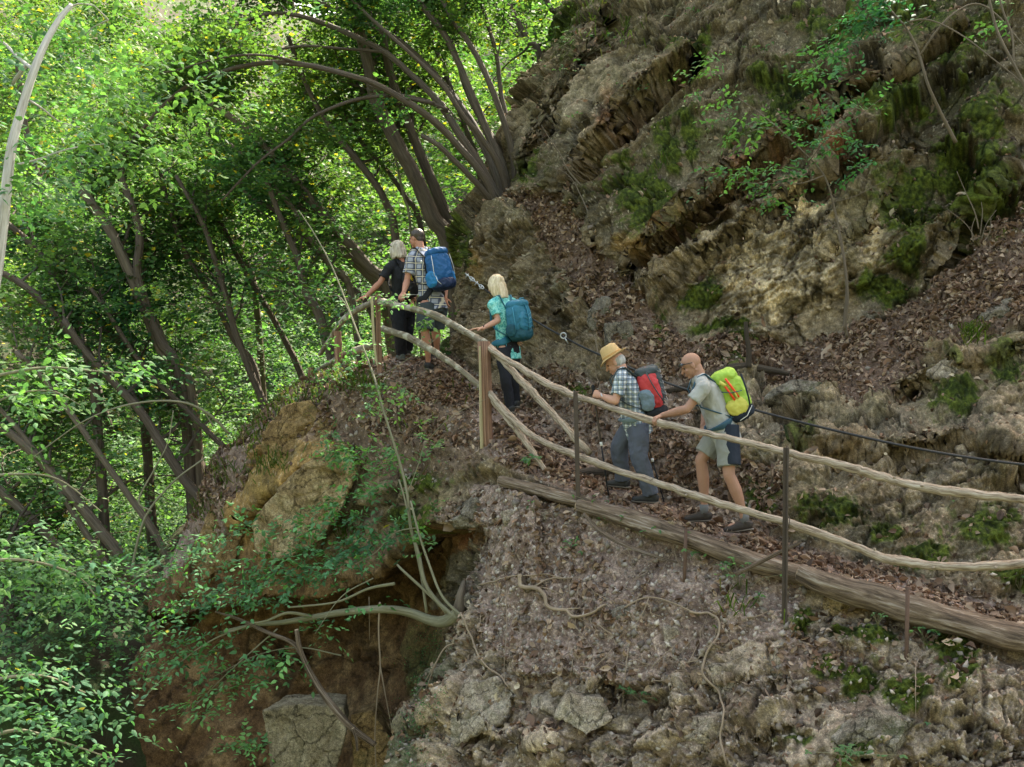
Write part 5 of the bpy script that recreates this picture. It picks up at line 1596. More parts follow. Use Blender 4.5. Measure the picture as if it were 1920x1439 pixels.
tree('bent_sapling', 'crooked bare stem rising beside the left flank of the spur', 'sapling', [
    ([(300, 1060, 14), (250, 1080, 14), (262, 1000, 14), (285, 950, 14), (330, 900, 14), (370, 870, 14), (385, 860, 14)], .018, .010, None),
    ([(285, 960, 14), (260, 940, 14), (290, 880, 14), (315, 830, 14), (325, 770, 14)], .014, .006, None)], M_twig, seed=98, n=8, trunkname='stem')
tree('hanging_vine', 'long thin vine hanging straight down in front of the hollow', 'vine', [
    ([(712, 1130, 12.1), (710, 1190, 12.1), (713, 1250, 12.1), (708, 1300, 12.1), (703, 1380, 12.2), (706, 1450, 12.2)], .012, .006, None),
    ([(713, 1250, 12.1), (722, 1300, 12.1), (735, 1370, 12.2), (750, 1450, 12.2)], .007, .004, None),
    ([(692, 1120, 12.3), (693, 1200, 12.3)], .005, .003, None)], M_root, seed=99, n=6, trunkname='stem')
tree('hanging_vine', 'thin pale forked vine beside the dark ferny edge of the hollow', 'vine', [
    ([(862, 1205, 11.5), (835, 1215, 11.5), (815, 1250, 11.5), (800, 1290, 11.6), (780, 1330, 11.7), (770, 1400, 11.8)], .011, .005, None),
    ([(820, 1238, 11.5), (790, 1290, 11.6), (760, 1330, 11.7)], .006, .003, None)], M_root, seed=100, n=6, trunkname='stem')

# stump
c = ground(858, 1140)
o = MB().tube([c + Vector((.0, .12, -.34)), c + Vector((-.02, .05, -.18)), c + Vector((0, .0, .0)), c + Vector((.01, .03, .12)), c + Vector((.05, .12, .24))], [.03, .055, .062, .05, .03], n=14, rough=.3, seed=4).build('stump', M_stemb, None, origin=c)
tag(o, 'mossy stump at the edge of the hollow from which the shrub grows', 'stump')


# ---- roots on the scree
def root(pts, r0, r1, label, seed=1, off=.02, kids=()):
    def lay(pp, r):
        P = spline([tuple(p) for p in pp], 6)
        m = len(P); out = []
        for i, p in enumerate(P):
            g = on(p[0], p[1], off + r)
            out.append(g)
        for _ in range(2):
            out = [out[0]] + [(out[i - 1] + out[i] * 2 + out[i + 1]) / 4 for i in range(1, m - 1)] + [out[-1]]
        return out
    r0, r1 = r0 * .72, r1 * .72
    P = lay(pts, r0)
    base = P[len(P) // 2]
    mb = MB().tube(P, [r0 + (r1 - r0) * i / (len(P) - 1) for i in range(len(P))], n=8, rough=.1, seed=seed)
    for kp, kr in kids:
        Q = lay(kp, kr)
        mb.tube(Q, [kr * (1 - .7 * i / (len(Q) - 1)) for i in range(len(Q))], n=6, rough=.1, seed=seed + 1)
    o = mb.build('tree_root', M_root, None, origin=base)
    return tag(o, label, 'root', 'roots bared on the scree')


root([(978, 1080), (980, 1100), (1000, 1100), (1022, 1115), (1028, 1138), (1060, 1145), (1075, 1158), (1110, 1152), (1135, 1135)], .034, .014, 'thick pale root curling across the middle of the scree', 3,
     kids=[([(1000, 1100), (1030, 1087), (1060, 1085), (1080, 1083)], .010), ([(1060, 1143), (1090, 1140)], .012)])
root([(900, 1097), (925, 1092), (955, 1082), (980, 1080), (1020, 1078), (1060, 1085)], .014, .007, 'thin pale root running along the upper rim of the scree hollow', 5, kids=[([(1000, 1098), (1040, 1108), (1060, 1128)], .006)])
root([(865, 1150), (880, 1180), (893, 1215), (910, 1245), (940, 1270), (955, 1290)], .016, .008, 'thin root trailing down the left side of the scree', 6)
root([(1290, 1146), (1320, 1150), (1345, 1160), (1348, 1190), (1320, 1240), (1320, 1270), (1350, 1300), (1362, 1340), (1352, 1380), (1362, 1430)], .016, .011, 'long winding pale root hanging down to the bottom edge', 7)
root([(1170, 1140), (1215, 1120), (1260, 1130), (1300, 1148)], .012, .008, 'thin root crossing above the upright stone slab', 8, kids=[([(1215, 1122), (1200, 1160), (1170, 1190)], .006)])
root([(1120, 1170), (1145, 1190), (1155, 1210)], .010, .006, 'short root beside the rounded grey stone', 9)
root([(952, 1110), (953, 1180), (950, 1250), (956, 1340)], .005, .003, 'thread thin root hanging straight down the left scree', 10, off=.04)
root([(1178, 1215), (1172, 1260), (1168, 1330)], .008, .004, 'thin root left of the upright stone slab', 11)
root([(1715, 1235), (1718, 1300), (1716, 1360)], .006, .003, 'thin hanging root under the rusty stake', 12, off=.03)
root([(1770, 700), (1820, 640), (1850, 600)], .012, .006, 'short dry root on the leafy slope at the right', 13)
root([(1390, 640), (1400, 600), (1403, 640), (1396, 680)], .02, .012, 'dark upright snag above the lime backpack hiker', 14) if False else None
root([(1520, 470), (1512, 540), (1520, 600), (1535, 660)], .007, .004, 'thin bare vine hanging over the moss on the cliff', 15, off=.05) if False else None

# ---- saplings growing on the cliff
def cr_cliff(lst, size=.075, pal='shrub', spl=.30):
    def f(lv, r):
        for pts, n, rad in lst: leafy(lv, r, pts, int(n * 1.6), rad, spl, 7, size, pal, bias=(-.5, -.1, -.15))
    return f


tree('cliff_sapling', 'thin sapling rooted at the cliff foot spreading leafy twigs over the pale rock', 'sapling', [
    ([(1588, 632, 12.35), (1584, 600, 12.3), (1588, 540, 12.3), (1580, 470, 12.3), (1566, 400, 12.3), (1545, 330, 12.3), (1490, 270, 12.3), (1440, 225, 12.4), (1385, 185, 12.5)], .022, .006, None),
    ([(1582, 620, 12.3), (1590, 560, 12.25), (1584, 500, 12.25), (1572, 440, 12.25)], .014, .008, None),
    ([(1545, 330, 12.3), (1500, 345, 12.2), (1440, 345, 12.1), (1365, 342, 12.1)], .008, .003, None),
    ([(1560, 380, 12.3), (1600, 370, 12.2), (1640, 350, 12.2), (1660, 340, 12.2)], .006, .003, None),
    ([(1520, 300, 12.3), (1560, 250, 12.2), (1620, 210, 12.2), (1660, 180, 12.2)], .006, .003, None),
    ([(1480, 262, 12.3), (1440, 240, 12.2), (1400, 250, 12.2)], .006, .003, None)],
    M_stemb, crown=cr_cliff([([(1330, 350, 12.1), (1370, 320, 12.1), (1400, 330, 12.1)], 8, .06), ([(1420, 330, 12.1), (1480, 320, 12.1), (1520, 330, 12.2)], 14, .10), ([(1360, 180, 12.4), (1400, 230, 12.3), (1440, 240, 12.2)], 18, .12),
                            ([(1540, 240, 12.2), (1580, 190, 12.2), (1640, 170, 12.2)], 16, .12), ([(1530, 280, 12.2), (1560, 260, 12.2), (1600, 280, 12.2)], 14, .10), ([(1440, 360, 12.1), (1480, 385, 12.1)], 8, .08),
                            ([(1480, 245, 12.2), (1520, 230, 12.2)], 6, .06), ([(1600, 330, 12.2), (1640, 300, 12.2)], 6, .07), ([(1300, 140, 13), (1340, 110, 13), (1320, 180, 13)], 10, .10)]),
    seed=101, n=7, hi=True, leafmat=M_leafn, trunkname='stem', crownname='leaves', rough=.04)
tree('cliff_sapling', 'bare bent sapling high on the mossy right part of the cliff', 'sapling', [
    ([(1792, 268, 12.0), (1765, 215, 11.9), (1740, 160, 11.8), (1722, 100, 11.8), (1700, 55, 11.8), (1670, 20, 11.9), (1640, -20, 12)], .022, .008, None),
    ([(1725, 105, 11.8), (1755, 60, 11.7), (1790, 25, 11.7), (1830, 8, 11.7), (1870, 30, 11.7), (1930, 100, 11.6)], .012, .008, None),
    ([(1690, 45, 11.8), (1740, 38, 11.7), (1800, 65, 11.6), (1860, 110, 11.5), (1920, 160, 11.5), (1950, 200, 11.5)], .010, .006, None),
    ([(1745, 30, 11.7), (1700, 60, 11.8), (1660, 75, 12), (1600, 80, 12)], .006, .003, None)],
    M_stemb, crown=cr_cliff([([(1560, 110, 12), (1600, 80, 12), (1650, 40, 12)], 26, .13), ([(1600, 40, 12), (1660, 20, 12), (1700, 30, 11.9)], 20, .13), ([(1520, 150, 12.1), (1570, 130, 12.1)], 12, .10), ([(1650, -20, 12), (1720, -10, 12)], 10, .12),
                            ([(1870, 60, 11.6), (1880, 20, 11.6)], 5, .06)]),
    seed=102, n=7, hi=True, leafmat=M_leafn, trunkname='stem', crownname='leaves', rough=.04)
tree('cliff_sapling', 'pair of bare brown branches in the top right corner', 'sapling', [
    ([(1960, 260, 11), (1935, 190, 11), (1900, 120, 11), (1870, 60, 11), (1850, -20, 11)], .020, .012, None),
    ([(1900, 120, 11), (1898, 70, 11), (1880, 20, 11), (1870, -20, 11)], .012, .008, None)],
    M_stemb, seed=103, n=8, trunkname='stem', rough=.04)
tree('dry_stems', 'tuft of dry reddish stems at the foot of the cliff on the right', 'dry plant', [
    ([(1835, 430, 11.4), (1828, 400, 11.4), (1810, 360, 11.4), (1794, 322, 11.4)], .008, .003, None),
    ([(1838, 440, 11.4), (1842, 400, 11.4), (1840, 380, 11.4)], .006, .003, None),
    ([(1830, 450, 11.4), (1810, 420, 11.4), (1775, 392, 11.4)], .005, .003, None),
    ([(1840, 450, 11.4), (1850, 420, 11.4), (1868, 395, 11.4)], .005, .003, None),
    ([(1825, 455, 11.4), (1822, 430, 11.4), (1830, 405, 11.4)], .007, .003, None),
    ([(1845, 455, 11.4), (1856, 435, 11.4), (1858, 410, 11.4)], .006, .003, None)], M_stemb, seed=104, n=5, trunkname='stem')
tree('bare_twig', 'thin bare stem with a few twigs on the rock beside the arching tree', 'stem', [
    ([(1090, 350, 14.3), (1065, 320, 14.3), (1050, 290, 14.3), (1030, 260, 14.3), (1015, 235, 14.3)], .012, .005, None),
    ([(1110, 420, 14), (1090, 370, 14.2), (1060, 325, 14.3), (985, 300, 14.5)], .010, .003, None)], M_stemb, seed=105, n=6, trunkname='stem')
tree('snag', 'short dark broken snag standing on the leaf litter behind the hikers', 'snag', [
    ([(1404, 690, 12.2), (1404, 660, 12.2), (1400, 630, 12.2), (1398, 604, 12.2)], .035, .022, None)], M_logd, seed=106, n=9, trunkname='stem')


# ---- small plants
def plant(px, py, label, n=7, size=.045, spread=.08, pal='near', h=.10, Y=None, seed=1, name='seedling', group='seedlings beside the path'):
    g = on(px, py, .0) if Y is None else at(px, py, Y)
    r = np.random.default_rng(seed)
    root_ = empty(name, g, label, 'plant', group)
    mb = MB(); lv = Leaves(True)
    for k in range(n):
        d = Vector((r.normal() * spread, -abs(r.normal()) * spread * .7, h * r.uniform(.6, 1.3)))
        e = g + d
        mb.tube([g, g + d * .5 + Vector((0, 0, h * .15)), e], [.003, .0025, .0015], n=4)
        m = 4
        o = np.tile(np.array(e), (m, 1)); dd_ = vrand(r, m); dd_[:, 2] = dd_[:, 2] * .3 - .15
        c = np.array(GREENS[pal])[r.integers(0, len(GREENS[pal]), m)]
        nn = np.tile([0, -.3, 1.0], (m, 1)) + r.normal(size=(m, 3)) * .3
        lv.add(o, dd_, nn, size * r.uniform(.6, 1.2, m), c)
    mb.build('stem', M_twig, root_)
    lv.build('leaves', M_leafn, root_)


for k, (px, py, lab, n, kw) in enumerate([
    (992, 872, 'single broad leaved green seedling beside the log step', 5, dict(size=.07)), (1130, 985, 'small green plant under the long edging log near the loose rail', 8, {}),
    (1170, 990, 'bushy green plant against the long edging log', 10, dict(spread=.1)), (1240, 1012, 'spreading green plant below the rear boot of the straw hat man', 10, dict(spread=.12)),
    (1310, 1055, 'small leafy plant right of the first rusty stake', 7, {}), (1355, 1080, 'upright bright green plant below the broken stick', 8, dict(h=.16)),
    (1390, 1105, 'tall leafy weeds between the stake and the iron post', 14, dict(h=.22, spread=.13, size=.035)), (1420, 1130, 'small weed left of the iron post foot', 6, dict(size=.03)),
    (1060, 1030, 'dark green sprig alone on the upper scree', 5, {}), (1075, 1045, 'tiny green sprig on the upper scree', 3, dict(size=.035)),
    (1910, 1105, 'green leafy plant behind the log at the right edge', 14, dict(h=.22, spread=.10)), (1730, 1200, 'small green plant right of the second rusty stake', 5, {}),
    (1200, 1310, 'wide blue green sprig low on the scree', 14, dict(spread=.18, h=.1, size=.05, pal='dark')), (1600, 1420, 'blue green leafy sprig at the bottom right', 16, dict(spread=.18, h=.08, size=.05, pal='dark')),
    (1650, 1170, 'little green plant under the thick cracked log', 5, dict(size=.03)), (1830, 1190, 'tiny green sprout growing from the thick cracked log', 3, dict(size=.03)),
    (1110, 955, 'small pale sprout beside the foot of the iron post', 4, dict(size=.035)), (1005, 960, 'small sprig on the scree under the short log', 3, dict(size=.03)),
    (1780, 950, 'small green plant on the mossy wall', 4, dict(size=.03)), (1700, 1365, 'thin green sprout beside the flat grey slab', 3, dict(size=.03)),
    (1185, 185, 'small leafy tuft on the upper rock bulge', 9, dict(spread=.16, h=.15)), (1430, 105, 'leafy tuft on the dark upper cliff', 8, dict(spread=.14, h=.12, pal='dark')),
    (1290, 40, 'leafy tuft at the top edge of the cliff', 8, dict(spread=.16, h=.14, pal='dark')), (1050, 165, 'green plant on the cliff shoulder right of the stems', 14, dict(spread=.3, h=.25, size=.06)),
    (1100, 110, 'green plant on the skyline of the cliff', 14, dict(spread=.3, h=.25, size=.06)), (1090, 230, 'small green plant below the skyline', 6, dict(spread=.14, h=.1)),
    (690, 740, 'leafy sprig on the crest below the square post', 9, dict(spread=.14, h=.12)), (560, 760, 'grassy plant on the left crest of the spur', 12, dict(spread=.2, h=.15, pal='dark')),
    (620, 825, 'bluish leaf sprig in front of the ochre block', 8, dict(spread=.1, h=.08, Y=13.1)),
]):
    plant(px, py, lab, n=n, seed=300 + k, **kw)


# ---- grass and ferns on the spur, by the hollow
def grass(name, spots, label, seed, mat=M_leaf, cols=((.06, .11, .02), (.10, .15, .03), (.13, .13, .05)), L=(.12, .28)):
    r = np.random.default_rng(seed)
    V, Fc, Cc = [], [], []
    n0 = 0
    for px, py, sp, n in spots:
        for _ in range(n):
            x, y = px + r.normal() * sp, py + r.normal() * sp * .6
            g = np.array(ground(x, y, 3.0))
            d = np.array([r.normal() * .5, -abs(r.normal()) * .5, 1.0]); d /= np.linalg.norm(d)
            l = r.uniform(*L); w = .004 + .003 * r.random()
            sd_ = np.array([1, r.normal() * .5, 0]) * w
            dr = np.array([d[0], d[1], -.6]) * l * .5
            p0, p1, p2 = g, g + d * l * .6, g + d * l * .75 + dr * .8
            V += [p0 - sd_, p0 + sd_, p1 + sd_, p1 - sd_, p2]
            Fc += [[n0, n0 + 1, n0 + 2], [n0, n0 + 2, n0 + 3], [n0 + 3, n0 + 2, n0 + 4]]
            c = np.array(cols[r.integers(0, len(cols))]) * r.uniform(.7, 1.2)
            Cc += [c] * 5
            n0 += 5
    o = mesh_np(name, np.array(V), np.array(Fc), mat, smooth=False, col=np.array(Cc))
    return tag(o, label, kind='stuff')


grass('grass', [(640, 715, 30, 140), (540, 750, 40, 220), (470, 800, 30, 140), (500, 870, 20, 90), (690, 725, 20, 60), (420, 890, 20, 80), (380, 960, 20, 80), (640, 1010, 26, 90), (1820, 630, 14, 80), (1240, 310, 8, 24), (1150, 60, 30, 60), (1110, 20, 30, 60), (800, 760, 60, 30), (1400, 1130, 30, 20)],
      'thin grass on the crest of the spur and on rock ledges', 5)
lv = Leaves()
r = np.random.default_rng(8)
for px, py, n, s in [(800, 1230, 60, 30), (790, 1300, 80, 36), (770, 1380, 80, 36), (815, 1180, 30, 18)]:
    for _ in range(n):
        x, y = px + r.normal() * s * .6, py + r.normal() * s
        g = np.array(ground(x, y, 3.0)) + np.array([0, -.03, 0])
        sprays(lv, g[None], np.array([[r.normal(), -.5, r.normal() * .5 - .3]]), .10, 6, .022, 'dark', r, flatness=.8)
tag(lv.build('fern', M_leaf, None, None, 'stuff'), 'small dark ferns lining the right wall of the hollow', kind='stuff')
# yellow fallen leaves, tiny accents

# ---- fine roots and rootlets hanging in the scree
r = np.random.default_rng(55)
mb = MB()
for k in range(75):
    x, y = r.uniform(880, 1420), r.uniform(1075, 1300)
    if r.random() < .25: x, y = r.uniform(1150, 1560), r.uniform(1000, 1100)
    if r.random() < .15: x, y = r.uniform(1000, 1250), r.uniform(560, 760)
    L = r.uniform(25, 110); a = r.uniform(-.7, .7) + pi / 2 * (1 if r.random() < .75 else 0)
    pts = []
    n = 6
    for i in range(n + 1):
        g = on(x, y, .012 + .02 * sin(pi * i / n))
        pts.append(g)
        a += r.normal() * .35
        x += cos(a) * L / n; y += sin(a) * L / n
    if max((pts[i + 1] - pts[i]).length for i in range(n)) > .45: continue
    rr = r.uniform(.0025, .006)
    mb.tube(pts, [rr * (1 - .6 * i / n) for i in range(n + 1)], n=5, cap=False)
tag(mb.build('fine_roots', M_root, None), 'fine rootlets trailing over the scree', kind='stuff')

# ================================================================== hikers
def skin(name, c): return plain(name, c, rough=.55, var=.10, vscale=9, spec=.35, bump=.15, bscale=60)


def wave_plaid(name, base, stripes, scale):
    """woven check from crossed bands in the garment's own coordinates"""
    m, nt, p, out = nodes_mat(name)
    p.inputs['Roughness'].default_value = .85
    p.inputs['Specular IOR Level'].default_value = .15
    uv = nt.nodes.new('ShaderNodeTexCoord')
    last = None
    rgb = nt.nodes.new('ShaderNodeRGB'); rgb.outputs[0].default_value = (*base, 1); last = rgb.outputs[0]
    for (ax, sc_, lo, col_, fac) in stripes:
        mp = nt.nodes.new('ShaderNodeMapping'); mp.inputs['Rotation'].default_value = ax
        w = nt.nodes.new('ShaderNodeTexWave'); w.wave_type = 'BANDS'; w.bands_direction = 'X'; w.inputs['Scale'].default_value = sc_ * scale
        w.inputs['Distortion'].default_value = 1.2; w.inputs['Detail'].default_value = 1; w.inputs['Detail Scale'].default_value = .6
        nt.links.new(uv.outputs['Object'], mp.inputs['Vector']); nt.links.new(mp.outputs[0], w.inputs['Vector'])
        r = ramp(nt, [(lo, (0, 0, 0)), (min(lo + .12, .99), (fac,) * 3)])
        nt.links.new(w.outputs['Fac'], r.inputs[0])
        mx = nt.nodes.new('ShaderNodeMix'); mx.data_type = 'RGBA'
        nt.links.new(r.outputs[0], mx.inputs['Factor']); nt.links.new(last, mx.inputs['A']); mx.inputs['B'].default_value = (*col_, 1)
        last = mx.outputs['Result']
    nt.links.new(last, p.inputs['Base Color'])
    return m


def print_mat(name, stops, scale=14, dist=2.5):
    m, nt, p, out = nodes_mat(name)
    p.inputs['Roughness'].default_value = .8
    tc = nt.nodes.new('ShaderNodeTexCoord')
    n = nt.nodes.new('ShaderNodeTexNoise'); n.inputs['Scale'].default_value = scale; n.inputs['Detail'].default_value = 3; n.inputs['Distortion'].default_value = dist
    nt.links.new(tc.outputs['Object'], n.inputs['Vector'])
    r = ramp(nt, stops); nt.links.new(n.outputs['Fac'], r.inputs[0]); nt.links.new(r.outputs[0], p.inputs['Base Color'])
    return m


def hair_mat(name, c0, c1):
    m, nt, p, out = nodes_mat(name)
    p.inputs['Roughness'].default_value = .45
    tc = nt.nodes.new('ShaderNodeTexCoord')
    mp = nt.nodes.new('ShaderNodeMapping'); mp.inputs['Scale'].default_value = (60, 60, 7)
    n = nt.nodes.new('ShaderNodeTexNoise'); n.inputs['Scale'].default_value = 1; n.inputs['Detail'].default_value = 4
    nt.links.new(tc.outputs['Object'], mp.inputs['Vector']); nt.links.new(mp.outputs[0], n.inputs['Vector'])
    r = ramp(nt, [(.3, c0), (.7, c1)]); nt.links.new(n.outputs['Fac'], r.inputs[0]); nt.links.new(r.outputs[0], p.inputs['Base Color'])
    b = nt.nodes.new('ShaderNodeBump'); b.inputs['Strength'].default_value = .7; b.inputs['Distance'].default_value = .01
    nt.links.new(n.outputs['Fac'], b.inputs['Height']); nt.links.new(b.outputs['Normal'], p.inputs['Normal'])
    return m


def wrinkle(amp, sc_=9, st=(1, 1, .6), seed=0):
    def f(co):
        q = co * np.array(st) * sc_ + seed
        return amp * (fbm(q, 3, .55, ridged=True) - .1) + amp * .35 * gnoise(q * 2.7)
    return f


def mframe(s, f):
    """columns: side, forward, up"""
    s = Vector(s); f = Vector(f)
    f = f.normalized(); s = (s - f * s.dot(f)).normalized(); u = s.cross(f)
    return Matrix((s, f, u)).transposed()


def rot(v, ax, ang): return Quaternion(ax, ang) @ v


def hand(mb, w, d, pn, curl=(.5, .6, .5), thumb=1, sc_=1.0, spread=.06, thumbdir=None):
    """wrist, finger direction, palm normal (the way the fingers close)"""
    d = Vector(d).normalized(); pn = Vector(pn); pn = (pn - d * pn.dot(d)).normalized()
    lat = d.cross(pn)
    mb.tube([w - d * .03, w, w + d * .03, w + d * .065, w + d * .09], [(.026, .020), (.027, .018), (.036, .017), (.040, .015), (.038, .012)], n=12, side=lat)
    for k, Lf in enumerate((.066, .076, .071, .056)):
        q = (k - 1.5) * -thumb
        b = w + d * (.086 - .004 * abs(k - 1.4)) + lat * q * .0215
        dd = (d + lat * q * spread).normalized()
        pts = [b - dd * .02, b]
        cur = dd
        for j, fr in enumerate((.44, .32, .24)):
            cur = rot(cur, lat, -curl[j]) if (rot(cur, lat, .1).dot(pn) < rot(cur, lat, -.1).dot(pn)) else rot(cur, lat, curl[j])
            pts.append(pts[-1] + cur * Lf * fr * sc_ * 1.05)
        mb.tube(pts, [.0095, .0098, .0090, .0082, .0066], n=8, round_end=True)
    t0 = w + d * .022 + lat * thumb * .026
    td = Vector(thumbdir).normalized() if thumbdir else (d * .65 + lat * thumb * .65 + pn * .35).normalized()
    t1 = t0 + td * .042
    t2 = t1 + (td + d * .5 + pn * .35).normalized() * .034
    mb.tube([t0, t1, t2], [.0125, .011, .0085], n=8, round_end=True)


def limb(mb, a, b, rads, side=None, bulge=None, n=14):
    m = len(rads)
    pts = [a.lerp(b, i / (m - 1)) for i in range(m)]
    if bulge:
        for i in range(m): pts[i] = pts[i] + Vector(bulge) * sin(pi * i / (m - 1))
    mb.tube(pts, rads, n=n, round_end=True, side=side)


M_eye = plain('eye dark', (.05, .035, .03), rough=.2, var=.02)


def make_person(label, J, f, headf, headu, skinm, hands, build=1.0, hair=None):
    """the body: one continuous skin"""
    hips = (J['hipL'] + J['hipR']) / 2
    base = Vector((hips.x, hips.y, min(J['anL'].z, J['anR'].z) - .09))
    root_ = empty('person', base, label, 'person', 'hikers on the path')
    s = (J['shL'] - J['shR']).normalized()
    f = Vector(f).normalized()
    mb = MB()
    up = (J['neck'] - hips).normalized()
    back = s.cross(up)
    if back.dot(f) > 0: back = -back
    B_ = build
    T_ = [hips - up * .05, hips + up * .04, hips.lerp(J['neck'], .35) + back * .005, hips.lerp(J['neck'], .62) + back * .02, hips.lerp(J['neck'], .86) + back * .02, J['neck']]
    mb.tube(T_, [(.14 * B_, .10 * B_), (.155 * B_, .105 * B_), (.135 * B_, .095 * B_), (.155 * B_, .11 * B_), (.15 * B_, .085), (.06, .06)], n=20, side=s)
    mb.tube([J['shL'], J['shL'].lerp(J['neck'], .5) + up * .02, J['neck'] + up * .01, J['shR'].lerp(J['neck'], .5) + up * .02, J['shR']], [.05, .05, .055, .05, .05], n=12, round_end=True)
    hm = mframe(s, headf)
    hu = Vector(headu).normalized()
    hf = Vector(headf).normalized()
    hs = hf.cross(hu).normalized(); hu = hs.cross(hf)
    hm = Matrix((hs, hf, hu)).transposed()
    c = J['head']
    P = lambda x, y, z: c + hm @ Vector((x, y, z))
    mb.tube([J['neck'] - up * .03, J['neck'].lerp(P(0, -.035, -.06), .6), P(0, -.03, -.03)], [.062, .055, .056], n=14)
    mb.ell(P(0, -.012, .028), (.073, .095, .086), hm, 20, 14)
    mb.ell(P(0, .022, -.035), (.060, .066, .072), hm, 16, 12)
    mb.ell(P(0, .058, -.088), (.030, .028, .022), hm, 12, 8)
    mb.tube([P(0, .030, -.085), P(.035, .0, -.07), P(.055, -.02, -.045)], [.018, .018, .016], n=8)
    mb.tube([P(0, .030, -.085), P(-.035, .0, -.07), P(-.055, -.02, -.045)], [.018, .018, .016], n=8)
    mb.tube([P(0, .082, .018), P(0, .096, -.005), P(0, .108, -.026)], [.008, .011, .014], n=8, round_end=True)
    mb.ell(P(0, .084, .026), (.045, .012, .009), hm, 12, 8)
    mb.ell(P(0, .088, -.056), (.023, .010, .006), hm, 10, 6); mb.ell(P(0, .086, -.067), (.019, .010, .006), hm, 10, 6)
    for q in (-1, 1):
        mb.ell(P(q * .076, -.008, -.005), (.009, .019, .032), hm, 10, 8)
        mb.ell(P(q * .038, .066, -.018), (.020, .016, .016), hm, 10, 8)
    for L_ in 'LR':
        sh, el, wr = J['sh' + L_], J['el' + L_], J['wr' + L_]
        limb(mb, sh, el, [.052 * B_, .050 * B_, .047 * B_, .041 * B_, .040 * B_])
        limb(mb, el, wr, [.040 * B_, .044 * B_, .040 * B_, .032 * B_, .026])
        hp, kn, an = J['hip' + L_], J['kn' + L_], J['an' + L_]
        limb(mb, hp, kn, [.085 * B_, .085 * B_, .075 * B_, .062 * B_, .056 * B_])
        limb(mb, kn, an, [.055 * B_, .057 * B_, .060 * B_, .052 * B_, .042 * B_, .034, .036], bulge=back * .014)
        toe = J['toe' + L_]
        fd = (toe - an); fd.z = 0; fd.normalize()
        mb.tube([an + Vector((0, 0, -.02)), an + fd * .04 + Vector((0, 0, -.045)), an + fd * .13 + Vector((0, 0, -.06))], [.036, .036, .028], n=10, round_end=True)
        h = hands.get(L_)
        if h: hand(mb, wr, **h)
        else: hand(mb, wr, (wr - el), Vector((0, 0, -1)) + f * -.4, thumb=1)
    body = mb.build('body', skinm, root_, voxel=.0052, smoothit=3)
    for q in (-1, 1): MB().ell(P(q * .031, .070, .006), (.012, .010, .010), hm, 10, 8).build('eye', M_eye, root_)
    return dict(root=root_, s=s, up=up, back=back, hm=hm, P=P, hips=hips, f=f)


def shirt(pr, J, mat, hem=.06, sleeve=.62, name='shirt', puff=1.12, build=1.0, voxel=.008, tail=.0, seed=0, col=None):
    mb = MB(); s, up, back, hips = pr['s'], pr['up'], pr['back'], pr['hips']
    g = build * puff
    pts = [hips - up * hem + back * tail, hips + up * .05, hips.lerp(J['neck'], .35) + back * .005, hips.lerp(J['neck'], .62) + back * .02, hips.lerp(J['neck'], .84) + back * .02, J['neck'] - up * .005 + back * .008]
    mb.tube(pts, [(.172 * g, .125 * g), (.165 * g, .120 * g), (.152 * g, .112 * g), (.162 * g, .118 * g), (.155 * g, .092 * g), (.070, .070)], n=24, side=s)
    mb.tube([J['shL'] + s * .01, J['shL'].lerp(J['neck'], .5) + up * .022, J['neck'] + up * .002, J['shR'].lerp(J['neck'], .5) + up * .022, J['shR'] - s * .01], [.066, .062, .062, .062, .066], n=14, round_end=True)
    for L_ in 'LR':
        a, b = J['sh' + L_], J['el' + L_]
        e = a.lerp(b, sleeve)
        mb.tube([a - (b - a) * .08, a, a.lerp(e, .5), e], [.050, .068 * build, .070 * build, .073 * build], n=16)
    o = mb.build(name, mat, pr['root'], voxel=voxel, smoothit=2, disp=wrinkle(.016, 6.5, (1, 1, .7), seed))
    return o


def trousers(pr, J, mat, to='an', frac=1.0, r=(.105, .10, .085, .078, .075), name='trousers', seed=0, waist=.13, amp=.010, mat2=None):
    mb = MB(); s, up, back, hips = pr['s'], pr['up'], pr['back'], pr['hips']
    mb.tube([hips + up * waist, hips + up * .02, hips - up * .05, hips - up * .10 + Vector((0, 0, -.02))], [(.158, .116), (.170, .124), (.168, .124), (.12, .10)], n=22, side=s)
    for L_ in 'LR':
        a, b, c = J['hip' + L_], J['kn' + L_], J['an' + L_]
        if to == 'an':
            e = b.lerp(c, frac)
            mb.tube([a + up * .02, a, a.lerp(b, .5), b.lerp(a, .06), b.lerp(c, .1), b.lerp(e, .55), e], [.08, r[0], r[1], r[2], r[2] * .98, r[3], r[4]], n=18)
        else:
            e = a.lerp(b, frac)
            mb.tube([a + up * .02, a, a.lerp(e, .5), e], [.08, r[0], r[1], r[2]], n=18)
    return mb.build(name, mat, pr['root'], voxel=.008, smoothit=2, disp=wrinkle(amp, 8, (1, 1, .8), seed))


M_sole = plain('shoe sole', (.16, .135, .11), rough=.8, bump=.3)
M_lace = plain('laces', (.25, .25, .26), rough=.8)


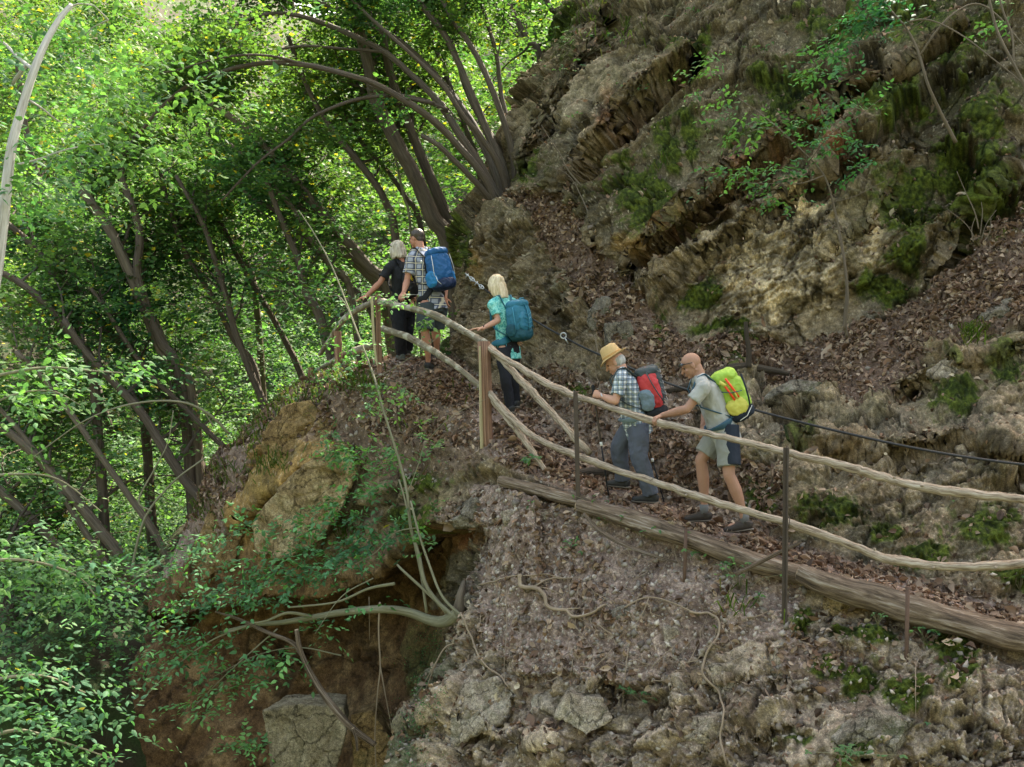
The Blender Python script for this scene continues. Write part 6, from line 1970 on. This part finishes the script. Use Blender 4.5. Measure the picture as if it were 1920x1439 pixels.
def shoe(pr, an, toe, mat, high=.0, sock=None):
    fd = toe - an; fd.z = 0; fd.normalize()
    pit = (toe.z - (an.z - .085))
    sd = fd.cross(Vector((0, 0, 1))).normalized()
    g = an + Vector((0, 0, -.085))
    q = lambda x, z: g + fd * x + Vector((0, 0, z + pit * max(0, (x + .05)) / .25))
    mb = MB()
    mb.tube([q(-.075, .04), q(-.05, .045), q(.0, .045), q(.06, .042), (q(.12, .033)), q(.165, .028), q(.19, .024)], [(.024, .036), (.040, .052), (.042, .056), (.046, .050), (.052, .040), (.047, .033), (.026, .022)], n=16, side=sd)
    mb.tube([an + Vector((0, 0, -.06)) - fd * .008, an + Vector((0, 0, .0 + high)) - fd * .012], [.043, .044], n=16)
    o = mb.build('shoe', mat, pr['root'], voxel=.007, smoothit=3)
    so = MB().tube([q(-.085, .008), q(-.05, .008), q(.03, .008), q(.11, .008), q(.17, .010), q(.20, .013)], [(.024, .011), (.039, .013), (.038, .012), (.051, .012), (.045, .012), (.02, .009)], n=16, side=sd)
    so.build('sole', M_sole, o, origin=None)
    lb = MB()
    for k in range(3):
        x = .045 + k * .024
        lb.tube([q(x, .075 - k * .012) - sd * .022, q(x + .004, .082 - k * .013), q(x, .075 - k * .012) + sd * .022], .0035, n=5)
    lb.build('lace', M_lace, o)
    if sock:
        MB().tube([an + Vector((0, 0, -.03)), an + Vector((0, 0, .03)), an + Vector((0, 0, .075))], [.040, .041, .042], n=16).build('sock', sock, pr['root'])


def pack_frame(pr, J, off=.115, mid=.55):
    o = pr['hips'].lerp(J['neck'], mid) + pr['back'] * off
    M = Matrix((pr['s'], pr['back'], pr['up'])).transposed()
    return o, M


def straps(root_, pr, J, o, M, w, h, mat, belt=True, beltmat=None):
    mb = MB()
    for q, sh in ((1, J['shL']), (-1, J['shR'])):
        s, up, bk, f = pr['s'], pr['up'], pr['back'], -pr['back']
        c = sh.lerp(J['neck'], .42)
        mb.tube([o + M @ Vector((q * .07, .0, h * .38)), c + up * .075 + bk * .05, c + up * .078 - bk * .02, c + f * .115 - up * .02, c.lerp(pr['hips'] + s * q * .14, .38) + f * .11, pr['hips'].lerp(J['neck'], .42) + s * q * .175 + f * .02, o + M @ Vector((q * .12, .01, -h * .36))],
                [(.024, .007)] * 4 + [(.022, .007), (.014, .006), (.012, .006)], n=10)
    mb.build('shoulder_strap', mat, root_)
    if belt:
        b = MB()
        for q in (1, -1):
            s, up, bk = pr['s'], pr['up'], pr['back']
            hc = pr['hips'] + up * .085
            b.tube([o + M @ Vector((q * .08, .0, -h * .42)), hc + s * q * .165 + bk * .06, hc + s * q * .195 - bk * .03, hc + s * q * .15 - bk * .115, hc - bk * .155], [(.012, .045), (.012, .042), (.011, .036), (.009, .022), (.007, .014)], n=10)
        b.build('hip_belt', beltmat or mat, root_)


def block(o, M, c, r, mat, root_, name, p=.74, wr=.014, seed=0, voxel=.009, nu=28, nv=18):
    return MB().ell(o + M @ Vector(c), r, M, nu, nv, p=p).build(name, mat, root_, voxel=voxel, smoothit=2, disp=wrinkle(wr, 9, (1, 1, 1), seed))


def line(o, M, pts, r, mat, root_, name, n=6):
    return MB().tube([o + M @ Vector(p) for p in pts], r, n=n).build(name, mat, root_)


def Jd(**k): return {a: at(*b) for a, b in k.items()}


def footfix(J, tag_=''):
    """how high the ankles stand over the path (for checking)"""
    for L_ in 'LR':
        a = J['an' + L_]
        d = np.hypot(PT[:, 0] - a.x, PT[:, 1] - a.y)
        k = np.where(d < .10)[0]
        if len(k):
            g = np.percentile(PT[k, 2], 60)
            print('FOOT', tag_, L_, 'sole', round(a.z - .085, 3), 'ground', round(float(g), 3), 'diff px', round((a.z - .085 - float(g)) / a.y * F, 1))


MS_tan = skin('tanned skin', (.33, .18, .125))
MS_red = skin('sun reddened skin', (.42, .20, .135))
MS_fair = skin('fair skin', (.46, .25, .175))
M_shoeb = plain('dark brown shoe', (.034, .026, .021), rough=.6, bump=.3, bscale=80)
M_shoek = plain('dark grey boot', (.026, .026, .026), rough=.6, bump=.3, bscale=80, var=.3)
M_sock = plain('grey sock', (.13, .13, .135), rough=.9, bump=.3)
M_navy = plain('navy fabric', (.012, .018, .032), rough=.75)
M_blackf = plain('black fabric', (.012, .013, .016), rough=.8)

# ---------- the bald man in the light grey shirt
J = Jd(hipL=(1363, 812, 10.28), hipR=(1351, 808, 10.46), neck=(1313, 711, 10.33), head=(1296, 686, 10.34), shL=(1320, 727, 10.14), shR=(1306, 722, 10.52),
       elL=(1288, 768, 10.14), wrL=(1241, 780, 10.42), elR=(1325, 770, 10.72), wrR=(1318, 800, 10.62), knL=(1367, 892, 10.20), anL=(1396, 977, 10.22), toeL=(1362, 1002, 10.25),
       knR=(1314, 864, 10.46), anR=(1320, 961, 10.50), toeR=(1291, 980, 10.55))
footfix(J, 'bald')
pr = make_person('tanned bald man in a light grey shirt and shorts gripping the top rail', J, (-1, .2, 0), (-.84, .10, -.50), (-.48, 0, .87), MS_tan,
                 dict(L=dict(d=(-.84, -.38, -.30), pn=(.12, .1, -1), curl=(.75, .8, .6), thumb=1, thumbdir=(-.75, .25, -.55))))
R1 = pr['root']
M_grey = plain('light grey jersey', (.33, .335, .325), rough=.85, var=.07, bump=.2, bscale=120)
shirt(pr, J, M_grey, hem=.12, sleeve=.60, seed=1, puff=1.1)
M_khaki = plain('pale grey green shorts', (.22, .225, .212), rough=.8, var=.08)
trousers(pr, J, M_khaki, to='kn', frac=.80, r=(.108, .108, .104), name='shorts', seed=2, amp=.008)
mb = MB()
a, b = J['hipL'], J['knL']
e = a.lerp(b, .80)
sd_ = pr['s']
k_ = pr['s'] * .014 + pr['back'] * .022
mb.tube([a + k_ + Vector((0, 0, .06)), a.lerp(e, .5) + k_, e + k_], [(.090, .098), (.094, .100), (.094, .098)], n=16, side=pr['back'])
mb.build('shorts_side_panel', M_navy, R1, voxel=.008, smoothit=2, disp=wrinkle(.006, 8))
shoe(pr, J['anL'], J['toeL'], M_shoeb, sock=M_sock)
shoe(pr, J['anR'], J['toeR'], M_shoeb, sock=M_sock)
P = pr['P']
g = MB()
M_lens = plain('dark sunglasses', (.012, .012, .014), rough=.15, spec=.6, var=.02)
for q in (-1, 1):
    g.tube([P(q * .012, .103, .052), P(q * .04, .098, .056), P(q * .068, .070, .052)], [(.006, .017), (.006, .019), (.006, .015)], n=10, round_end=True)
    g.tube([P(q * .066, .072, .052), P(q * .082, .03, .038), P(q * .086, -.02, .022)], [.0045, .004, .004], n=6)
g.tube([P(-.014, .103, .052), P(.014, .103, .052)], .004, n=6)
g.build('sunglasses', M_lens, R1)
o, M = pack_frame(pr, J, off=.105, mid=.50)
bp = empty('backpack', o, 'lime green backpack with yellow side pockets and navy base on the bald man', 'backpack', 'hikers\' backpacks')
M_lime = plain('lime ripstop', (.30, .47, .06), rough=.6, var=.10, bump=.3, bscale=150)
M_lemon = plain('lemon pocket', (.52, .50, .10), rough=.65, var=.10, bump=.3)
M_petrol = plain('petrol blue strap', (.035, .085, .13), rough=.7, bump=.3)
M_orange = plain('orange red tube', (.75, .06, .02), rough=.4, var=.05)
M_white = plain('light piping', (.6, .6, .6), rough=.6, var=.05)
block(o, M, (0, .115, .00), (.145, .135, .235), M_lime, bp, 'pack_body', seed=3)
block(o, M, (0, .105, -.165), (.148, .140, .085), M_navy, bp, 'pack_base', seed=4)
block(o, M, (0, .10, .20), (.13, .125, .07), M_lime, bp, 'lid', seed=5)
for q in (1, -1):
    block(o, M, (q * .125, .085, -.085), (.040, .105, .085), M_lemon, bp, 'side_pocket', seed=6 + q)
    line(o, M, [(q * .150, .235, .18), (q * .160, .225, .05), (q * .165, .21, -.05), (q * .160, .19, -.14)], [(.010, .008)] * 4, M_navy, bp, 'piping')
    line(o, M, [(q * .160, .00, .10), (q * .168, .08, .055), (q * .160, .18, .035)], [(.010, .004)] * 3, M_petrol, bp, 'compression_strap')
    line(o, M, [(q * .165, .05, -.215), (q * .170, .13, -.20), (q * .160, .21, -.13)], .004, M_white, bp, 'reflective_trim')
for k, (y0, y1, z0, z1, c) in enumerate([(.045, .085, .17, -.02, M_orange), (.085, .13, .20, -.01, M_orange), (.02, .06, .19, .14, M_lemon), (.11, .115, .08, -.02, M_lemon)]):
    line(o, M, [(.152, y0, z0), (.160, (y0 + y1) / 2, (z0 + z1) / 2), (.155, y1, z1)], .011 if k != 2 else .017, c, bp, 'tent_peg', n=8)
straps(bp, pr, J, o, M, .29, .47, M_petrol, beltmat=M_petrol)

# ---------- the man with the straw hat
J = Jd(hipL=(1197, 798, 10.98), hipR=(1188, 797, 11.16), neck=(1168, 700, 11.02), head=(1153, 681, 11.04), shL=(1164, 711, 10.84), shR=(1160, 706, 11.22),
       elL=(1154, 753, 10.80), wrL=(1127, 743, 10.98), elR=(1178, 750, 11.35), wrR=(1200, 772, 11.42), knL=(1198, 857, 10.90), anL=(1221, 928, 10.93), toeL=(1184, 942, 10.98),
       knR=(1160, 838, 11.16), anR=(1168, 900, 11.24), toeR=(1142, 912, 11.34))
footfix(J, 'hat')
pr = make_person('older man in a straw hat and checked shirt leaning on a trekking pole', J, (-1, .3, 0), (-.83, .22, -.50), (-.50, .05, .86), MS_fair,
                 dict(L=dict(d=(-.80, .55, .25), pn=(.35, .75, -.1), curl=(1.35, 1.3, .9), thumb=1, thumbdir=(-.2, .3, .9)), R=dict(d=(.2, -.1, -.8), pn=(-.3, -1, 0), curl=(1.2, 1.2, .9), thumb=1)), build=.97)
R2 = pr['root']; P = pr['P']; hm = pr['hm']
M_chk = wave_plaid('blue white check', (.64, .68, .71), [((0, 0, .15), 1.0, .70, (.10, .16, .23), .75), ((0, 1.57, 0), 1.0, .70, (.10, .16, .23), .75), ((0, .0, .15), 2.0, .86, (.02, .03, .05), .9), ((0, 1.57, 0), 2.0, .86, (.03, .04, .06), .9), ((0, .75, .9), 1.0, .9, (.3, .32, .12), .4)], 6.5)
shirt(pr, J, M_chk, hem=.11, tail=.015, sleeve=.74, seed=11, build=.98)
M_slate = plain('slate grey trekking trousers', (.075, .085, .115), rough=.8, var=.15, bump=.4, bscale=30)
trousers(pr, J, M_slate, r=(.105, .105, .092, .082, .078), frac=1.0, seed=12, amp=.016)
shoe(pr, J['anL'], J['toeL'], M_shoek, high=.03)
shoe(pr, J['anR'], J['toeR'], M_shoek, high=.03)
hb = MB()
hb.ell(P(0, -.035, .0), (.078, .082, .075), hm, 18, 12)
hb.build('hair', hair_mat('grey hair', (.22, .21, .20), (.48, .47, .46)), R2, voxel=.007, smoothit=2, disp=wrinkle(.003, 40))
# hat by turning a profile, brim dipping at the front
prof = [(.001, .118), (.030, .122), (.060, .118), (.078, .104), (.084, .080), (.089, .045), (.094, .018), (.100, .010), (.118, .004), (.134, -.002), (.142, -.004), (.143, -.010), (.134, -.009), (.115, -.003), (.096, .0), (.090, .005)]
vs, fs = [], []
nn_ = 40
for k, (rr, zz) in enumerate(prof):
    for i in range(nn_):
        a = 2 * pi * i / nn_
        x, y = rr * cos(a), rr * 1.12 * sin(a)
        z = zz
        if rr > .1: z += (rr - .1) * (-.55 * max(sin(a), 0) ** 2 + .35 * abs(cos(a)) + .40 * max(-sin(a), 0))
        if rr < .08: z += .012; z -= .020 * math.exp(-(x / .022) ** 2) * (1 if y < .07 else .4)
        if zz > .08 and abs(x) > .0 and y > .02: x *= 1 - .22 * sstep(np.array([y]), .02, .09)[0]
        vs.append(P(x, y - .012, z + .062))
for k in range(len(prof) - 1):
    for i in range(nn_):
        i2 = (i + 1) % nn_
        fs.append([k * nn_ + i, k * nn_ + i2, (k + 1) * nn_ + i2, (k + 1) * nn_ + i])
fs.append(list(range(nn_)))
M_straw = plain('straw', (.56, .39, .19), rough=.8, bump=.7, bscale=170, var=.2, vscale=40)
hb = MB(); hb.add(vs, fs); hat = hb.build('straw_hat', M_straw, R2)
hb = MB(); hb.tube([P(.0925 * cos(a), .0925 * 1.12 * sin(a) - .012, .087) for a in np.linspace(0, 2 * pi, 33)], [(.013, .003)] * 33, n=8, side=hm @ Vector((0, 0, 1)))
hb.build('hat_band', plain('hat band', (.45, .27, .10), rough=.8, bump=.5), hat)
MB().tube([J['wrL'] + (J['elL'] - J['wrL']).normalized() * .03 + hm @ Vector((.034 * cos(a), 0, .034 * sin(a))) for a in np.linspace(0, 2 * pi, 15)], .007, n=6).build('wristwatch', M_steel, R2)
o, M = pack_frame(pr, J, off=.115, mid=.55)
bp = empty('backpack', o, 'red backpack with a grey laced front panel on the straw hat man', 'backpack', 'hikers\' backpacks')
M_red = plain('red pack fabric', (.50, .05, .055), rough=.6, var=.12, bump=.3)
M_dg = plain('anthracite pack fabric', (.055, .07, .078), rough=.65, var=.15, bump=.3)
M_sg = plain('steel grey pocket', (.16, .22, .27), rough=.7, var=.12, bump=.3)
block(o, M, (0, .10, .01), (.145, .120, .235), M_red, bp, 'pack_body', seed=13)
block(o, M, (0, .185, .05), (.095, .060, .205), M_dg, bp, 'front_panel', seed=14)
block(o, M, (0, .115, .20), (.120, .120, .055), M_dg, bp, 'lid', seed=15)
block(o, M, (0, .10, -.225), (.145, .135, .075), M_blackf, bp, 'pack_base', seed=16)
for q in (1, -1):
    block(o, M, (q * .135, .045, -.07), (.030, .075, .115), M_sg, bp, 'side_pocket', seed=17 + q)
    line(o, M, [(q * .150, .10, .20), (q * .158, .13, .08), (q * .155, .17, -.04), (q * .14, .21, -.14)], .006, M_dg, bp, 'compression_strap')
for k in range(6):
    z = .19 - k * .058
    line(o, M, [(-.085, .215, z - .02), (-.03, .252, z), (.03, .252, z - .03), (.085, .215, z)], .0045, M_lace, bp, 'bungee_cord', n=5)
straps(bp, pr, J, o, M, .29, .47, M_dg, beltmat=M_sg)
line(o, M, [(.13, -.02, -.18), (.15, -.06, -.24), (.15, -.05, -.36), (.14, -.03, -.46)], [(.018, .004)] * 4, M_sg, bp, 'webbing')


def pole(top, bot, label):
    r_ = empty('trekking_pole', bot, label, 'trekking pole', 'trekking poles of the straw hat man')
    MB().tube([bot, bot.lerp(top, .5)], [.007, .0085], n=8).build('lower_shaft', M_blackf, r_)
    MB().tube([bot.lerp(top, .48), top], [.010, .010], n=8).build('upper_shaft', M_iron, r_)
    d = (top - bot).normalized()
    MB().tube([top - d * .04, top + d * .03, top + d * .06, top + d * .085], [.014, .017, .016, .020], n=10, round_end=True).build('grip', M_blackf, r_)
    MB().tube([bot + d * .05, bot + d * .056], [.028, .026], n=12).build('basket', M_blackf, r_)
    MB().tube([bot.lerp(top, .49), bot.lerp(top, .53)], .014, n=8).build('clamp', M_white, r_)


pole(at(1114, 741, 11.06), at(1141, 930, 11.0), 'thin black trekking pole gripped in front of the straw hat man')
pole(J['wrR'] + Vector((.01, 0, -.08)), at(1246, 945, 11.25), 'second black trekking pole planted behind the straw hat man')

# ---------- the blond woman in the teal shirt
J = Jd(hipL=(944, 656, 13.08), hipR=(962, 655, 13.28), neck=(941, 562, 13.20), head=(930, 536, 13.20), shL=(925, 573, 13.05), shR=(962, 571, 13.34),
       elL=(934, 602, 13.02), wrL=(904, 617, 12.88), elR=(985, 606, 13.35), wrR=(975, 630, 13.2), knL=(948, 712, 13.04), anL=(957, 762, 13.12), toeL=(946, 772, 13.3),
       knR=(962, 708, 13.28), anR=(967, 752, 13.4), toeR=(955, 762, 13.6))
footfix(J, 'teal')
pr = make_person('blond woman in a teal patterned shirt resting one hand on the top rail', J, (-.72, .69, 0), (-.80, .52, -.28), (-.25, .1, .96), MS_fair,
                 dict(L=dict(d=(-.93, -.30, -.06), pn=(0, -.1, -1), curl=(.10, .18, .12), thumb=1)), build=.84)
R3 = pr['root']; P = pr['P']; hm = pr['hm']
M_teal = print_mat('teal print', [(.30, (.02, .20, .22)), (.45, (.08, .42, .42)), (.58, (.30, .66, .60)), (.75, (.10, .45, .47))], 16)
shirt(pr, J, M_teal, hem=.13, sleeve=.62, seed=21, build=.88, puff=1.12)
trousers(pr, J, plain('black trousers', (.014, .015, .022), rough=.8), r=(.095, .090, .070, .062, .060), seed=22, amp=.008)
shoe(pr, J['anL'], J['toeL'], M_shoek, high=.02); shoe(pr, J['anR'], J['toeR'], M_shoek, high=.02)
M_blond = hair_mat('blond hair', (.38, .27, .15), (.78, .68, .50))


def bob(P, hm, root_, mat, length=.20, seed=1, w=1.0):
    hb = MB()
    hb.ell(P(0, -.018, .040), (.088 * w, .105, .090), hm, 20, 14)
    hb.tube([P(0, -.045, .05), P(0, -.060, -.03), P(0, -.068, -.10), P(0, -.070, -length)], [(.086 * w, .062), (.094 * w, .056), (.092 * w, .046), (.080 * w, .030)], n=20, side=hm @ Vector((1, 0, 0)))
    for q in (-1, 1):
        hb.tube([P(q * .065, .02, .04), P(q * .084, .005, -.03), P(q * .083, -.005, -.10), P(q * .074, -.01, -length * .9)], [(.022, .055), (.022, .056), (.020, .048), (.014, .030)], n=12, side=hm @ Vector((1, 0, 0)))
    o_ = hb.build('hair', mat, root_, voxel=.007, smoothit=3, disp=lambda co: .006 * gnoise(co * np.array([55, 55, 5]) + seed) + .004 * gnoise(co * 14 + seed))
    return o_


bob(P, hm, R3, M_blond, .185, 1)
MB().tube([J['wrL'] + (J['elL'] - J['wrL']).normalized() * .03 + Vector((.006 * cos(a), .028 * cos(a), .028 * sin(a))) for a in np.linspace(0, 2 * pi, 15)], .006, n=6).build('wristband', M_blackf, R3)
o, M = pack_frame(pr, J, off=.10, mid=.50)
bp = empty('backpack', o, 'teal blue backpack with dark lower pocket on the blond woman', 'backpack', 'hikers\' backpacks')
M_tb = plain('teal blue pack fabric', (.025, .15, .24), rough=.6, var=.18, bump=.4)
M_tb2 = plain('pale teal webbing', (.06, .26, .38), rough=.6, var=.1)
M_tbd = plain('dark teal pack base', (.012, .070, .10), rough=.65, var=.15)
block(o, M, (0, .12, .03), (.155, .130, .215), M_tb, bp, 'pack_body', seed=23, wr=.010)
block(o, M, (0, .12, .20), (.130, .125, .060), M_tb, bp, 'lid', seed=24, wr=.008)
block(o, M, (0, .125, -.15), (.150, .125, .090), M_tbd, bp, 'pack_base', seed=25)
block(o, M, (.03, .225, -.01), (.095, .035, .120), M_tb, bp, 'front_pocket', seed=26, wr=.010)
for q in (1, -1):
    block(o, M, (q * .150, .10, -.10), (.025, .075, .075), M_tbd, bp, 'side_pocket', seed=27 + q)
    line(o, M, [(q * .14, .16, .16), (q * .162, .18, .05), (q * .165, .19, -.10)], [(.012, .004)] * 3, M_tb2, bp, 'compression_strap')
line(o, M, [(.0, .22, .22), (.0, .262, .12), (.0, .272, 0), (.0, .262, -.12)], [(.011, .004)] * 4, M_tb2, bp, 'lid_strap')
line(o, M, [(-.05, .19, .24), (-.03, .205, .265), (.03, .205, .265), (.05, .19, .24)], .006, M_tb2, bp, 'haul_loop')
for k in range(4):
    line(o, M, [(-.06, .262, .08 - k * .05), (0, .272, .055 - k * .05), (.06, .262, .08 - k * .05)], .004, M_tb2, bp, 'bungee_cord', n=5)
straps(bp, pr, J, o, M, .30, .43, M_tb, beltmat=M_tb)
line(o, M, [(.12, -.02, -.20), (.13, -.03, -.27), (.12, -.03, -.36)], [(.014, .004)] * 3, M_tb2, bp, 'webbing')

# ---------- the man in the plaid shirt
J = Jd(hipL=(799, 572, 13.84), hipR=(825, 570, 14.04), neck=(787, 470, 13.98), head=(781, 448, 14.00), shL=(771, 486, 13.86), shR=(814, 482, 14.14),
       elL=(763, 528, 13.84), wrL=(757, 549, 13.66), elR=(835, 525, 14.2), wrR=(835, 560, 14.05), knL=(797, 624, 13.80), anL=(803, 682, 13.95), toeL=(808, 702, 13.75),
       knR=(816, 618, 14.15), anR=(819, 660, 14.32), toeR=(808, 670, 14.5))
J['toeL'] = J['anL'] + Vector((.03, .12, -.085)); J['toeR'] = J['anR'] + Vector((-.08, .15, -.075))
footfix(J, 'plaid')
pr = make_person('dark haired man in a plaid shirt and charcoal shorts with one hand on the rail', J, (-.45, .89, 0), (-.80, .58, -.14), (-.12, 0, .98), MS_red,
                 dict(L=dict(d=(-.25, -.62, -.62), pn=(.15, .5, -.7), curl=(.6, .7, .5), thumb=1)), build=.98)
R4 = pr['root']; P = pr['P']; hm = pr['hm']
M_pl = wave_plaid('blue beige plaid', (.34, .36, .44), [((0, 0, .5), 1.0, .55, (.045, .055, .10), .85), ((0, 1.57, 0), 1.0, .55, (.05, .06, .11), .85), ((0, 0, .5), 1.0, .93, (.62, .56, .44), .8), ((0, 1.57, 0), 1.0, .95, (.72, .66, .52), .9)], 3.6)
shirt(pr, J, M_pl, hem=.09, sleeve=.66, seed=31, puff=1.1)
trousers(pr, J, plain('charcoal shorts', (.045, .055, .060), rough=.85, var=.15), to='kn', frac=.92, r=(.118, .120, .118), name='shorts', seed=32, amp=.010)
shoe(pr, J['anL'], J['toeL'], M_shoek, high=.01, sock=M_blackf); shoe(pr, J['anR'], J['toeR'], M_shoek, high=.01, sock=M_blackf)
hb = MB(); hb.ell(P(0, -.022, .040), (.080, .094, .083), hm, 20, 14); hb.ell(P(0, -.058, -.01), (.064, .045, .052), hm, 16, 10)
hb.build('hair', hair_mat('short brown hair', (.025, .016, .012), (.07, .048, .036)), R4, voxel=.006, smoothit=2, disp=wrinkle(.003, 60))
o, M = pack_frame(pr, J, off=.15, mid=.54)
bp = empty('backpack', o, 'bright blue backpack with a lighter side pocket on the plaid shirt man', 'backpack', 'hikers\' backpacks')
M_bl = plain('blue pack fabric', (.012, .085, .24), rough=.6, var=.15, bump=.3)
M_bl2 = plain('mid blue pocket', (.02, .17, .40), rough=.6, var=.1, bump=.3)
M_nv = plain('navy pack base', (.010, .022, .065), rough=.6)
block(o, M, (0, .125, .02), (.165, .125, .235), M_bl, bp, 'pack_body', seed=33)
block(o, M, (0, .13, .21), (.150, .125, .055), M_bl, bp, 'lid', seed=34)
block(o, M, (0, .13, -.20), (.160, .130, .080), M_nv, bp, 'pack_base', seed=35)
block(o, M, (0, .0, .0), (.135, .022, .23), M_blackf, bp, 'mesh_back', seed=36)
for q in (1, -1):
    block(o, M, (q * .150, .10, -.12), (.038, .100, .105), M_bl2, bp, 'side_pocket', seed=37 + q)
    line(o, M, [(q * .155, .20, .16), (q * .17, .20, .02), (q * .175, .19, -.10)], .004, M_white, bp, 'reflective_trim')
line(o, M, [(.165, .20, -.10), (.170, .22, -.17), (.14, .235, -.22)], .004, M_white, bp, 'reflective_trim')
mb = MB(); mb.tube([o + M @ Vector((.155, .0, .14)), o + M @ Vector((.162, .0, .14))], [(.022, .014)] * 2, n=12, side=M @ Vector((0, 0, 1)))
mb.build('logo_patch', M_white, bp)
straps(bp, pr, J, o, M, .33, .47, M_blackf, beltmat=M_blackf)

# ---------- the grey blond woman in black
J = Jd(hipL=(746, 580, 14.34), hipR=(765, 580, 14.54), neck=(751, 493, 14.46), head=(744, 470, 14.46), shL=(729, 505, 14.32), shR=(768, 502, 14.60),
       elL=(712, 531, 14.26), wrL=(687, 556, 14.20), elR=(785, 540, 14.6), wrR=(775, 562, 14.4), knL=(750, 626, 14.32), anL=(753, 664, 14.45), toeL=(742, 676, 14.6),
       knR=(764, 622, 14.55), anR=(764, 655, 14.75), toeR=(755, 668, 14.9))
J['toeL'] = J['anL'] + Vector((-.05, .14, -.07)); J['toeR'] = J['anR'] + Vector((-.05, .14, -.07))
footfix(J, 'black')
pr = make_person('woman with chin length grey blond hair dressed all in black', J, (-.75, .66, 0), (-.78, .60, -.18), (-.15, 0, .98), MS_red,
                 dict(L=dict(d=(-.86, -.30, -.38), pn=(-.25, -.1, -1), curl=(.12, .22, .15), thumb=1)), build=.88)
R5 = pr['root']; P = pr['P']; hm = pr['hm']
shirt(pr, J, M_blackf, hem=.08, sleeve=.68, seed=41, build=.92)
trousers(pr, J, plain('black walking trousers', (.013, .014, .02), rough=.85), r=(.105, .100, .085, .078, .075), seed=42, amp=.010)
shoe(pr, J['anL'], J['toeL'], plain('grey walking shoe', (.10, .11, .10), rough=.8), high=.01); shoe(pr, J['anR'], J['toeR'], M_shoek, high=.01)
bob(P, hm, R5, hair_mat('grey blond hair', (.22, .18, .13), (.62, .56, .46)), .125, 5, w=1.02)
g = MB(); g.tube([P(q * .086, y, z) for q, y, z in ((1, .0, .05), (1, .05, .085))] + [P(0, .08, .115)] + [P(-1 * .086, .05, .085), P(-.086, 0, .05)], .006, n=6)
g.build('sunglasses', M_lens, R5)
o, M = pack_frame(pr, J, off=.10, mid=.50)
bp = empty('backpack', o, 'small black backpack with an oval yellow badge on the woman in black', 'backpack', 'hikers\' backpacks')
M_bkp = plain('black pack fabric', (.018, .018, .022), rough=.6, var=.2, bump=.3)
M_yel = plain('yellow badge', (.75, .55, .04), rough=.6, var=.04)
block(o, M, (0, .085, .02), (.125, .085, .205), M_bkp, bp, 'pack_body', seed=43)
block(o, M, (0, .145, -.04), (.095, .040, .120), M_bkp, bp, 'front_pocket', seed=44)
mb = MB(); mb.ell(o + M @ Vector((.055, .168, .09)), (.032, .010, .056), M, 20, 10)
bd = mb.build('badge', M_yel, bp)
for z in (.125, .10, .075, .05):
    line(o, M, [(.035, .180, z), (.075, .180, z)], .0035, M_blackf, bd, 'badge_lettering', n=5)
line(o, M, [(.11, .15, -.10), (.118, .155, -.13)], .010, M_yel, bp, 'zip_pull', n=6)
line(o, M, [(-.10, .15, -.14), (.0, .185, -.155), (.10, .15, -.14)], .005, M_white, bp, 'reflective_trim', n=6)
straps(bp, pr, J, o, M, .25, .41, M_blackf, beltmat=M_blackf)

# ---- unseen leaf clumps added above the frame to shade the path and near branches
lv = Leaves()
r = np.random.default_rng(31)
for k in range(62):
    clump(lv, r, (r.uniform(-3.5, 6), r.uniform(9, 17), r.uniform(8.6, 11.5)), (1.3, 1.3, .5), 60, .5, 6, .13, 'mid')
for k in range(16):
    clump(lv, r, (r.uniform(-5, -2), r.uniform(6, 9), r.uniform(5.2, 7)), (1.0, 1.0, .4), 40, .45, 6, .11, 'mid')
tag(lv.build('shade_canopy', M_leaf, None, None, 'stuff'), 'tree canopy closing over the path above the cliff', kind='stuff')
